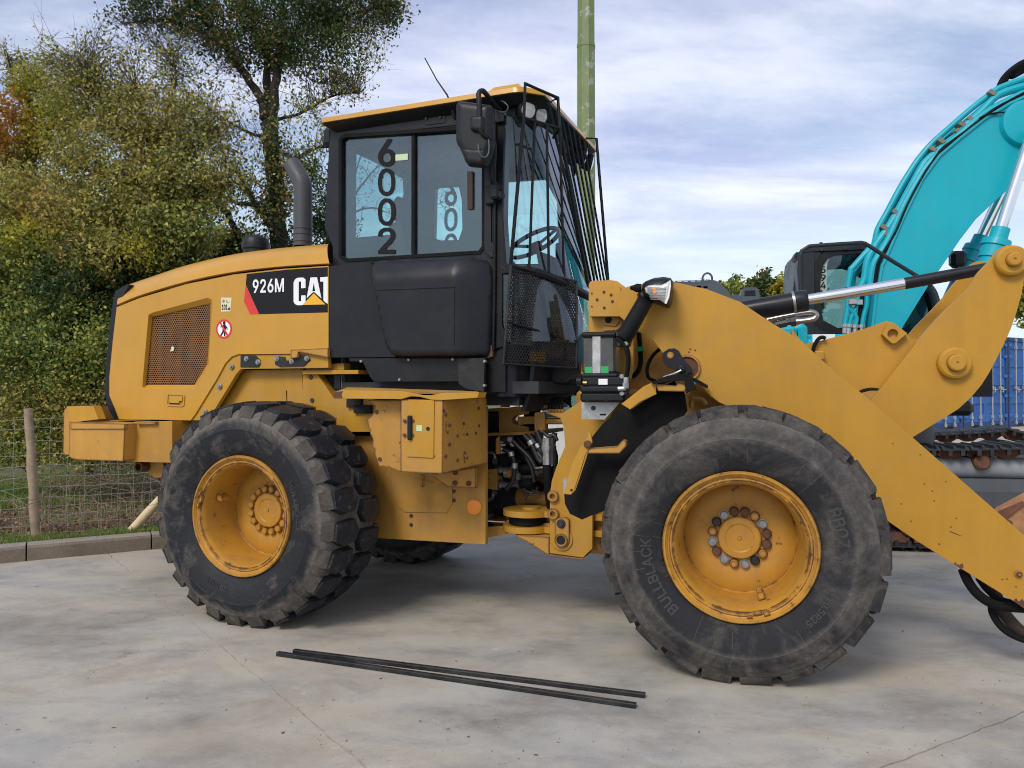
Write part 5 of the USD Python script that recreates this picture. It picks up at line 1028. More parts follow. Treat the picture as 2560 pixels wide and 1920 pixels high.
# loader tower
tv = 0.70
tw = P("Q", [(140, 130), (165, 98), (380, 88), (450, 100), (540, 165), (600, 230), (625, 320), (625, 1050), (560, 1270), (140, 1300), (138, 660)], tv + 0.04)
obj("loader_tower", prism(tw, tv + 0.04, tv + 0.09), "yellow_paint", loader)
obj("loader_tower_far", mir(prism(tw, tv + 0.04, tv + 0.09)), "yellow_paint", loader)
obj("tower_web", prism(P("Q", [(620, 640), (760, 660), (1000, 900), (1250, 1250), (1560, 1420), (1560, 1700), (900, 1700), (400, 1500), (540, 1300), (620, 1040)], tv + 0.30), tv + 0.30, tv + 0.36), "yellow_dusty", loader)
tb = P("Q", [(140, 165), (150, 150), (455, 148), (478, 160), (500, 300), (498, 478), (470, 484), (150, 484), (138, 470)], tv - 0.05)
obj("tower_box", prism(tb, tv - 0.05, tv + 0.04), "yellow_paint", loader)
for x, y, r in ((305, 218, 0.0085), (382, 249, 0.0085), (230, 301, 0.0085), (397, 320, 0.0085), (308, 390, 0.0085), (173, 232, 0.0045), (173, 376, 0.0045), (540, 458, 0.012)):
    q = p3("Q", x, y, tv - 0.05); obj("bolt", vcyl(q[0], q[2], r, tv - 0.058, tv + 0.04, 12, 0.002), "rust_brown", loader)
q = p3("Q", 350, 520, tv); obj("pivot_hole", vcyl(q[0], q[2], 0.022, tv + 0.008, tv + 0.05, 24), "matte_black", loader)
obj("pivot_plate", prism(P("Q", [(285, 490), (470, 486), (470, 545), (430, 590), (300, 580), (285, 545)], tv + 0.012), tv + 0.012, tv + 0.04), "yellow_dusty", loader)
obj("pivot_plate_lower", prism(P("Q", [(290, 560), (500, 490), (500, 590), (440, 635), (300, 640)], tv + 0.022), tv + 0.022, tv + 0.04), "yellow_dusty", loader)
obj("steel_strap", prism(P("Q", [(485, 312), (662, 350), (648, 432), (485, 402)], tv - 0.06), tv - 0.06, tv - 0.052), "galvanised_steel", loader)
q = p3("Q", 650, 398, tv - 0.06); obj("strap_bolt", vcyl(q[0], q[2], 0.014, tv - 0.075, tv - 0.05, 12), "yellow_dusty", loader)
obj("tower_hose", tube(P3("Q", [(685, 660), (700, 820), (705, 980), (680, 1080), (610, 1150)], tv + 0.2), 0.016, 10, 5), "black_rubber", loader)
obj("hose_clip", prism(P("Q", [(655, 820), (745, 812), (748, 862), (660, 870)], tv + 0.18), tv + 0.17, tv + 0.2), "green_sticker", loader)
obj("tower_hose", tube(P3("Q", [(940, 820), (850, 900), (790, 1000), (775, 1090), (800, 1160), (870, 1190)], tv + 0.16), 0.012, 10, 5), "black_rubber", loader)
# lift arms
av = 0.585
arm_px = [(1581, 713), (1640, 706), (1694, 707), (1767, 723), (1851, 755), (1924, 804), (2003, 852), (2082, 925), (2176, 1001), (2281, 1093), (2440, 1233), (2560, 1338), (2665, 1440), (2668, 1560), (2610, 1556), (2560, 1519), (2407, 1424), (2288, 1350), (2224, 1306), (2120, 1210), (2000, 1110), (1900, 1050), (1798, 1006), (1766, 982), (1745, 950), (1712, 945), (1690, 920), (1662, 888), (1631, 849), (1589, 825), (1548, 790), (1540, 750), (1555, 722)]
arm = Polygon(P("F", arm_px, av)).buffer(0.015).buffer(-0.015)
obj("lift_arm", prism(arm, av, av + 0.055), "yellow_arm", loader, label="near lift arm, a long bent yellow plate")
obj("lift_arm", mir(prism(arm, av, av + 0.055)), "yellow_arm", loader, label="far lift arm")
rings = p3("G", 606, 610, av)
obj("arm_pivot_ring", cat_([lathe([(av, 0.082), (av - 0.018, 0.080), (av - 0.018, 0.066), (av + 0.03, 0.064)], 40, center=(rings[0], 0, rings[2]))]), "yellow_worn", loader)
obj("arm_pivot_seal", vcyl(rings[0], rings[2], 0.067, av - 0.006, av + 0.03, 32), "rust_brown", loader)
obj("arm_pivot_lever", prism(P("Q", [(940, 935), (950, 880), (1010, 838), (1075, 832), (1120, 860), (1165, 940), (1255, 1040), (1260, 1095), (1180, 1130), (1060, 1060), (1000, 1040), (955, 985)], av - 0.045), av - 0.045, av - 0.015), "black_panel", loader)
q = p3("Q", 1030, 910, av - 0.045); obj("lever_pin", vcyl(q[0], q[2], 0.021, av - 0.052, av, 24, 0.004), "yellow_worn", loader)
q = p3("Q", 1150, 1060, av - 0.045); obj("lever_hub", lathe([(av - 0.065, 0.0), (av - 0.065, 0.016), (av - 0.058, 0.026), (av - 0.04, 0.028)], 24, center=(q[0], 0, q[2])), "black_plastic", loader)
obj("grease_line", tube([p3("Q", 1150, 1075, av - 0.09), p3("Q", 1080, 1110, av - 0.09), p3("Q", 960, 1150, av - 0.07)], 0.009, 8), "steel_pipe", loader)
obj("lift_cylinder", tube([p3("G", 640, 700, 0.92), p3("G", 1400, 1100, 0.92)], 0.085, 20), "yellow_dusty", loader)
for x, y in ((1248, 844), (1302, 855), (1234, 876)):
    q = p3("Q", x, y, av); obj("arm_pit", vcyl(q[0], q[2], 0.006, av - 0.001, av + 0.002, 8), "rust_brown", loader)
for x, y in ((345, 220), (375, 430), (432, 480), (445, 550), (280, 695), (565, 738), (603, 675), (480, 858), (965, 1108), (1030, 1165), (530, 412), (208, 572), (930, 1112), (150, 140)):
    q = p3("J", x, y, av); obj("paint_chip", prism(Polygon([(q[0] + 0.0045 * math.cos(a) * (1 + 0.5 * math.sin(3 * a + x)), q[2] + 0.0045 * math.sin(a)) for a in np.linspace(0, 6.28, 7, endpoint=False)]), av - 0.0006, av + 0.001), "rust_brown", loader, smooth=False)
for pts in ([(548, 768), (562, 766), (600, 782), (640, 800), (638, 803), (596, 788)], [(477, 850), (486, 862), (484, 868), (474, 854)]):
    obj("scratch", prism(P("J", pts, av), av - 0.0006, av + 0.001), "rust_brown", loader, smooth=False)
ed = [(585, 1000), (598, 985), (606, 1002), (625, 1008), (648, 995), (655, 1025), (640, 1040)]
obj("rusty_edge", prism(P("J", ed, av), av - 0.0006, av + 0.002), "rust_brown", loader, smooth=False)
obj("rusty_edge", prism(P("J", [(1010, 1262), (1030, 1245), (1050, 1270), (1075, 1250), (1100, 1290), (1100, 1330)], av), av - 0.0006, av + 0.002), "rust_brown", loader, smooth=False)
for x, y, r in ((1045, 1070, 0.03),):
    q = p3("J", x, y, av); obj("arm_bolt", cat_([vcyl(q[0], q[2], 0.019, av - 0.016, av, 20, 0.004), vcyl(q[0], q[2], 0.010, av - 0.024, av, 6)]), "yellow_worn", loader)
# tower plate between the arms, tilt lever and tilt cylinder
cvv = 1.06
tp_ = P("G", [(1100, 420), (1165, 497), (1250, 478), (1360, 450), (1460, 420), (1560, 385), (1650, 445), (1672, 470), (1700, 476), (1760, 600), (1600, 800), (1400, 900), (1150, 700)], cvv)
for s_ in (0, 1):
    m = prism(tp_, cvv, cvv + 0.05); obj("lever_support", mir(m) if s_ else m, "yellow_arm", loader)
bp = Polygon(P("G", [(1535, 450), (1560, 398), (1582, 390), (1655, 445), (1600, 492), (1583, 494)], cvv - 0.045)).buffer(0.012).buffer(-0.012)
bq = p3("G", 1586, 448, cvv - 0.045)
obj("stop_block", prism(bp.difference(Point(bq[0], bq[2]).buffer(0.030)), cvv - 0.05, cvv), "yellow_arm", loader)
obj("stop_block_hole", lathe([(cvv - 0.045, 0.0305), (cvv - 0.012, 0.027), (cvv - 0.010, 0.010), (cvv - 0.005, 0.0)], 28, center=(bq[0], 0, bq[2])), "yellow_dusty", loader)
obj("support_hose", tube(P3("V", [(330, 1385), (350, 1310), (395, 1235), (440, 1212), (480, 1228)], cvv - 0.03), 0.012, 8, 5), "black_rubber", loader)
q = p3("V", 425, 1425, cvv - 0.04); obj("support_nut", box3(q[0] - 0.04, q[0] + 0.02, q[1] - 0.03, q[1] + 0.05, q[2] - 0.03, q[2] + 0.03, 0.008), "yellow_arm", loader)
tvv = 0.97
ang = np.linspace(math.radians(160), math.radians(-20), 16)
lev = [(2145 + 80 * math.cos(a), 100 - 76 * math.sin(a)) for a in ang]
lev_c = lev + [(2216, 170), (2200, 260), (2178, 340), (2150, 420), (2115, 500), (2080, 570), (2045, 635), (2010, 690), (1960, 750), (1900, 805), (1830, 850), (1760, 892), (1680, 942), (1600, 985), (1480, 860), (1455, 800), (1590, 632), (1700, 487), (1800, 372), (1880, 292), (1950, 216), (2000, 150), (2040, 108)]
levp = Polygon(P("G", lev_c, tvv)).buffer(0.01).buffer(-0.01)
for s_ in (0, 1):
    m = prism(levp, tvv, tvv + 0.05); obj("tilt_lever", mir(m) if s_ else m, "yellow_arm", loader)
for x, y, R1, R2 in ((2145, 102, 80, 38), (1876, 587, 82, 46)):
    q = p3("G", x, y, tvv); s_ = p3("G", x + R1, y, tvv)[0] - q[0]; s2 = p3("G", x + R2, y, tvv)[0] - q[0]
    obj("pin_boss", lathe([(tvv, s_ + 0.004), (tvv - 0.045, s_), (tvv - 0.055, s_ - 0.012), (tvv - 0.055, s2)], 48, center=(q[0], 0, q[2])), "yellow_arm", loader, smooth=25)
    obj("lever_pin", lathe([(tvv - 0.05, s2 - 0.002), (tvv - 0.085, s2 - 0.002), (tvv - 0.092, s2 - 0.010), (tvv - 0.092, 0.007), (tvv - 0.085, 0.006), (tvv - 0.085, 0.0005)], 40, center=(q[0], 0, q[2])), "yellow_arm", loader, smooth=25)
cyv = VM
def c3(k, x, y): return p3(k, x, y, cyv)
b0, b1 = c3("G", 860, 340), c3("G", 1170, 287)
axd = (b1 - b0) / np.linalg.norm(b1 - b0)
rbar = 0.5 * abs(p3("G", 1180, 240, cyv)[2] - p3("G", 1180, 338, cyv)[2]) * math.cos(math.atan2(axd[2], axd[0]))
obj("tilt_cylinder", tube([b0 - axd * 1.0, b1 - axd * 0.1, b1 - axd * 0.0], rbar, 32), "black_panel", loader)
obj("tilt_cylinder_head", tube([b1 - axd * 0.07, b1 - axd * 0.005, b1 + axd * 0.015], np.array([rbar * 1.05, rbar * 1.05, rbar * 0.9]), 32), "black_panel", loader)
obj("cylinder_band", tube([b1 - axd * 0.082, b1 - axd * 0.066], rbar * 1.065, 32), "steel_pipe", loader)
r1_ = c3("G", 1645, 207); r2_ = c3("G", 2015, 140); rr_ = 0.5 * abs(p3("G", 1420, 224, cyv)[2] - p3("G", 1420, 276, cyv)[2])
obj("tilt_rod", tube([b1, r1_], rr_, 32), "chrome", loader, smooth=60)
rd = (r2_ - r1_) / np.linalg.norm(r2_ - r1_)
obj("tilt_rod_eye", tube([r1_ - rd * 0.006, r1_ + rd * 0.01, r1_ + rd * 0.55, r2_ + rd * 0.22], np.array([rr_ * 1.0, rr_ * 1.07, rr_ * 1.07, rr_ * 1.0]), 32), "black_panel", loader)
obj("cylinder_pipe", tube([c3("W", 1395, 700), c3("W", 1600, 655), c3("W", 1850, 612), c3("W", 1960, 608), c3("W", 2012, 640), c3("W", 1985, 685), c3("W", 1900, 705), c3("W", 1760, 722)], 0.020, 12, 4), "steel_pipe", loader)
obj("pipe_coupling", cat_([tube([c3("W", 1500, 770), c3("W", 1640, 740)], 0.026, 8), tube([c3("W", 1640, 740), c3("W", 1690, 730)], 0.018, 8), tube([c3("W", 1690, 735), c3("W", 1750, 720)], 0.034, 6)]), "dark_steel", loader)
obj("support_hose", tube(P3("I", [(215, 1030), (280, 1000), (360, 988), (450, 996)], cvv - 0.03), 0.013, 8, 4), "black_rubber", loader)
obj("lower_link", prism(P("I", [(230, 1030), (350, 1000), (470, 1000), (450, 1200), (300, 1200)], tvv + 0.02), tvv + 0.02, tvv + 0.3), "yellow_dusty", loader)

# headlamp on its stalk
hv = 0.42
lamp = thing("headlamp", parent=loader)
obj("lamp_stalk", tube([p3("Q", 525, 700, hv + 0.06), p3("Q", 570, 640, hv + 0.05), p3("Q", 740, 340, hv + 0.02), p3("Q", 770, 280, hv)], np.array([0.055, 0.052, 0.048, 0.05]), 12), "black_frame", lamp)
obj("stalk_foot", prism(P("Q", [(440, 660), (480, 610), (525, 600), (560, 630), (620, 640), (575, 800), (560, 812), (445, 812), (430, 740)], hv + 0.05), hv + 0.06, hv + 0.14), "black_frame", lamp)
for x, y in ((510, 622), (457, 675), (472, 786), (546, 784)):
    q = p3("Q", x, y, hv + 0.06); obj("bolt", vcyl(q[0], q[2], 0.016, hv + 0.045, hv + 0.07, 10, 0.003), "dark_steel", lamp)
body_c = [(725, 130), (760, 100), (850, 65), (960, 52), (1035, 66), (1050, 90), (1045, 180), (1025, 330), (1005, 370), (975, 372), (905, 345), (800, 310), (735, 270), (718, 200)]
obj("lamp_shell", puff(P("Q", body_c, hv), hv, 0.075, 0.085, 0.014, back=0.12), "black_plastic", lamp, smooth=50)
obj("lamp_back", puff(P("Q", [(665, 250), (690, 200), (740, 180), (800, 240), (810, 320), (760, 350), (690, 340)], hv + 0.03), hv + 0.03, 0.05, 0.05, 0.015, back=0.06), "black_plastic", lamp, smooth=50)
lens_c = [(752, 175), (790, 148), (860, 140), (930, 142), (985, 118), (1030, 88), (1034, 150), (1015, 270), (985, 345), (950, 330), (900, 295), (820, 260), (762, 225)]
obj("lamp_glass", puff(P("Q", lens_c, hv - 0.068), hv - 0.072, 0.018, 0.04, 0.010, back=0.03), "lamp_lens", lamp, smooth=50)
obj("lens_trim", prism(Polygon(P("Q", [(1030, 88), (1036, 150), (1016, 275), (985, 350), (966, 340), (998, 265), (1016, 160)], hv - 0.09)), hv - 0.094, hv - 0.085), "white_panel", lamp)
for k in range(9):
    xx = 775 + k * 0; y = 168 + k * 16
    a = p3("Q", 765 + k * 6, y, hv - 0.091); b = p3("Q", 985 - k * 2, y + 6, hv - 0.091)
    obj("lens_rib", tube([a, b], 0.0022, 4), "galvanised_steel", lamp)
obj("indicator_bulb", prism(P("Q", [(842, 170), (870, 165), (880, 215), (860, 240), (838, 225)], hv - 0.092), hv - 0.0925, hv - 0.09), "orange_reflector", lamp)
obj("cable_plug", tube([p3("Q", 592, 172, hv + 0.01), p3("Q", 625, 174, hv + 0.01), p3("Q", 660, 174, hv + 0.01), p3("Q", 710, 176, hv + 0.01)], np.array([0.010, 0.016, 0.026, 0.024]), 12), "black_rubber", lamp)
# grease pump with smoky reservoir
gv = 0.46
pump = thing("grease_pump", parent=loader)
def gbox(k, x0, y0, x1, y1, v0, v1, c, name, mat):
    a, b = p3(k, x0, y0, v0), p3(k, x1, y1, v0); obj(name, box3(a[0], b[0], v0, v1, b[2], a[2], c), mat, pump)
gbox("Q", 52, 655, 440, 706, gv - 0.005, gv + 0.24, 0.012, "reservoir_lid", "black_plastic")
gbox("Q", 58, 704, 430, 1108, gv + 0.004, gv + 0.23, 0.015, "reservoir", "smoky_plastic")
gbox("Q", 180, 706, 266, 1104, gv + 0.0015, gv + 0.02, 0.0, "tape_strip", "silver_tape")
gbox("Q", 96, 1036, 176, 1104, gv + 0.002, gv + 0.02, 0.0, "green_label", "green_sticker")
gbox("Q", 274, 1030, 354, 1104, gv + 0.002, gv + 0.02, 0.0, "green_label", "green_sticker")
gbox("Q", 52, 1106, 455, 1150, gv - 0.004, gv + 0.24, 0.008, "pump_collar", "black_plastic")
gbox("Q", 60, 1140, 530, 1245, gv - 0.0, gv + 0.25, 0.010, "pump_body", "black_plastic")
gbox("Q", 40, 1240, 530, 1318, gv - 0.012, gv + 0.25, 0.012, "pump_body_flange", "black_plastic")
gbox("Q", 42, 1312, 535, 1424, gv - 0.002, gv + 0.25, 0.014, "pump_base", "black_plastic")
gbox("Q", 245, 1167, 344, 1230, gv - 0.003, gv + 0.01, 0.0, "name_plate", "white_print")
for x in (125, 330): gbox("Q", x - 14, 1375, x + 14, 1412, gv - 0.0035, gv + 0.01, 0.0, "base_slot", "matte_black")
obj("mounting_plate", prism(P("Q", [(62, 1420), (535, 1410), (540, 1300), (560, 1310), (430, 1480), (310, 1610), (62, 1606)], gv + 0.09), gv + 0.09, gv + 0.10), "galvanised_steel", pump)
obj("plate_hole", prism(P("Q", [(258, 1550), (325, 1546), (330, 1558), (322, 1566), (262, 1566)], gv + 0.088), gv + 0.0885, gv + 0.091), "matte_black", pump)
q = p3("Q", 188, 1485, gv + 0.088); obj("plate_bolt", vcyl(q[0], q[2], 0.014, gv + 0.08, gv + 0.092, 12, 0.003), "dark_steel", pump)
for dx in (0, 22): obj("pump_hose", tube(P3("Q", [(445 + dx, 730), (505 + dx, 770), (545 + dx, 850), (562 + dx * 0.8, 950), (558 + dx * 0.6, 1060), (545 + dx * 0.3, 1150)], gv - 0.02 + dx * 0.001), 0.0105, 10, 5), "black_rubber", pump)
obj("hose_end", cat_([tube(P3("Q", [(545, 1150), (545, 1210)], gv - 0.02), 0.016, 10), tube(P3("Q", [(545, 1210), (543, 1270)], gv - 0.02), 0.02, 6), tube(P3("Q", [(545, 1268), (460, 1275)], gv - 0.02), 0.015, 10)]), "galvanised_steel", pump)
obj("grease_nipple", tube(P3("Q", [(118, 1212), (75, 1206)], gv - 0.01), np.array([0.013, 0.008]), 10), "brass", pump)
obj("pump_knob", tube(P3("Q", [(62, 1190), (10, 1196)], gv + 0.02), np.array([0.03, 0.026]), 12), "black_plastic", pump)
for x, y in ((502, 1140), (504, 1326), (545, 784)):
    q = p3("Q", x, y, gv); obj("bolt", vcyl(q[0], q[2], 0.015, gv - 0.015, gv + 0.02, 10, 0.003), "bolt_steel", pump)
# front mudguard: black flap following the wheel, with the yellow steel strip on its edge
mg = thing("front_mudguard", parent=loader)
outer = [p3("D", x, y, 0.10) for x, y in ((1590, 1010), (1640, 880), (1700, 740), (1768, 640), (1850, 540), (1980, 415), (2120, 330), (2260, 270))]
def ribbon(px, v0, v1, thick, jag=0.0, seed=1):
    r_ = np.random.default_rng(seed); C_ = spline([p3(k, x, y, v0) for k, x, y in px], 6); rows = []
    for q in C_:
        j = r_.uniform(-jag, jag); rows.append([(q[0], v, q[2]) for v in np.linspace(v0 + j, v1, 5)])
    return rows
flap_in = [("D", 1585, 1010), ("D", 1590, 1080), ("D", 1640, 1150), ("D", 1700, 1190)]
fl1 = P("D", [(1582, 1012), (1700, 1016), (1715, 940), (1740, 745), (1990, 740), (2010, 660), (2090, 560), (2150, 470), (2212, 440), (2212, 240), (2130, 300), (2040, 440), (1980, 410), (1900, 480), (1845, 540), (1770, 640), (1735, 760), (1700, 860), (1665, 1000), (1640, 1014), (1580, 1040), (1584, 1080), (1625, 1155), (1705, 1192), (1780, 1160), (1830, 1100), (1860, 1000), (1900, 900), (1960, 760)], 0.24)
flap = Polygon(P("D", [(1582, 1012), (1640, 1012), (1660, 990), (1735, 770), (1765, 640), (1840, 545), (1985, 415), (2045, 440), (2110, 395), (2225, 290), (2330, 250), (2400, 330), (2420, 450), (2300, 640), (2150, 800), (2020, 960), (1930, 1080), (1870, 1130), (1800, 1150), (1705, 1192), (1622, 1152), (1588, 1085)], 0.30))
obj("rubber_flap", prism(flap, 0.34, 0.37), "black_rubber", mg)
for px_, nm, th in (([(1590, 1012), (1640, 1015), (1660, 985), (1700, 860), (1735, 745), (1782, 665), (1770, 600), (1755, 592), (1752, 625), (1700, 700), (1650, 800), (1618, 900)], "guard_strip", 0.02),
                    ([(1978, 405), (2130, 285), (2212, 248), (2212, 340), (2110, 392), (2040, 442)], "guard_strip", 0.02)):
    obj(nm, prism(P("D", px_, 0.20), 0.20, 0.20 + th), "yellow_paint", mg)
obj("guard_strip", prism(P("Q", [(495, 1440), (820, 1215), (880, 1330), (690, 1420), (590, 1500)], 0.19), 0.19, 0.205), "yellow_paint", mg)
lipq = P("Q", [(820, 1205), (1000, 1130), (1140, 1112), (1230, 1120), (1262, 1170), (1298, 1275), (1200, 1320), (1180, 1180), (1000, 1195), (850, 1225)], 0.17)
obj("flap_top", prism(lipq, 0.17, 0.30), "black_rubber", mg)
obj("guard_step", prism(P("Q", [(870, 1220), (1095, 1240), (1110, 1200), (1205, 1240), (1205, 1285), (1180, 1305), (900, 1300), (880, 1260)], 0.20), 0.195, 0.24), "yellow_worn", mg)
obj("guard_step", prism(P("D", [(1755, 705), (1950, 690), (1990, 645), (2012, 655), (2010, 690), (1965, 738), (1752, 738)], 0.20), 0.20, 0.26), "yellow_worn", mg)
obj("guard_bolt", vcyl(*p3("D", 1752, 675, 0.2)[[0, 2]], 0.022, 0.18, 0.21, 12, 0.004), "rust_brown", mg)
q = p3("D", 1642, 985, 0.2); obj("guard_hole", vcyl(q[0], q[2], 0.008, 0.1985, 0.202, 10), "matte_black", mg)
obj("mudguard_top", cat_([solid(ribbon([("Q", 560, 1440), ("Q", 820, 1240), ("Q", 1000, 1150), ("Q", 1230, 1140), ("Q", 1420, 1230)], 0.26, 0.55, 0.02), (0, 0, -0.02))]), "black_rubber", mg)
obj("inner_arch_pipe", tube(P3("Q", [(1255, 1480), (1262, 1410), (1300, 1388), (1380, 1395), (1420, 1450)], 0.62), 0.014, 8, 5), "yellow_dusty", loader)
# hoses hanging at the bucket end
for k, (px_, r, mt) in enumerate((([(650, 1040), (690, 1130), (760, 1220), (860, 1285), (980, 1310), (1130, 1320)], 0.026, "black_rubber"), ([(760, 1100), (830, 1190), (930, 1260), (1130, 1300)], 0.018, "black_rubber"),
        ([(850, 1280), (850, 1340), (890, 1420), (960, 1490), (1060, 1540), (1140, 1560)], 0.014, "black_rubber"), ([(862, 1280), (880, 1370), (940, 1450), (1010, 1510), (1120, 1550)], 0.014, "black_rubber"),
        ([(860, 1160), (890, 1240), (930, 1330), (990, 1410), (1060, 1480), (1150, 1540)], 0.034, "brown_rubber"))):
    obj("bucket_hose", tube([p3("J", x, y, 0.66 + 0.03 * k) for x, y in px_], r, 12, 5), mt, loader)
obj("muddy_coupler", prism(P("J", [(900, 650), (930, 612), (1000, 575), (1140, 500), (1180, 900), (1040, 770), (960, 700)], 0.92), 0.92, 1.02), "sandy_mud", loader)
obj("coupler_bolt", [vcyl(*p3("J", 985, 708, 0.9)[[0, 2]], 0.016, 0.90, 0.94, 10)], "track_rust", loader)
obj("coupler_edge", hull([p3("J", x, y, v) for v in (0.90, 0.94) for x, y in ((895, 640), (905, 620), (1080, 550), (1090, 575), (940, 690))]), "track_rust", loader)
LF, XF = LFR, None
# ------------------------------------------------------------------ turquoise excavator behind
EF = Frame(4.1, 8.75, math.radians(-10))
exc = thing("excavator", "turquoise crawler excavator with raised boom and dark cab, behind the wheel loader", "excavator", EF.o, EF.yaw)
def E(k, pts, v): return EF.poly(k, pts, v)
def e3(k, x, y, v): return EF.pv(k, x, y, v)
def E3(k, pts, v): return EF.pts(k, pts, v)
def emir(m, vm=0.0):
    m = m.copy(); m.vertices[:, 1] = 2 * vm - m.vertices[:, 1]; m.invert(); return m
# crawler tracks, one shoe after another
def track_path(n=40):
    r, zc, L = 0.50, 0.555, 1.75; pts = []
    for u in np.linspace(-L, L, 60): pts.append((u, zc + r - 0.085 * math.sin(math.pi * (u + L) / (2 * L)) ** 0.8))
    for a in np.linspace(math.pi / 2, -math.pi / 2, 40)[1:]: pts.append((L + r * math.cos(a), zc + r * math.sin(a)))
    for u in np.linspace(L, -L, 60)[1:]: pts.append((u, zc - r))
    for a in np.linspace(-math.pi / 2, -1.5 * math.pi, 40)[1:-1]: pts.append((-L + r * math.cos(a), zc + r * math.sin(a)))
    Pp = np.array(pts + pts[:1]); d = np.concatenate([[0], np.cumsum(np.linalg.norm(np.diff(Pp, axis=0), axis=1))])
    s = (np.arange(n) + 0.35) / n * d[-1]; q = np.stack([np.interp(s, d, Pp[:, j]) for j in (0, 1)], 1); q2 = np.stack([np.interp((s + 0.03) % d[-1], d, Pp[:, j]) for j in (0, 1)], 1)
    t = q2 - q; t /= np.linalg.norm(t, axis=1, keepdims=True); return q, t, d[-1] / n
TP, TT, PITCHT = track_path()
def shoe(c, t, v0, v1):
    nrm = np.array([-t[1], t[0]])      # outwards
    h = PITCHT * 0.47
    def at(a, b, v): q = c + t * a + nrm * b; return (q[0], v, q[1])
    vs = (v0, v0 + 0.05, v1 - 0.05, v1)
    parts = [hull([at(a, b, v) for v in (vs[0], vs[3]) for a, b in ((-h, 0.0), (h, 0.0), (-h, 0.014), (h, 0.014))])]
    for a in (-h + 0.006, -0.01, h - 0.028):
        parts.append(hull([at(a + x, b, v) for x, b, i in ((-0.012, 0.012, 0), (0.022, 0.012, 0), (-0.004, 0.045, 1), (0.014, 0.045, 1)) for v in ((vs[0] + 0.004, vs[3] - 0.004) if i == 0 else (vs[1], vs[2]))]))
    lip = [hull([at(a + x, b, v) for x in (-0.018, 0.018) for b in (0.0, -0.05) for v in (v0, v0 + 0.03)]) for a in (-0.055, 0.055)]
    return cat_(parts + lip)
for nm, v0, v1 in (("near", -1.42, -0.82), ("far", 0.82, 1.42)):
    trk = thing("crawler_track", None, parent=exc)
    for c, t in zip(TP, TT): obj("track_shoe", shoe(c, t, v0, v1), "track_pad", trk, smooth=False)
    for i, (c, t) in enumerate(zip(TP, TT)):
        nr = np.array([-t[1], t[0]]); q = lambda a, b: c + t * a + nr * b
        vv = (v0 + 0.16, v0 + 0.23)
        m = hull([(*[q(a, b)[0]], v, q(a, b)[1]) for v in vv for a, b in ((-0.10, -0.006), (0.10, -0.006), (-0.11, -0.06), (0.11, -0.06), (0.04, -0.10), (-0.04, -0.10))])
        obj("track_link", m, "track_rust", trk, smooth=False)
    for u in (-1.75, 1.75):
        obj("track_wheel", lathe([(v0 + 0.12, 0.05), (v0 + 0.12, 0.32), (v0 + 0.18, 0.39), (v1 - 0.18, 0.39), (v1 - 0.12, 0.32), (v1 - 0.12, 0.05)], 28, center=(u, 0, 0.555)), "track_frame_grey", trk)
    for u in (-1.2, -0.8, -0.4, 0.0, 0.4, 0.8, 1.2): obj("track_roller", vcyl(u, 0.22, 0.10, v0 + 0.12, v1 - 0.12, 20, 0.02), "track_rust", trk)
    for u in (-0.62, 0.62): obj("carrier_roller", vcyl(u, 0.86, 0.075, v0 + 0.06, v1 - 0.2, 20, 0.02), "track_rust", trk)
    obj("track_frame", prism([(-1.5, 0.30), (1.5, 0.30), (1.5, 0.62), (1.38, 0.70), (-1.38, 0.70), (-1.5, 0.62)], v0 + 0.10, v1 - 0.12), "track_frame_grey", trk)
    obj("track_frame_beam", tube([(-1.4, (v0 + v1) / 2 - 0.08, 0.80), (1.5, (v0 + v1) / 2 - 0.08, 0.80)], 0.10, 20), "track_frame_light", trk)
    q = e3("J", 905, 570, v0 + 0.095); obj("frame_hole", box3(q[0] - 0.05, q[0] + 0.05, v0 + 0.095, v0 + 0.11, q[2] - 0.05, q[2] + 0.05), "matte_black", trk)
    obj("frame_skirt", prism([(-1.48, 0.34), (1.48, 0.34), (1.48, 0.58), (-1.48, 0.58)], v0 + 0.094, v0 + 0.10), "frame_dark_grey", trk)
obj("chassis", cat_([box3(-0.9, 0.9, -0.95, 0.95, 0.5, 0.95, 0.05)]), "track_frame_grey", exc)
obj("slew_ring", tube([(0, 0, 0.9), (0, 0, 1.2)], 0.62, 40), "dark_steel", exc)
# upper structure
obj("deck", box3(-2.3, 0.15, -1.36, 1.36, 1.18, 1.42, 0.03), "black_frame", exc)
obj("belly_box", [box3(*(lambda a, b: (a[0], b[0], -0.6, -0.2, b[2], a[2]))(e3("F", 2360, 1002, -0.6), e3("F", 2440, 1040, -0.6)), 0.05)], "black_frame", exc)
obj("front_plate", box3(*(lambda a, b: (a[0], b[0], -0.2, -0.17, b[2], a[2]))(e3("F", 2420, 900, -0.2), e3("F", 2482, 992, -0.2))), "black_frame", exc)
obj("counterweight", hull([(u, v, z) for z in (1.15, 2.35) for u, v in ((-2.35, -1.38), (-2.7, -1.2), (-2.95, -0.6), (-2.95, 0.6), (-2.7, 1.2), (-2.35, 1.38))]), "excavator_grey", exc)
c1 = e3("W", 1560, 790, -1.34); c2 = e3("W", 1782, 740, -1.34); c4 = e3("W", 1910, 1000, -1.34); dk_ = e3("V", 300, 1200, -0.95)
obj("side_cabinet", box3(-2.33, c2[0] - 0.006, -1.36, -0.72, 1.2, c2[2] - 0.02, 0.04), "turquoise_paint", exc)
obj("front_cabinet", box3(c2[0] + 0.006, e3("W", 1908, 740, -1.34)[0], -1.36, -0.80, 1.2, c2[2] + 0.0, 0.09), "turquoise_paint", exc)
obj("walkway_box", box3(c2[0] + 0.01, -0.05, -1.30, -0.60, 1.2, dk_[2] - 0.05, 0.03), "turquoise_paint", exc)
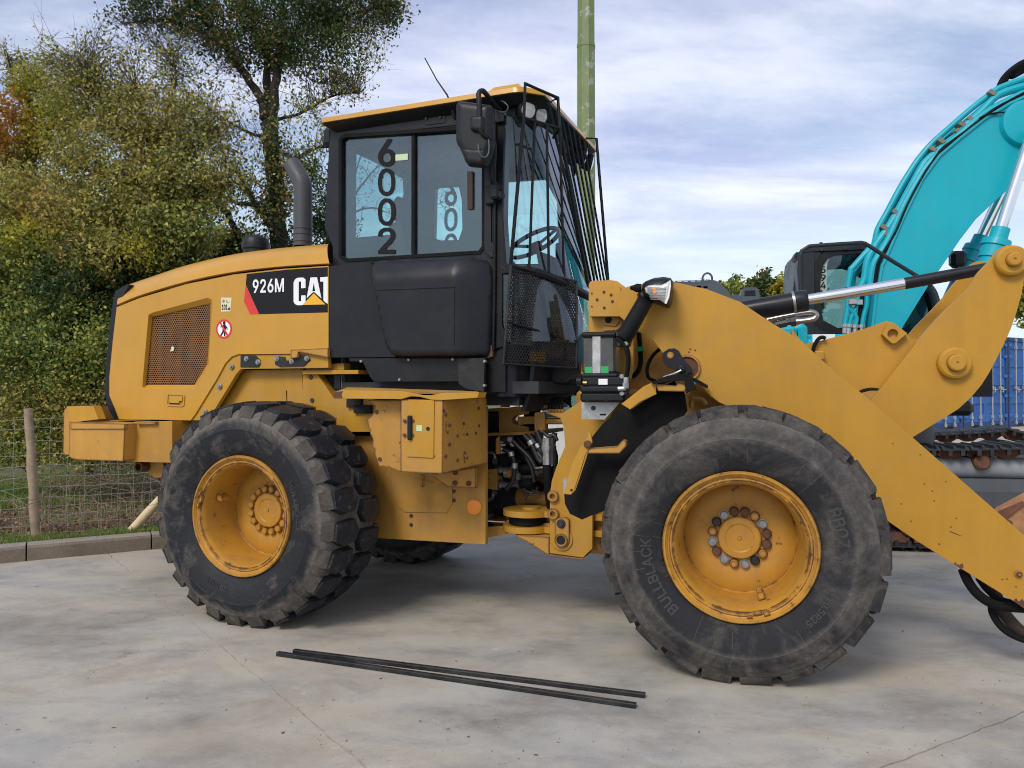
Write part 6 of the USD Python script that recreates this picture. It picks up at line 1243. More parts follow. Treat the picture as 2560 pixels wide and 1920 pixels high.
obj("walkway_step", box3(e3("V", 160, 1215, -1.2)[0], -0.05, -1.2, -0.62, dk_[2] - 0.10, dk_[2], 0.015), "turquoise_paint", exc)
q = e3("V", 440, 1235, -1.305); obj("deck_sticker", box3(q[0] - 0.09, q[0] + 0.12, -1.303, -1.298, q[2] - 0.05, q[2] + 0.05), "white_print", exc, smooth=False)
# engine hood with slots
hd = Polygon(E("W", [(-60, 226), (205, 213), (650, 198), (735, 203), (800, 230), (860, 290), (905, 350), (945, 410), (960, 700), (-60, 700)], -1.05))
hr = hd.buffer(0.0)
slots = [sbox(*np.ravel([E("W", [(x, y)], -1.05)[0], E("W", [(x + 55, y - 27)], -1.05)[0]])) for x, y in ((190, 240), (270, 238), (348, 236), (438, 233), (518, 231), (595, 230), (515, 300), (594, 305), (435, 302))]
obj("engine_hood", prism(hr.difference(unary_union(slots)), -1.05, -1.02), "excavator_grey", exc)
obj("engine_hood_body", prism(hr.buffer(-0.005), -1.0, 0.25), "excavator_grey", exc)
obj("hood_slot_backing", prism(hr.buffer(-0.02), -1.012, -1.004), "matte_black", exc)
q = e3("W", 645, 185, -0.9); obj("lifting_eye", tube([(q[0] + 0.05 * math.cos(a), q[1], q[2] + 0.06 * math.sin(a)) for a in np.linspace(-0.5, math.pi + 0.5, 14)], 0.011, 8), "excavator_grey", exc)
obj("hood_bulge", hull(E3("W", [(930, 470), (940, 395), (1000, 382), (1060, 405), (1085, 470)], -0.9) + E3("W", [(930, 470), (940, 395), (1000, 382), (1060, 405), (1085, 470)], -0.5)), "excavator_grey", exc)
obj("rear_camera_box", prism(Polygon(E("W", [(1066, 470), (1070, 360), (1100, 305), (1140, 293), (1250, 293), (1285, 310), (1302, 380), (1302, 470)], -0.75)), -0.75, -0.5), "excavator_grey", exc)
obj("camera_window", prism(Polygon(E("W", [(1112, 400), (1116, 335), (1245, 330), (1252, 395)], -0.752)), -0.756, -0.74), "matte_black", exc)
obj("camera_post", tube([e3("W", 1185, 470, -0.62), e3("W", 1185, 700, -0.62)], 0.04, 8), "excavator_grey", exc)
# cab
kv = 0.45
cabp = Polygon(E("V", [(165, 700), (150, 430), (172, 250), (205, 195), (285, 158), (900, 128), (950, 145), (1250, 330), (1640, 610), (1740, 800), (1790, 980), (1790, 1200), (340, 1195), (215, 1190), (175, 900)], kv))
cwin = Polygon(E("V", [(412, 600), (440, 390), (500, 300), (600, 262), (900, 240), (1000, 270), (1280, 440), (1610, 680), (1690, 880), (1735, 1060), (1450, 1140), (690, 1150), (450, 1020), (432, 940), (415, 760)], kv))
obj("cab_side", prism(cabp.difference(cwin), kv, kv + 0.05), "cab_dark", exc)
obj("cab_far_side", prism(cabp.difference(cwin.buffer(-0.04)), 1.38, 1.42), "cab_dark", exc)
obj("cab_window", prism(cwin.buffer(0.01), kv + 0.02, kv + 0.025), "excavator_glass", exc, smooth=False)
obj("cab_far_window", prism(cwin, 1.39, 1.395), "excavator_glass", exc, smooth=False)
obj("cab_frame", prism(cabp.difference(cabp.buffer(-0.10)), kv + 0.05, 1.38), "cab_dark", exc)
inner_ = Polygon(E("V", [(215, 245), (345, 235), (345, 1190), (215, 1190)], kv)); obj("cab_corner_post", prism(inner_, kv - 0.02, kv + 0.0), "cab_dark", exc)
obj("cab_header", prism(Polygon(E("V", [(215, 238), (235, 200), (300, 180), (900, 150), (960, 172), (960, 200), (300, 228)], kv)), kv - 0.02, kv), "cab_dark", exc)
bz = cwin.buffer(0.10).intersection(cabp)
obj("window_border", prism(bz.difference(cwin.buffer(-0.004)), kv - 0.004, kv + 0.004), "matte_black", exc)
obj("hand_rail", tube(E3("V", [(190, 700), (182, 300), (205, 215), (290, 163), (600, 140), (890, 122), (935, 132), (1000, 172), (1250, 335), (1530, 505), (1700, 620)], -0.95), 0.020, 10), "cab_dark", exc)
for x, y in ((433, 205), (705, 190)): q = e3("V", x, y, kv - 0.02); obj("cab_bolt", vcyl(q[0], q[2], 0.022, kv - 0.035, kv, 12, 0.005), "dark_steel", exc)
q = e3("V", 430, 135, kv); obj("roof_knob", tube([(q[0], q[1] + 0.02, q[2] - 0.03), (q[0], q[1] + 0.02, q[2] + 0.02)], 0.02, 10), "dark_steel", exc)
obj("rear_lamp_box", prism(Polygon(E("V", [(112, 285), (140, 232), (178, 232), (170, 320), (140, 328)], kv + 0.1)), kv + 0.1, kv + 0.3), "cab_dark", exc)
obj("cab_rear_panel", prism(Polygon(E("V", [(165, 330), (130, 420), (105, 690), (165, 700)], kv + 0.2)), kv + 0.2, kv + 0.7), "cab_dark", exc)
for i, (y0, y1) in enumerate(((470, 392), (562, 484), (650, 572), (740, 662))):
    a, b = e3("V", 422, y0, kv - 0.006), e3("V", 486, y1, kv - 0.006); t_ = meshkit.text_mesh("5941"[i], 1.0, 0.002, True); V_ = t_.vertices; lo_, h2_ = V_.min(0), V_.max(0); W_ = (V_ - lo_) / (h2_ - lo_); wx = 1.0 if "5941"[i] != "1" else 0.55
    obj("window_number", tm(np.stack([a[0] + W_[:, 0] * (b[0] - a[0]) * wx, np.full(len(V_), kv + 0.014) - V_[:, 2], a[2] + W_[:, 1] * (b[2] - a[2])], 1), t_.faces[:, ::-1]), "black_print", exc, smooth=False)
strip = Polygon(E("V", [(408, 600), (425, 430), (470, 330), (540, 285), (530, 300), (500, 350), (492, 420), (490, 700), (412, 700)], kv + 0.02))
obj("number_strip", prism(strip, kv + 0.0155, kv + 0.018), "pale_green_sticker" if False else "excavator_strip" if "excavator_strip" in M else plain("excavator_strip", (0.36, 0.43, 0.41), rough=0.5), exc, smooth=False)
obj("operator_seat", cat_([hull([(x, y, z) for y in (0.70, 1.15) for x, z in ((-0.95, 1.75), (-0.35, 1.75), (-0.35, 1.9), (-0.95, 1.9))]), hull([(x, y, z) for y in (0.72, 1.13) for x, z in ((-0.95, 1.8), (-0.82, 1.8), (-1.05, 2.6), (-0.95, 2.62))])]), "dark_interior", exc)
obj("control_console", box3(-0.35, 0.05, 0.55, 0.75, 1.5, 2.15, 0.03), "dark_interior", exc)
obj("cab_floor", box3(cabp.bounds[0] + 0.15, cabp.bounds[2] - 0.15, kv + 0.06, 1.36, 1.42, 1.55), "dark_interior", exc)
# boom
mv_ = -0.30
bo = [("V", 985, 1300), ("V", 1000, 1090), ("V", 1040, 720), ("V", 1075, 600), ("V", 1110, 385), ("H", 770, 1392), ("H", 900, 1092), ("H", 1010, 872), ("H", 1120, 722), ("H", 1240, 620), ("H", 1400, 492), ("H", 1560, 395), ("H", 1700, 330), ("H", 1900, 270), ("H", 2150, 240), ("H", 2400, 260), ("H", 2380, 620), ("H", 2100, 660), ("H", 1900, 730), ("H", 1660, 882), ("H", 1545, 950), ("H", 1450, 1035), ("H", 1350, 1130), ("H", 1250, 1260), ("H", 1120, 1450), ("V", 1650, 628), ("V", 1352, 1108), ("V", 1280, 1300)]
boom = Polygon([tuple(e3(k, x, y, mv_)[[0, 2]]) for k, x, y in bo]).buffer(0.02).buffer(-0.02)
obj("boom", prism(boom.buffer(-0.012), mv_, 0.30), "turquoise_paint", exc)
obj("boom_flange", prism(boom.difference(boom.buffer(-0.026)), mv_ - 0.022, 0.322), "turquoise_paint", exc)
q = e3("H", 1668, 525, mv_); obj("boom_boss", lathe([(mv_, 0.26), (mv_ - 0.06, 0.24), (mv_ - 0.07, 0.20), (mv_ - 0.07, 0.0)], 40, center=(q[0], 0, q[2])), "turquoise_paint", exc)
obj("boom_wire", tube([e3("H", 1380, 490, mv_ - 0.03), e3("H", 1440, 465, mv_ - 0.03), e3("H", 1540, 455, mv_ - 0.03), e3("H", 1660, 468, mv_ - 0.03), e3("H", 1760, 480, mv_ - 0.03)], 0.009, 8, 4), "black_rubber", exc)
lines = [([("V", 735, 640), ("V", 770, 440), ("V", 800, 400), ("V", 980, 200), ("V", 1040, 140), ("H", 740, 1190), ("H", 800, 1080), ("H", 880, 930), ("H", 960, 800), ("H", 1010, 730), ("H", 1080, 650), ("H", 1180, 560), ("H", 1330, 430), ("H", 1460, 330), ("H", 1510, 300), ("H", 1660, 245), ("H", 1850, 190)], 0.034, -0.22, "turquoise_paint"),
         ([("V", 790, 640), ("V", 815, 480), ("V", 880, 380), ("V", 1010, 200), ("V", 1090, 40), ("H", 810, 1110), ("H", 900, 940), ("H", 985, 800), ("H", 1060, 700), ("H", 1200, 585), ("H", 1340, 470), ("H", 1450, 380), ("H", 1600, 320), ("H", 1850, 250)], 0.026, -0.10, "turquoise_paint"),
         ([("V", 880, 640), ("V", 930, 520), ("V", 960, 330), ("V", 1060, 140), ("V", 1160, 0), ("H", 840, 1120), ("H", 950, 920), ("H", 1010, 810), ("H", 1065, 740), ("H", 1240, 600), ("H", 1310, 520), ("H", 1400, 440), ("H", 1500, 345), ("H", 1660, 290), ("H", 1850, 240)], 0.040, -0.26, "turquoise_paint"),
         ([("V", 985, 640), ("V", 1020, 400), ("V", 1100, 250), ("V", 1200, 80), ("H", 900, 1045), ("H", 985, 890), ("H", 1050, 790), ("H", 1150, 690), ("H", 1260, 590), ("H", 1400, 470), ("H", 1560, 380), ("H", 1700, 320), ("H", 1850, 280)], 0.040, -0.28, "turquoise_paint"),
         ([("V", 1040, 640), ("V", 1075, 380), ("V", 1150, 230), ("V", 1290, 0), ("H", 930, 1030), ("H", 1040, 830), ("H", 1130, 705), ("H", 1230, 620), ("H", 1390, 500), ("H", 1480, 430), ("H", 1660, 335)], 0.024, -0.30, "black_rubber")]
for px_, r, v, mt in lines: obj("boom_pipe", tube([e3(k, x, y, v) for k, x, y in px_], r, 10, 3), mt, exc)
for x0_, y0_, x1_, y1_ in ((830, 1070, 880, 1090), (880, 1040, 925, 1060), (1070, 675, 1110, 690), (1120, 620, 1165, 640), (1230, 560, 1275, 585), (1310, 485, 1350, 505), (1445, 315, 1480, 340), (765, 1160, 800, 1190), (790, 1210, 820, 1230), (1255, 515, 1295, 540)):
    a = e3("H", (x0_ + x1_) / 2, (y0_ + y1_) / 2, -0.30); d_ = e3("H", (x0_ + x1_) / 2 + 10, (y0_ + y1_) / 2 - 13, -0.30) - a; d_ /= np.linalg.norm(d_); n_ = np.array([-d_[2], 0, d_[0]])
    obj("pipe_clamp", hull([a + d_ * x + n_ * y + np.array([0, v_, 0]) for x in (-0.022, 0.022) for y in (-0.038, 0.038) for v_ in (0.0, 0.12)]), "clamp_beige", exc)
for px_, r, mt in (([(745, 780), (750, 860), (790, 920), (835, 990), (825, 1080)], 0.028, "turquoise_paint"), ([(855, 740), (840, 860), (790, 950), (765, 1020), (750, 1080)], 0.022, "turquoise_paint"), ([(960, 740), (950, 850), (920, 960), (900, 1080)], 0.032, "turquoise_paint"), ([(905, 740), (880, 900), (860, 1000), (850, 1130)], 0.024, "black_rubber"), ([(745, 640), (740, 760), (730, 900), (700, 1060)], 0.03, "turquoise_paint")):
    obj("boom_pipe", tube(E3("V", px_, -0.2), r, 10, 4), mt, exc)
for x, y in ((705, 1080), (745, 1085), (820, 1090), (895, 1090)): obj("pipe_union", cat_([tube(E3("V", [(x, y - 20), (x, y + 15)], -0.2), 0.042, 8), tube(E3("V", [(x, y + 10), (x - 4, y + 90)], -0.2), 0.030, 8)]), "galvanised_steel", exc)
for x, y, w in ((790, 805, 40), (868, 812, 30)): q = e3("V", x, y, -0.24); obj("pipe_clamp", box3(q[0] - w * 0.0011, q[0] + w * 0.0011, q[1] - 0.03, q[1] + 0.05, q[2] - 0.03, q[2] + 0.03, 0.006), "galvanised_steel", exc)
obj("boom_foot_bracket", prism(Polygon(E("V", [(955, 890), (1005, 890), (990, 1100), (900, 1100), (940, 960)], -0.1)), -0.1, 0.2), "turquoise_dark", exc)
for k in range(4):
    obj("arm_hose", tube([e3("H", 1500 + 12 * k, 300 - 4 * k, -0.05 + 0.05 * k), e3("H", 1530 + 8 * k, 240 - 6 * k, -0.05 + 0.05 * k), e3("H", 1590, 180 + 16 * k, -0.05 + 0.05 * k), e3("H", 1680, 130 + 18 * k, 0 + 0.05 * k), e3("H", 1850, 90 + 20 * k, 0.05 * k)], 0.030, 10, 5), "black_rubber", exc)
# boom cylinders
for v, x0_, y0_, x1_, y1_, r in ((-0.52, 1510, 1200, 1665, 720, 0.060), (0.50, 1385, 1250, 1500, 1000, 0.058)):
    a, b = e3("H", x0_, y0_, v), e3("H", x1_, y1_, v); d_ = (a - b) / np.linalg.norm(a - b)
    obj("boom_cylinder_rod", tube([a, b + (b - a) * 0.4], r, 24), "chrome", exc, smooth=60)
    obj("boom_cylinder", tube([a - d_ * 0.03, a + d_ * 0.10, a + d_ * 0.101, a + d_ * 0.17, a + d_ * 0.172, a + d_ * 0.30, a + d_ * 0.301, a + d_ * 1.8], np.array([r * 1.45, r * 1.5, r * 2.25, r * 2.35, r * 2.1, r * 2.1, r * 1.85, r * 1.85]), 28), "turquoise_paint", exc)
obj("front_work_lamp", [box3(*(lambda q: (q[0] - 0.09, q[0] + 0.08, q[1], q[1] + 0.15, q[2] - 0.10, q[2] + 0.09))(e3("V", 2035, 300, 0.3)), 0.04)], "black_plastic", exc)
obj("front_guard_pipe", tube(E3("V", [(1640, 610), (1720, 720), (1780, 960), (1800, 1100)], kv - 0.05), 0.05, 10, 4), "excavator_grey", exc)
obj("front_guard_pipe", tube(E3("V", [(1900, 230), (1990, 330), (2010, 420), (1960, 740), (1900, 1000)], 1.1), 0.045, 10, 4), "excavator_grey", exc)
obj("lamp_arm", tube(E3("V", [(2035, 350), (1985, 460), (1930, 560)], 0.35), 0.03, 8), "black_plastic", exc)
obj("cab_front_glass", solid([[(cabp.bounds[2] + a, v, z) for v in (kv + 0.03, 0.9, 1.38)] for z, a in ((1.5, 0.0), (2.1, -0.02), (2.7, -0.35))], (0.004, 0, 0)), "excavator_glass", exc)

# ------------------------------------------------------------------ bank and containers at the back right
bank = [(8.0, 15.0), (40, 15.0), (40, 60), (4, 60), (4, 22)]
obj("gravel_bank", plan(bank, -0.29, 0.46), "sandy_ground", label="low pale gravel bank at the back right of the yard", cat="bank", kind="structure")
obj("yard_rear", plan([(3, 14), (45, 14), (45, 30), (3, 30)], -0.29, -0.02), "sandy_ground", kind="structure", label="pale sandy ground behind the excavator", cat="ground")
CH, CWd, CLn = 2.75, 2.44, 6.06
def container():
    t = thing("shipping_container", "blue steel shipping container, the one whose doors show right of the tilt lever", "container", group=None)
    W_, H_ = CWd, CH
    obj("corrugated_body", box3(0.03, W_ - 0.03, 0.10, CLn, 0.16, H_ - 0.03), "container_blue", t)
    for k in range(22):
        y = 0.3 + k * 0.26
        for x in (0.0, W_ - 0.03): obj("side_rib", box3(x, x + 0.03, y, y + 0.12, 0.2, H_ - 0.1), "container_blue", t)
    obj("door_frame", prism(sbox(0, 0, W_, H_).difference(sbox(0.10, 0.17, W_ - 0.10, H_ - 0.12)), -0.03, 0.12), "container_dark", t)
    for s_ in (0, 1):
        x0 = 0.105 + s_ * (W_ / 2 - 0.10); x1 = x0 + W_ / 2 - 0.115
        d = thing("door", parent=t)
        rec = unary_union([sbox(x0 + 0.06, z, x1 - 0.06, z + 0.30) for z in (0.42, 0.98, 1.54, 2.10)])
        obj("door_panel", prism(sbox(x0, 0.175, x1, H_ - 0.125).difference(rec), 0.0, 0.04), "container_blue", d)
        obj("door_recess", prism(rec.buffer(0.012), 0.028, 0.06), "container_blue", d)
        for fx in (0.28, 0.70):
            xr = x0 + (x1 - x0) * fx
            obj("lock_rod", tube([(xr, -0.045, 0.06), (xr, -0.045, H_ - 0.05)], 0.020, 10), "galvanised_steel", d)
            for z in (0.12, 0.32, 1.2, H_ - 0.3, H_ - 0.08): obj("rod_guide", box3(xr - 0.04, xr + 0.04, -0.075, 0.0, z - 0.05, z + 0.05, 0.01), "galvanised_steel", d)
            obj("rod_handle", cat_([box3(xr - 0.02, xr + 0.26, -0.075, -0.055, 1.13, 1.16), box3(xr + 0.08, xr + 0.12, -0.08, -0.02, 1.06, 1.22)]), "galvanised_steel", d)
        hx = x0 + 0.005 if s_ == 0 else x1 - 0.005
        for z in (0.35, 0.95, 1.55, 2.15, 2.5): obj("hinge", box3(hx - 0.075, hx + 0.075, -0.05, 0.0, z - 0.05, z + 0.05, 0.012), "container_blue", d)
        if s_ == 1:
            for k, (txt, z) in enumerate((("CNU 904", 2.36), ("22G1", 2.18))):
                q = meshkit.text_mesh(txt, 0.10, 0.002, False); V_ = q.vertices; obj("door_marking", tm(np.stack([x0 + 0.42 + V_[:, 0] * 0.8, -0.002 - V_[:, 2], z + V_[:, 1]], 1), q.faces[:, ::-1]), "white_print", d, smooth=False)
    for x in (0, W_ - 0.16):
        for z in (0, H_ - 0.12): obj("corner_casting", box3(x, x + 0.16, -0.045, 0.1, z, z + 0.12, 0.01), "container_dark", t)
    for x in (0.45, W_ - 0.85): obj("fork_pocket", box3(x, x + 0.35, -0.034, 0.0, 0.02, 0.10), "matte_black", t)
    return t
cyaw = math.radians(31); cd = np.array([math.cos(cyaw), math.sin(cyaw)])
c0 = at_y(2407, 1072, 22.3)[:2]
ct = container()
UsdGeom.Xformable(ct).AddTranslateOp().Set(Gf.Vec3d(float(c0[0]), float(c0[1]), 0.462)); UsdGeom.Xformable(ct).AddRotateZOp().Set(31.0)
for k, lb in ((-1, "blue shipping container next to the excavator cab, mostly hidden by the yellow lever"), (1, "rightmost blue shipping container, cut by the edge of the picture")):
    p_ = c0 + cd * (CWd + 0.05) * k
    copy_of(ct, (p_[0], p_[1], 0.462), cyaw, lb, "container")
# white site cabin glimpsed behind the joint
cb = thing("site_cabin", "white site cabin glimpsed through the joint of the loader", "cabin", (0.1, 12.6, -0.02), math.radians(8))
obj("wall", box3(0, 3.2, 0, 2.2, 0.10, 2.35), "white_panel", cb); obj("roof", box3(-0.06, 3.26, -0.06, 2.26, 2.35, 2.45, 0.02), "white_panel", cb)
obj("skid", box3(0.05, 3.15, 0.05, 2.15, 0, 0.10), "dark_steel", cb); obj("door", box3(2.2, 2.95, -0.02, 0.0, 0.12, 2.1), "white_panel", cb); obj("window", box3(0.4, 1.5, -0.015, 0.0, 1.1, 1.9), "excavator_glass", cb)
# green post
gp = thing("green_post", "tall green painted steel post with flaking paint, right behind the cab", "post")
P0 = at_y(1466, 980, 10.2); ro = 0.128
def octo(z, r): return [(P0[0] + r * math.cos(a), P0[1] + r * math.sin(a), z) for a in np.radians(np.arange(8) * 45 + 12)]
obj("shaft", hull(octo(-0.02, ro) + octo(6.15, ro * 0.97)), "green_pole", gp, smooth=False)
obj("shaft_upper", hull(octo(6.15, ro * 0.93) + octo(9.5, ro * 0.86)), "green_pole", gp, smooth=False)
obj("collar", hull(octo(6.11, ro * 1.0) + octo(6.16, ro * 1.0)), "green_pole", gp, smooth=False)
obj("base_plate", box3(P0[0] - 0.22, P0[0] + 0.22, P0[1] - 0.22, P0[1] + 0.22, -0.01, 0.015), "dark_steel", gp)

# ------------------------------------------------------------------ two steel bars lying in front of the loader
def bar(p, q, w, h, label, rail):
    p, q = np.array(p), np.array(q); d = (q - p) / np.linalg.norm(q - p); n = np.array([-d[1], d[0], 0])
    t = thing("steel_bar", label, "steel bar")
    ps = lambda x, prof: [tuple(x + n * a + np.array([0, 0, b])) for a, b in prof]
    obj("bar_body", hull(ps(p, [(-w, 0.002), (w, 0.002), (w, h - 0.003), (w - 0.003, h), (-w + 0.003, h), (-w, h - 0.003)]) + ps(q, [(-w, 0.002), (w, 0.002), (w, h - 0.003), (w - 0.003, h), (-w + 0.003, h), (-w, h - 0.003)])), "bar_black", t, smooth=False)
    if rail: obj("bar_rail", hull(ps(p + d * 0.10, [(w * 0.1, h), (w * 0.9, h), (w * 0.9, h + 0.012), (w * 0.1, h + 0.012)]) + ps(q - d * 0.02, [(w * 0.1, h), (w * 0.9, h), (w * 0.9, h + 0.012), (w * 0.1, h + 0.012)])), "bar_black", t, smooth=False)
paint("bar_black", (0.010, 0.011, 0.012), rough=0.40, dirt=(0.11, 0.105, 0.10), dirt_amt=0.4, rust=0.25, rust_col=(0.12, 0.05, 0.02), rust_scale=9, bump=0.5)
bar(on_z(694, 1639), on_z(1590, 1770), 0.014, 0.024, "nearer of two black steel bars lying crossed at one end on the concrete", False)
bar(on_z(735, 1633), on_z(1613, 1744), 0.014, 0.024, "farther of two black steel bars lying on the concrete before the loader", False)
# ------------------------------------------------------------------ fence
fz = 0.12
fb = on_z(93, 1342, fz); fs, ft = (fb[:2] - YO) @ YA, (fb[:2] - YO) @ YB
fence = thing("wire_fence", "wire mesh fence on rough wooden posts behind the kerb", "fence")
def vz(s, t): return float(verge_z(np.array([s]), np.array([t]))[0])
def fpost(s, lean, h, r, seed):
    r_ = np.random.default_rng(seed); b = np.array([*yard(s, ft), vz(s, ft) - 0.1]); tp = b + np.array([*lean, h + 0.1])
    pts = [b + (tp - b) * t + np.array([r_.uniform(-0.012, 0.012), r_.uniform(-0.012, 0.012), 0]) for t in np.linspace(0, 1, 8)]
    m = tube(pts, np.array([r * 1.12, r * 1.1, r * 1.06, r, r * 1.02, r * 0.96, r * 0.93, r * 0.9]), 14)
    m.vertices += (meshkit.fbm(m.vertices * 14, 3, seed)[:, None] - 0.5) * 0.014; return m
ptop = at_y(70, 1022, fb[1]); lean0 = (ptop[0] - fb[0], 0.0)
obj("post", fpost(fs, lean0, ptop[2] - vz(fs, ft), 0.042, 1), "fence_wood", fence)
for k in (-2, -1, 1, 2, 3): obj("post", fpost(fs + 2.7 * k, (0.03 * (-1) ** k, 0.02), 1.25, 0.042, 5 + k), "fence_wood", fence)
zs = [0.04, 0.13, 0.22, 0.31, 0.40, 0.50, 0.60, 0.71, 0.82, 0.95, 1.08, 1.17]
for i, z in enumerate(zs):
    pts = []
    for s in np.arange(fs - 5.4, fs + 5.5, 0.15):
        q = ((s - fs) / 2.7) % 1.0; xy = yard(s, ft - 0.045); pts.append((*xy, vz(s, ft) + z - 0.05 * q * (1 - q) * 1.5 * (0.4 + z) + 0.006 * math.sin(s * 17 + i)))
    obj("horizontal_wire", tube(pts, 0.0021, 5), "fence_wire", fence, smooth=False)
for j, s in enumerate(np.arange(fs - 2.6, fs + 4.2, 0.15)):
    q = ((s - fs) / 2.7) % 1.0; xy = yard(s, ft - 0.046); b = vz(s, ft)
    obj("vertical_wire", tube([(xy[0] + 0.006 * math.sin(j * 3 + z * 9), xy[1], b + z - 0.05 * q * (1 - q) * 1.5 * (0.4 + z)) for z in zs], 0.0017, 5), "fence_wire", fence, smooth=False)
lg0 = on_z(333, 1322, 0.15); lg1 = at_y(452, 1190, lg0[1] + 0.25)
obj("leaning_brace_log", tube([lg0 - (lg1 - lg0) * 0.12, lg0 + (lg1 - lg0) * 0.3, lg0 + (lg1 - lg0) * 0.6, lg1], np.array([0.042, 0.045, 0.04, 0.04]), 14), "pale_wood", "/World", label="pale barked log leaning by the fence behind the rear wheel", cat="log")

# ------------------------------------------------------------------ foliage
def leaf_mesh(C_, size, r_, up=0.9, aspect=0.62):
    n = len(C_); d = r_.normal(size=(n, 3)); d[:, 2] -= 0.35; d /= np.linalg.norm(d, axis=1, keepdims=True)
    nr = r_.normal(size=(n, 3)); nr[:, 2] += up; w = np.cross(d, nr); w /= np.maximum(np.linalg.norm(w, axis=1, keepdims=True), 1e-6); nn = np.cross(w, d)
    L = size * r_.uniform(0.65, 1.3, (n, 1)); W_ = L * aspect * 0.5
    a = C_ - d * L * 0.5; b = C_ + d * L * 0.5; m = C_ - d * L * 0.05 + nn * L * 0.0; s1_ = m + w * W_ + nn * L * 0.10; s2_ = m - w * W_ + nn * L * 0.10
    V_ = np.stack([a, s1_, b, s2_], 1).reshape(-1, 3); k = np.arange(n)[:, None] * 4
    return tm(V_, np.vstack([k + [0, 1, 2], k + [0, 2, 3]]))
def px2w(x, y, Y): return at_y(x, y, Y)
def grow(name, label, cat, limbs, clumps, seed, bark="bark_dark", dens=1.7, twig_r=0.006, twig_mat="twig_bark", group=None):
    """limbs: (list of (px, py), depth, start width, end width in px); clumps: cx, cy, rx, ry, depth, thickness, leaf count, twig count, leaf size, leaf material"""
    r_ = np.random.default_rng(seed); t = thing(name, label, cat, group=group); nodes = []
    for pts, Y, w0, w1 in limbs:
        Pl = spline([px2w(x, y, Y + dy) for x, y, dy in [(q + (0,))[:3] for q in pts]], 6); rad = np.linspace(w0, w1, len(Pl)) * Y / FPX / 2
        Pl[1:-1] += r_.normal(size=(len(Pl) - 2, 3)) * rad[1:-1, None] * 0.25
        m = tube(Pl, rad, 10); m.vertices += (meshkit.fbm(m.vertices * 9, 3, seed)[:, None] - 0.5) * np.minimum(0.05, 0.5 * w1 * Y / FPX); obj("trunk" if w0 > 24 else "limb", m, bark, t, smooth=60); nodes.append(Pl)
    N_ = np.vstack(nodes); tw, by = [], {}
    for cx, cy, rx, ry, Y, th, nl, nt, ls, lm in clumps:
        nl, ls = int(nl * (dens if nl > 1200 else 1.1) * 1.15), ls * 0.95
        c = px2w(cx, cy, Y); R_ = np.array([rx * Y / FPX, th, ry * Y / FPX]); pts_l = []
        for _ in range(nt):
            q = r_.normal(size=3); q = q / np.linalg.norm(q) * r_.uniform(0.1, 1) ** (1 / 2.4); e = c + q * R_
            dist = np.linalg.norm((N_ - e) * [1, 0.6, 1], axis=1) + r_.uniform(0, 0.9, len(N_)); s = N_[np.argmin(dist)]
            L = np.linalg.norm(e - s); mid = s + (e - s) * 0.55 + r_.normal(size=3) * L * 0.09 + np.array([0, 0, 0.06 * L]); m2 = s + (e - s) * 0.25 + r_.normal(size=3) * L * 0.05
            C_ = spline([s, m2, mid, e], 4); rr = min(0.02, twig_r * (0.6 + L * 0.6)); tw.append(tube(C_, np.array([rr, rr * 0.25]), 4, caps=False))
            for _2 in range(2):
                i = r_.integers(len(C_) // 2, len(C_)); e2 = C_[i] + r_.normal(size=3) * 0.16 * min(1, L) + (e - s) / max(L, 1e-6) * 0.1; tw.append(tube(np.array([C_[i], (C_[i] + e2) / 2 + r_.normal(size=3) * 0.015, e2]), np.array([rr * 0.35, rr * 0.2]), 3, caps=False)); pts_l.append(np.linspace(C_[i], e2, 4)[1:])
            pts_l.append(C_[len(C_) // 2:])
        if nl:
            src = np.vstack(pts_l) if pts_l else c[None]; k = int(nl * 0.7); a = src[r_.integers(0, len(src), k)] + r_.normal(size=(k, 3)) * 0.055
            q = r_.normal(size=(nl - k, 3)); q = q / np.linalg.norm(q, axis=1, keepdims=True) * (r_.uniform(0.02, 1, (nl - k, 1)) ** (1 / 2.5)); b = c + q * R_
            keep = meshkit.noise(b * 3.2, seed) + 0.3 * r_.uniform(size=len(b)) > 0.42; by.setdefault(lm, []).append(leaf_mesh(np.vstack([a, b[keep]]), ls, r_))
    if tw: obj("twigs", cat_(tw), twig_mat, t, smooth=True, kind="stuff")
    for lm, ms in by.items(): obj("crown", cat_(ms), lm, t, smooth=False, kind="stuff", tone=4)
    return t
D_, O_, G_, Y_, R_o = "leaf_dark_green", "leaf_olive", "leaf_green", "leaf_yellow", "leaf_orange"
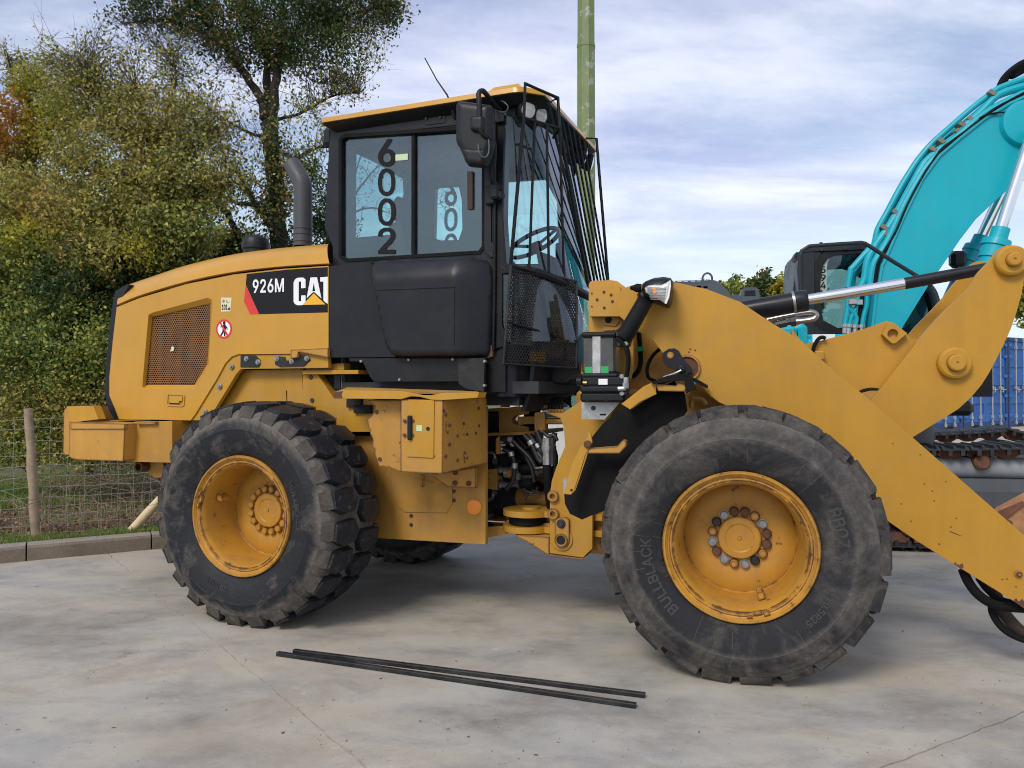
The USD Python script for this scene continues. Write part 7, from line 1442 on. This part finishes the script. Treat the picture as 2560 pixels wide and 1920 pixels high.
grow("tall_tree", "tall dark tree with forked trunk rising behind the exhaust of the loader", "tree",
     [([(702, 1000), (700, 760), (694, 600), (690, 480), (678, 380), (672, 320), (664, 260)], 11.6, 50, 34), ([(666, 290), (645, 235), (600, 170), (545, 90), (500, 30), (450, -60)], 11.5, 24, 10), ([(668, 260), (668, 150), (640, 60), (610, 10), (590, -80)], 11.7, 20, 10), ([(676, 330), (690, 200), (703, 120), (706, 40), (700, -90)], 11.5, 24, 12),
      ([(692, 640), (640, 640), (600, 600), (560, 525), (515, 500), (460, 490)], 11.4, 26, 10), ([(690, 560), (650, 520), (615, 470), (590, 425), (560, 400)], 11.3, 16, 7), ([(690, 440), (745, 395), (790, 370), (830, 365)], 11.6, 14, 6), ([(694, 590), (640, 520), (590, 505), (530, 480)], 11.2, 15, 6), ([(704, 100), (790, 60), (900, 30), (1000, 10)], 11.6, 12, 5), ([(560, 110), (480, 70), (400, 50), (310, 60)], 11.4, 10, 4), ([(678, 350), (620, 330), (560, 300), (500, 260)], 11.3, 9, 3), ([(690, 300), (760, 280), (830, 240), (900, 230)], 11.6, 9, 3), ([(760, 700), (830, 590), (880, 500), (930, 430), (1000, 370)], 12.6, 9, 2), ([(860, 540), (930, 520), (1010, 540), (1120, 500)], 12.6, 6, 2), ([(880, 500), (890, 430), (910, 370)], 12.6, 5, 2)],
     [(420, 8, 120, 55, 11.4, 0.8, 2300, 90, 0.058, D_), (560, 60, 125, 85, 11.5, 0.9, 3400, 120, 0.058, D_), (725, 60, 165, 110, 11.5, 1.0, 6500, 170, 0.058, D_), (880, 30, 140, 75, 11.6, 0.8, 3600, 120, 0.058, D_), (640, 130, 130, 50, 11.4, 0.7, 1500, 70, 0.055, D_), (985, 15, 70, 35, 11.6, 0.5, 420, 40, 0.055, D_), (800, 140, 110, 60, 11.4, 0.7, 1900, 80, 0.055, D_), (600, -70, 360, 70, 11.5, 1.0, 5200, 140, 0.06, D_), (890, 120, 90, 50, 11.5, 0.6, 650, 60, 0.052, G_),
      (330, 50, 90, 60, 11.4, 0.6, 330, 70, 0.055, D_), (470, 150, 140, 70, 11.2, 0.6, 380, 110, 0.058, D_), (810, 220, 100, 70, 11.4, 0.6, 420, 90, 0.052, O_), (880, 220, 70, 40, 11.5, 0.5, 120, 40, 0.05, O_), (760, 320, 80, 90, 11.3, 0.6, 520, 80, 0.055, G_), (580, 260, 120, 90, 11.2, 0.6, 320, 120, 0.055, O_), (690, 400, 36, 130, 11.4, 0.3, 700, 30, 0.06, D_), (690, 560, 40, 110, 11.4, 0.3, 600, 30, 0.06, D_), (740, 480, 80, 80, 11.4, 0.5, 500, 70, 0.055, G_), (640, 420, 110, 90, 11.1, 0.6, 520, 100, 0.058, O_), (600, 530, 110, 80, 11.0, 0.5, 500, 90, 0.058, O_), (680, 450, 70, 60, 11.0, 0.3, 60, 10, 0.07, R_o), (900, 450, 60, 90, 12.6, 0.3, 60, 30, 0.05, D_), (980, 480, 60, 70, 12.6, 0.3, 50, 26, 0.05, D_), (1120, 500, 50, 60, 12.6, 0.3, 40, 16, 0.05, D_), (795, 500, 40, 100, 12.2, 0.5, 2600, 30, 0.055, D_), (750, 640, 70, 50, 12.2, 0.5, 1700, 30, 0.055, D_), (830, 620, 70, 60, 12.2, 0.5, 1500, 30, 0.055, D_)], 11, dens=0.95)
grow("olive_tree", "spreading olive brown tree with thin leaning twigs, left of the tall tree", "tree",
     [([(400, 1000), (392, 700), (386, 500), (380, 400), (372, 330), (350, 270), (340, 220)], 10.6, 30, 10), ([(386, 470), (450, 400), (520, 330), (600, 300)], 10.4, 14, 4), ([(384, 420), (320, 330), (250, 250), (200, 190)], 10.5, 12, 4), ([(388, 520), (300, 450), (200, 420), (120, 400)], 10.4, 12, 4), ([(384, 380), (420, 280), (440, 200), (430, 130)], 10.6, 11, 3), ([(360, 520), (430, 480), (520, 450), (600, 460)], 10.2, 11, 3)],
     [(250, 140, 70, 55, 10.7, 0.5, 260, 60, 0.052, O_), (330, 200, 110, 70, 10.6, 0.6, 750, 110, 0.052, O_), (230, 260, 120, 80, 10.6, 0.7, 1900, 130, 0.052, O_), (380, 300, 140, 80, 10.5, 0.7, 2100, 150, 0.052, O_), (480, 320, 120, 90, 10.4, 0.7, 1500, 130, 0.052, O_), (300, 400, 200, 100, 10.4, 0.8, 4200, 190, 0.054, O_), (500, 430, 130, 90, 10.2, 0.7, 1700, 120, 0.056, O_), (400, 490, 180, 90, 10.1, 0.6, 3300, 140, 0.056, O_), (430, 170, 100, 80, 10.6, 0.5, 330, 90, 0.05, G_), (150, 180, 60, 60, 10.8, 0.5, 550, 50, 0.05, O_), (290, 90, 60, 70, 10.7, 0.4, 110, 40, 0.05, O_), (205, 130, 30, 60, 10.7, 0.3, 130, 30, 0.05, O_), (120, 120, 30, 50, 10.9, 0.3, 120, 25, 0.048, Y_), (420, 110, 60, 60, 10.6, 0.4, 100, 50, 0.05, G_), (350, 480, 160, 120, 9.9, 0.4, 500, 60, 0.065, G_)], 12, "bark_grey")
grow("autumn_tree", "orange and yellow autumn tree at the far left of the picture", "tree",
     [([(-20, 1000), (10, 700), (40, 500), (60, 380), (70, 280), (60, 180)], 13.0, 34, 8), ([(50, 420), (120, 330), (160, 260)], 13.0, 14, 4), ([(40, 480), (0, 380), (-40, 300)], 13.0, 14, 4), ([(60, 250), (30, 190), (20, 140)], 13.0, 8, 3)],
     [(35, 330, 75, 95, 12.8, 0.7, 2600, 80, 0.06, R_o), (110, 230, 75, 70, 13.0, 0.7, 2000, 80, 0.055, Y_), (60, 190, 75, 60, 13.1, 0.6, 550, 80, 0.05, O_), (20, 140, 30, 40, 13.1, 0.4, 160, 40, 0.045, O_), (150, 330, 90, 80, 12.9, 0.7, 2400, 80, 0.055, Y_), (20, 450, 110, 90, 12.8, 0.7, 2600, 60, 0.058, O_), (-60, 320, 70, 120, 13.0, 0.7, 1500, 50, 0.06, R_o), (120, 160, 60, 30, 13.2, 0.4, 350, 40, 0.05, Y_)], 13, "bark_grey")
shrubs = [("dense green shrub by the left edge of the picture, above the fence post", [(70, 520, 150, 110, 10.6, 0.8, 5200, 90, 0.056, O_), (60, 690, 150, 130, 10.2, 0.9, 7500, 90, 0.056, G_), (80, 860, 150, 130, 9.9, 0.8, 7500, 80, 0.054, G_), (70, 600, 110, 50, 9.9, 0.4, 1400, 20, 0.055, Y_), (80, 1010, 140, 80, 9.8, 0.6, 3200, 80, 0.05, O_), (60, 1110, 160, 60, 9.7, 0.5, 2200, 60, 0.05, G_)], 80),
          ("dark leafy thicket between the left shrub and the tail of the loader", [(230, 560, 140, 110, 10.4, 0.8, 5200, 90, 0.056, O_), (230, 720, 130, 130, 10.1, 0.9, 7500, 90, 0.056, D_), (230, 880, 120, 140, 9.8, 0.8, 7500, 80, 0.054, G_), (250, 640, 120, 60, 9.7, 0.4, 1500, 30, 0.06, O_), (230, 1020, 130, 80, 9.7, 0.6, 3000, 80, 0.05, O_), (250, 1115, 150, 65, 9.5, 0.5, 1900, 120, 0.05, O_), (330, 1130, 90, 60, 9.2, 0.4, 500, 120, 0.045, "leaf_brown")], 235),
          ("olive shrub with yellow mistletoe like tufts above the bonnet of the loader", [(400, 590, 150, 90, 10.2, 0.8, 5200, 90, 0.056, O_), (400, 690, 150, 90, 10.4, 0.8, 5000, 60, 0.056, D_), (345, 630, 50, 35, 9.6, 0.3, 900, 20, 0.045, Y_), (450, 560, 140, 60, 9.8, 0.4, 1000, 60, 0.066, G_), (430, 540, 120, 50, 10.8, 0.5, 2600, 40, 0.05, D_)], 400),
          ("low dark shrub behind the exhaust stack", [(570, 640, 110, 60, 11.8, 0.7, 3600, 60, 0.055, D_), (560, 720, 130, 80, 11.8, 0.7, 3600, 40, 0.055, D_), (690, 690, 110, 60, 12.2, 0.6, 2400, 40, 0.055, D_), (600, 600, 60, 40, 11.4, 0.4, 500, 40, 0.055, O_)], 600)]
for i, (lb, cl_, x) in enumerate(shrubs):
    Yc = cl_[1][4]
    grow("shrub", lb, "shrub", [([(x - 10, 1180), (x, 1000), (x + 8, 850), (x - 6, 700), (x, 600)], Yc, 16, 5), ([(x + 6, 1100), (x + 50, 900), (x + 70, 750), (x + 60, 640)], Yc - 0.2, 11, 4), ([(x - 6, 1100), (x - 60, 930), (x - 80, 760), (x - 70, 620)], Yc, 11, 4)], cl_, 30 + i, "bark_grey")
grow("background_thicket", "deep dark thicket closing the view behind the left shrubs", "thicket", [([(60, 1150), (70, 900), (60, 700), (70, 500)], 14.5, 14, 5), ([(260, 1150), (250, 900), (260, 700), (240, 480)], 14.5, 14, 5), ([(460, 1150), (450, 900), (460, 700), (470, 540)], 14.5, 14, 5), ([(600, 1150), (610, 900), (600, 700), (610, 640)], 14.5, 12, 5)],
     [(-20, 560, 170, 150, 14.4, 0.8, 5000, 30, 0.075, G_), (180, 600, 170, 160, 14.4, 0.8, 6000, 30, 0.075, O_), (380, 640, 170, 130, 14.4, 0.8, 5600, 30, 0.075, D_), (560, 740, 150, 110, 14.4, 0.8, 4000, 30, 0.075, D_), (60, 850, 220, 220, 14.4, 0.8, 9000, 30, 0.075, D_), (330, 880, 220, 220, 14.4, 0.8, 9000, 30, 0.075, G_), (600, 930, 200, 170, 14.4, 0.8, 6000, 30, 0.075, D_), (160, 1060, 260, 90, 14.2, 0.8, 4500, 60, 0.07, O_)], 40, "bark_dark")
def far_tree(x, yb, yt, rx, Y, lm, label, seed):
    h = yb - yt; grow("background_tree", label, "tree", [([(x, yb + 60), (x, yb), (x + 3, yb - h * 0.5), (x, yt + h * 0.2)], Y, 6, 2)],
        [(x + dx * rx, yt + h * fy, rx * sx, h * 0.34, Y + dy, 1.6, n, 20, 0.24, lm) for dx, fy, sx, dy, n in ((0, 0.33, 0.8, 0, 1700), (-0.5, 0.5, 0.6, 0.5, 1100), (0.5, 0.48, 0.6, -0.4, 1100), (0, 0.7, 0.9, 0.3, 1500), (0.2, 0.14, 0.4, 0.2, 350))], seed, twig_r=0.02)
far_tree(1830, 800, 700, 60, 46, "leaf_green", "pale green background tree beside the dark excavator hood", 51)
far_tree(1900, 800, 690, 50, 44, "leaf_dark_green", "darker background tree between excavator hood and excavator cab", 52)
far_tree(1955, 800, 694, 55, 43, "leaf_yellow", "yellowish background tree touching the excavator cab", 53)
far_tree(2010, 800, 700, 50, 45, "leaf_green", "background tree right behind the excavator cab", 54)
far_tree(1750, 810, 715, 60, 48, "leaf_green", "low background tree behind the excavator hood", 55)
far_tree(2590, 820, 640, 60, 36, "leaf_green", "tall background tree at the right edge above the containers", 56)

# grass, brambles and fallen leaves on the verge
def scatter(n, s0_, s1_, t0_, t1_, seed):
    r_ = np.random.default_rng(seed); s = r_.uniform(s0_, s1_, n); t = -(t0_ + (t1_ - t0_) * r_.uniform(0, 1, n) ** 1.3); xy = YO + s[:, None] * YA + t[:, None] * YB
    return r_, s, t, np.hstack([xy, verge_z(s, t)[:, None]])
def blades(n, s0_, s1_, t0_, t1_, h, seed, thr):
    r_, s, t, Q_ = scatter(n, s0_, s1_, t0_, t1_, seed); k = meshkit.fbm(Q_ * [0.9, 0.9, 0], 3, 9) > thr + 0.30 * np.clip((s - 0.1) / 0.8, 0, 1) * (t < -0.5); Q_ = Q_[k]; n = len(Q_); a = r_.uniform(0, 2 * math.pi, n); hh = h * r_.uniform(0.4, 1.2, (n, 1)); w = np.stack([np.cos(a), np.sin(a), np.zeros(n)], 1) * 0.006
    tip = Q_ + np.hstack([r_.normal(size=(n, 2)) * 0.4 * hh, hh]); V_ = np.stack([Q_ - w, Q_ + w, tip], 1).reshape(-1, 3); return tm(V_, np.arange(3 * n).reshape(-1, 3))
obj("grass", cat_([blades(150000, -2.8, 2.6, 0.16, 6.0, 0.085, 61, 0.36), blades(6000, -2.5, 3.2, 0.16, 0.5, 0.06, 62, 0.3)]), "grass_blades", smooth=False, tone=3, label="short rough grass behind the kerb along the fence", cat="grass", kind="stuff")
r_, s_, t_, Q_ = scatter(16000, -2.5, 3.5, 0.2, 5.5, 63)
k_ = (meshkit.fbm(Q_ * [0.9, 0.9, 0], 3, 9) < 0.52) | (s_ > 0.3)
obj("fallen_leaves", leaf_mesh(Q_[k_] + [0, 0, 0.02] + r_.normal(size=(k_.sum(), 3)) * [0, 0, 0.012], 0.042, r_, up=1.5), "leaf_brown", smooth=False, tone=4, label="brown fallen leaves on the verge around the fence", cat="leaves", kind="stuff")
r_, s_, t_, Q_ = scatter(520, 0.1, 3.2, 0.5, 4.5, 64)
br = []
for q in Q_:
    h = r_.uniform(0.08, 0.55) ; d = r_.normal(size=2) * r_.uniform(0.3, 1.1) * h; e = q + [d[0], d[1], h]; br.append(tube(spline([q, q + [d[0] * 0.2, d[1] * 0.2, h * 0.7], e + [d[0], d[1], -0.1 * h]], 3), np.array([0.004, 0.0015]), 3, caps=False))
obj("brambles", cat_(br), "dry_stalk", smooth=True, label="dry bramble stems and dead stalks behind the fence", cat="brambles", kind="stuff")
# leaf bits and grit lying on the concrete
r_ = np.random.default_rng(71); bits = []
pc = []
for _ in range(75):
    q = on_z(r_.uniform(0, 2560), 1395 + 520 * r_.uniform() ** 1.5, 0.0); pc.append(q + [0, 0, 0.004])
pc = np.array(pc); lb = leaf_mesh(pc, 0.026, r_, up=3.0, aspect=0.4); lb.vertices[:, 2] = np.abs(lb.vertices[:, 2] - 0.004) * 0.5 + 0.002; bits.append(lb)
gp_ = np.array([on_z(r_.uniform(0, 2560), 1400 + 515 * r_.uniform(), 0.0) for _ in range(420)])
gv_ = np.array([[1, 0, 0], [-0.5, 0.9, 0], [-0.5, -0.9, 0], [0.1, 0.1, 0.9]]); gs_ = r_.uniform(0.0018, 0.0055, (420, 1, 1)); ga_ = gp_[:, None, :] + gv_ * gs_ * r_.uniform(0.7, 1.3, (420, 4, 1))
obj("grit", tm(ga_.reshape(-1, 3), (np.arange(420)[:, None, None] * 4 + np.array([[0, 1, 3], [1, 2, 3], [2, 0, 3]])).reshape(-1, 3)), "kerb_concrete", smooth=False, label="grit and tiny stones strewn over the concrete", cat="grit", kind="stuff")
obj("leaf_bits", cat_(bits), "leaf_brown", smooth=False, tone=4, label="small dark leaf bits and grit scattered over the concrete", cat="debris", kind="stuff")
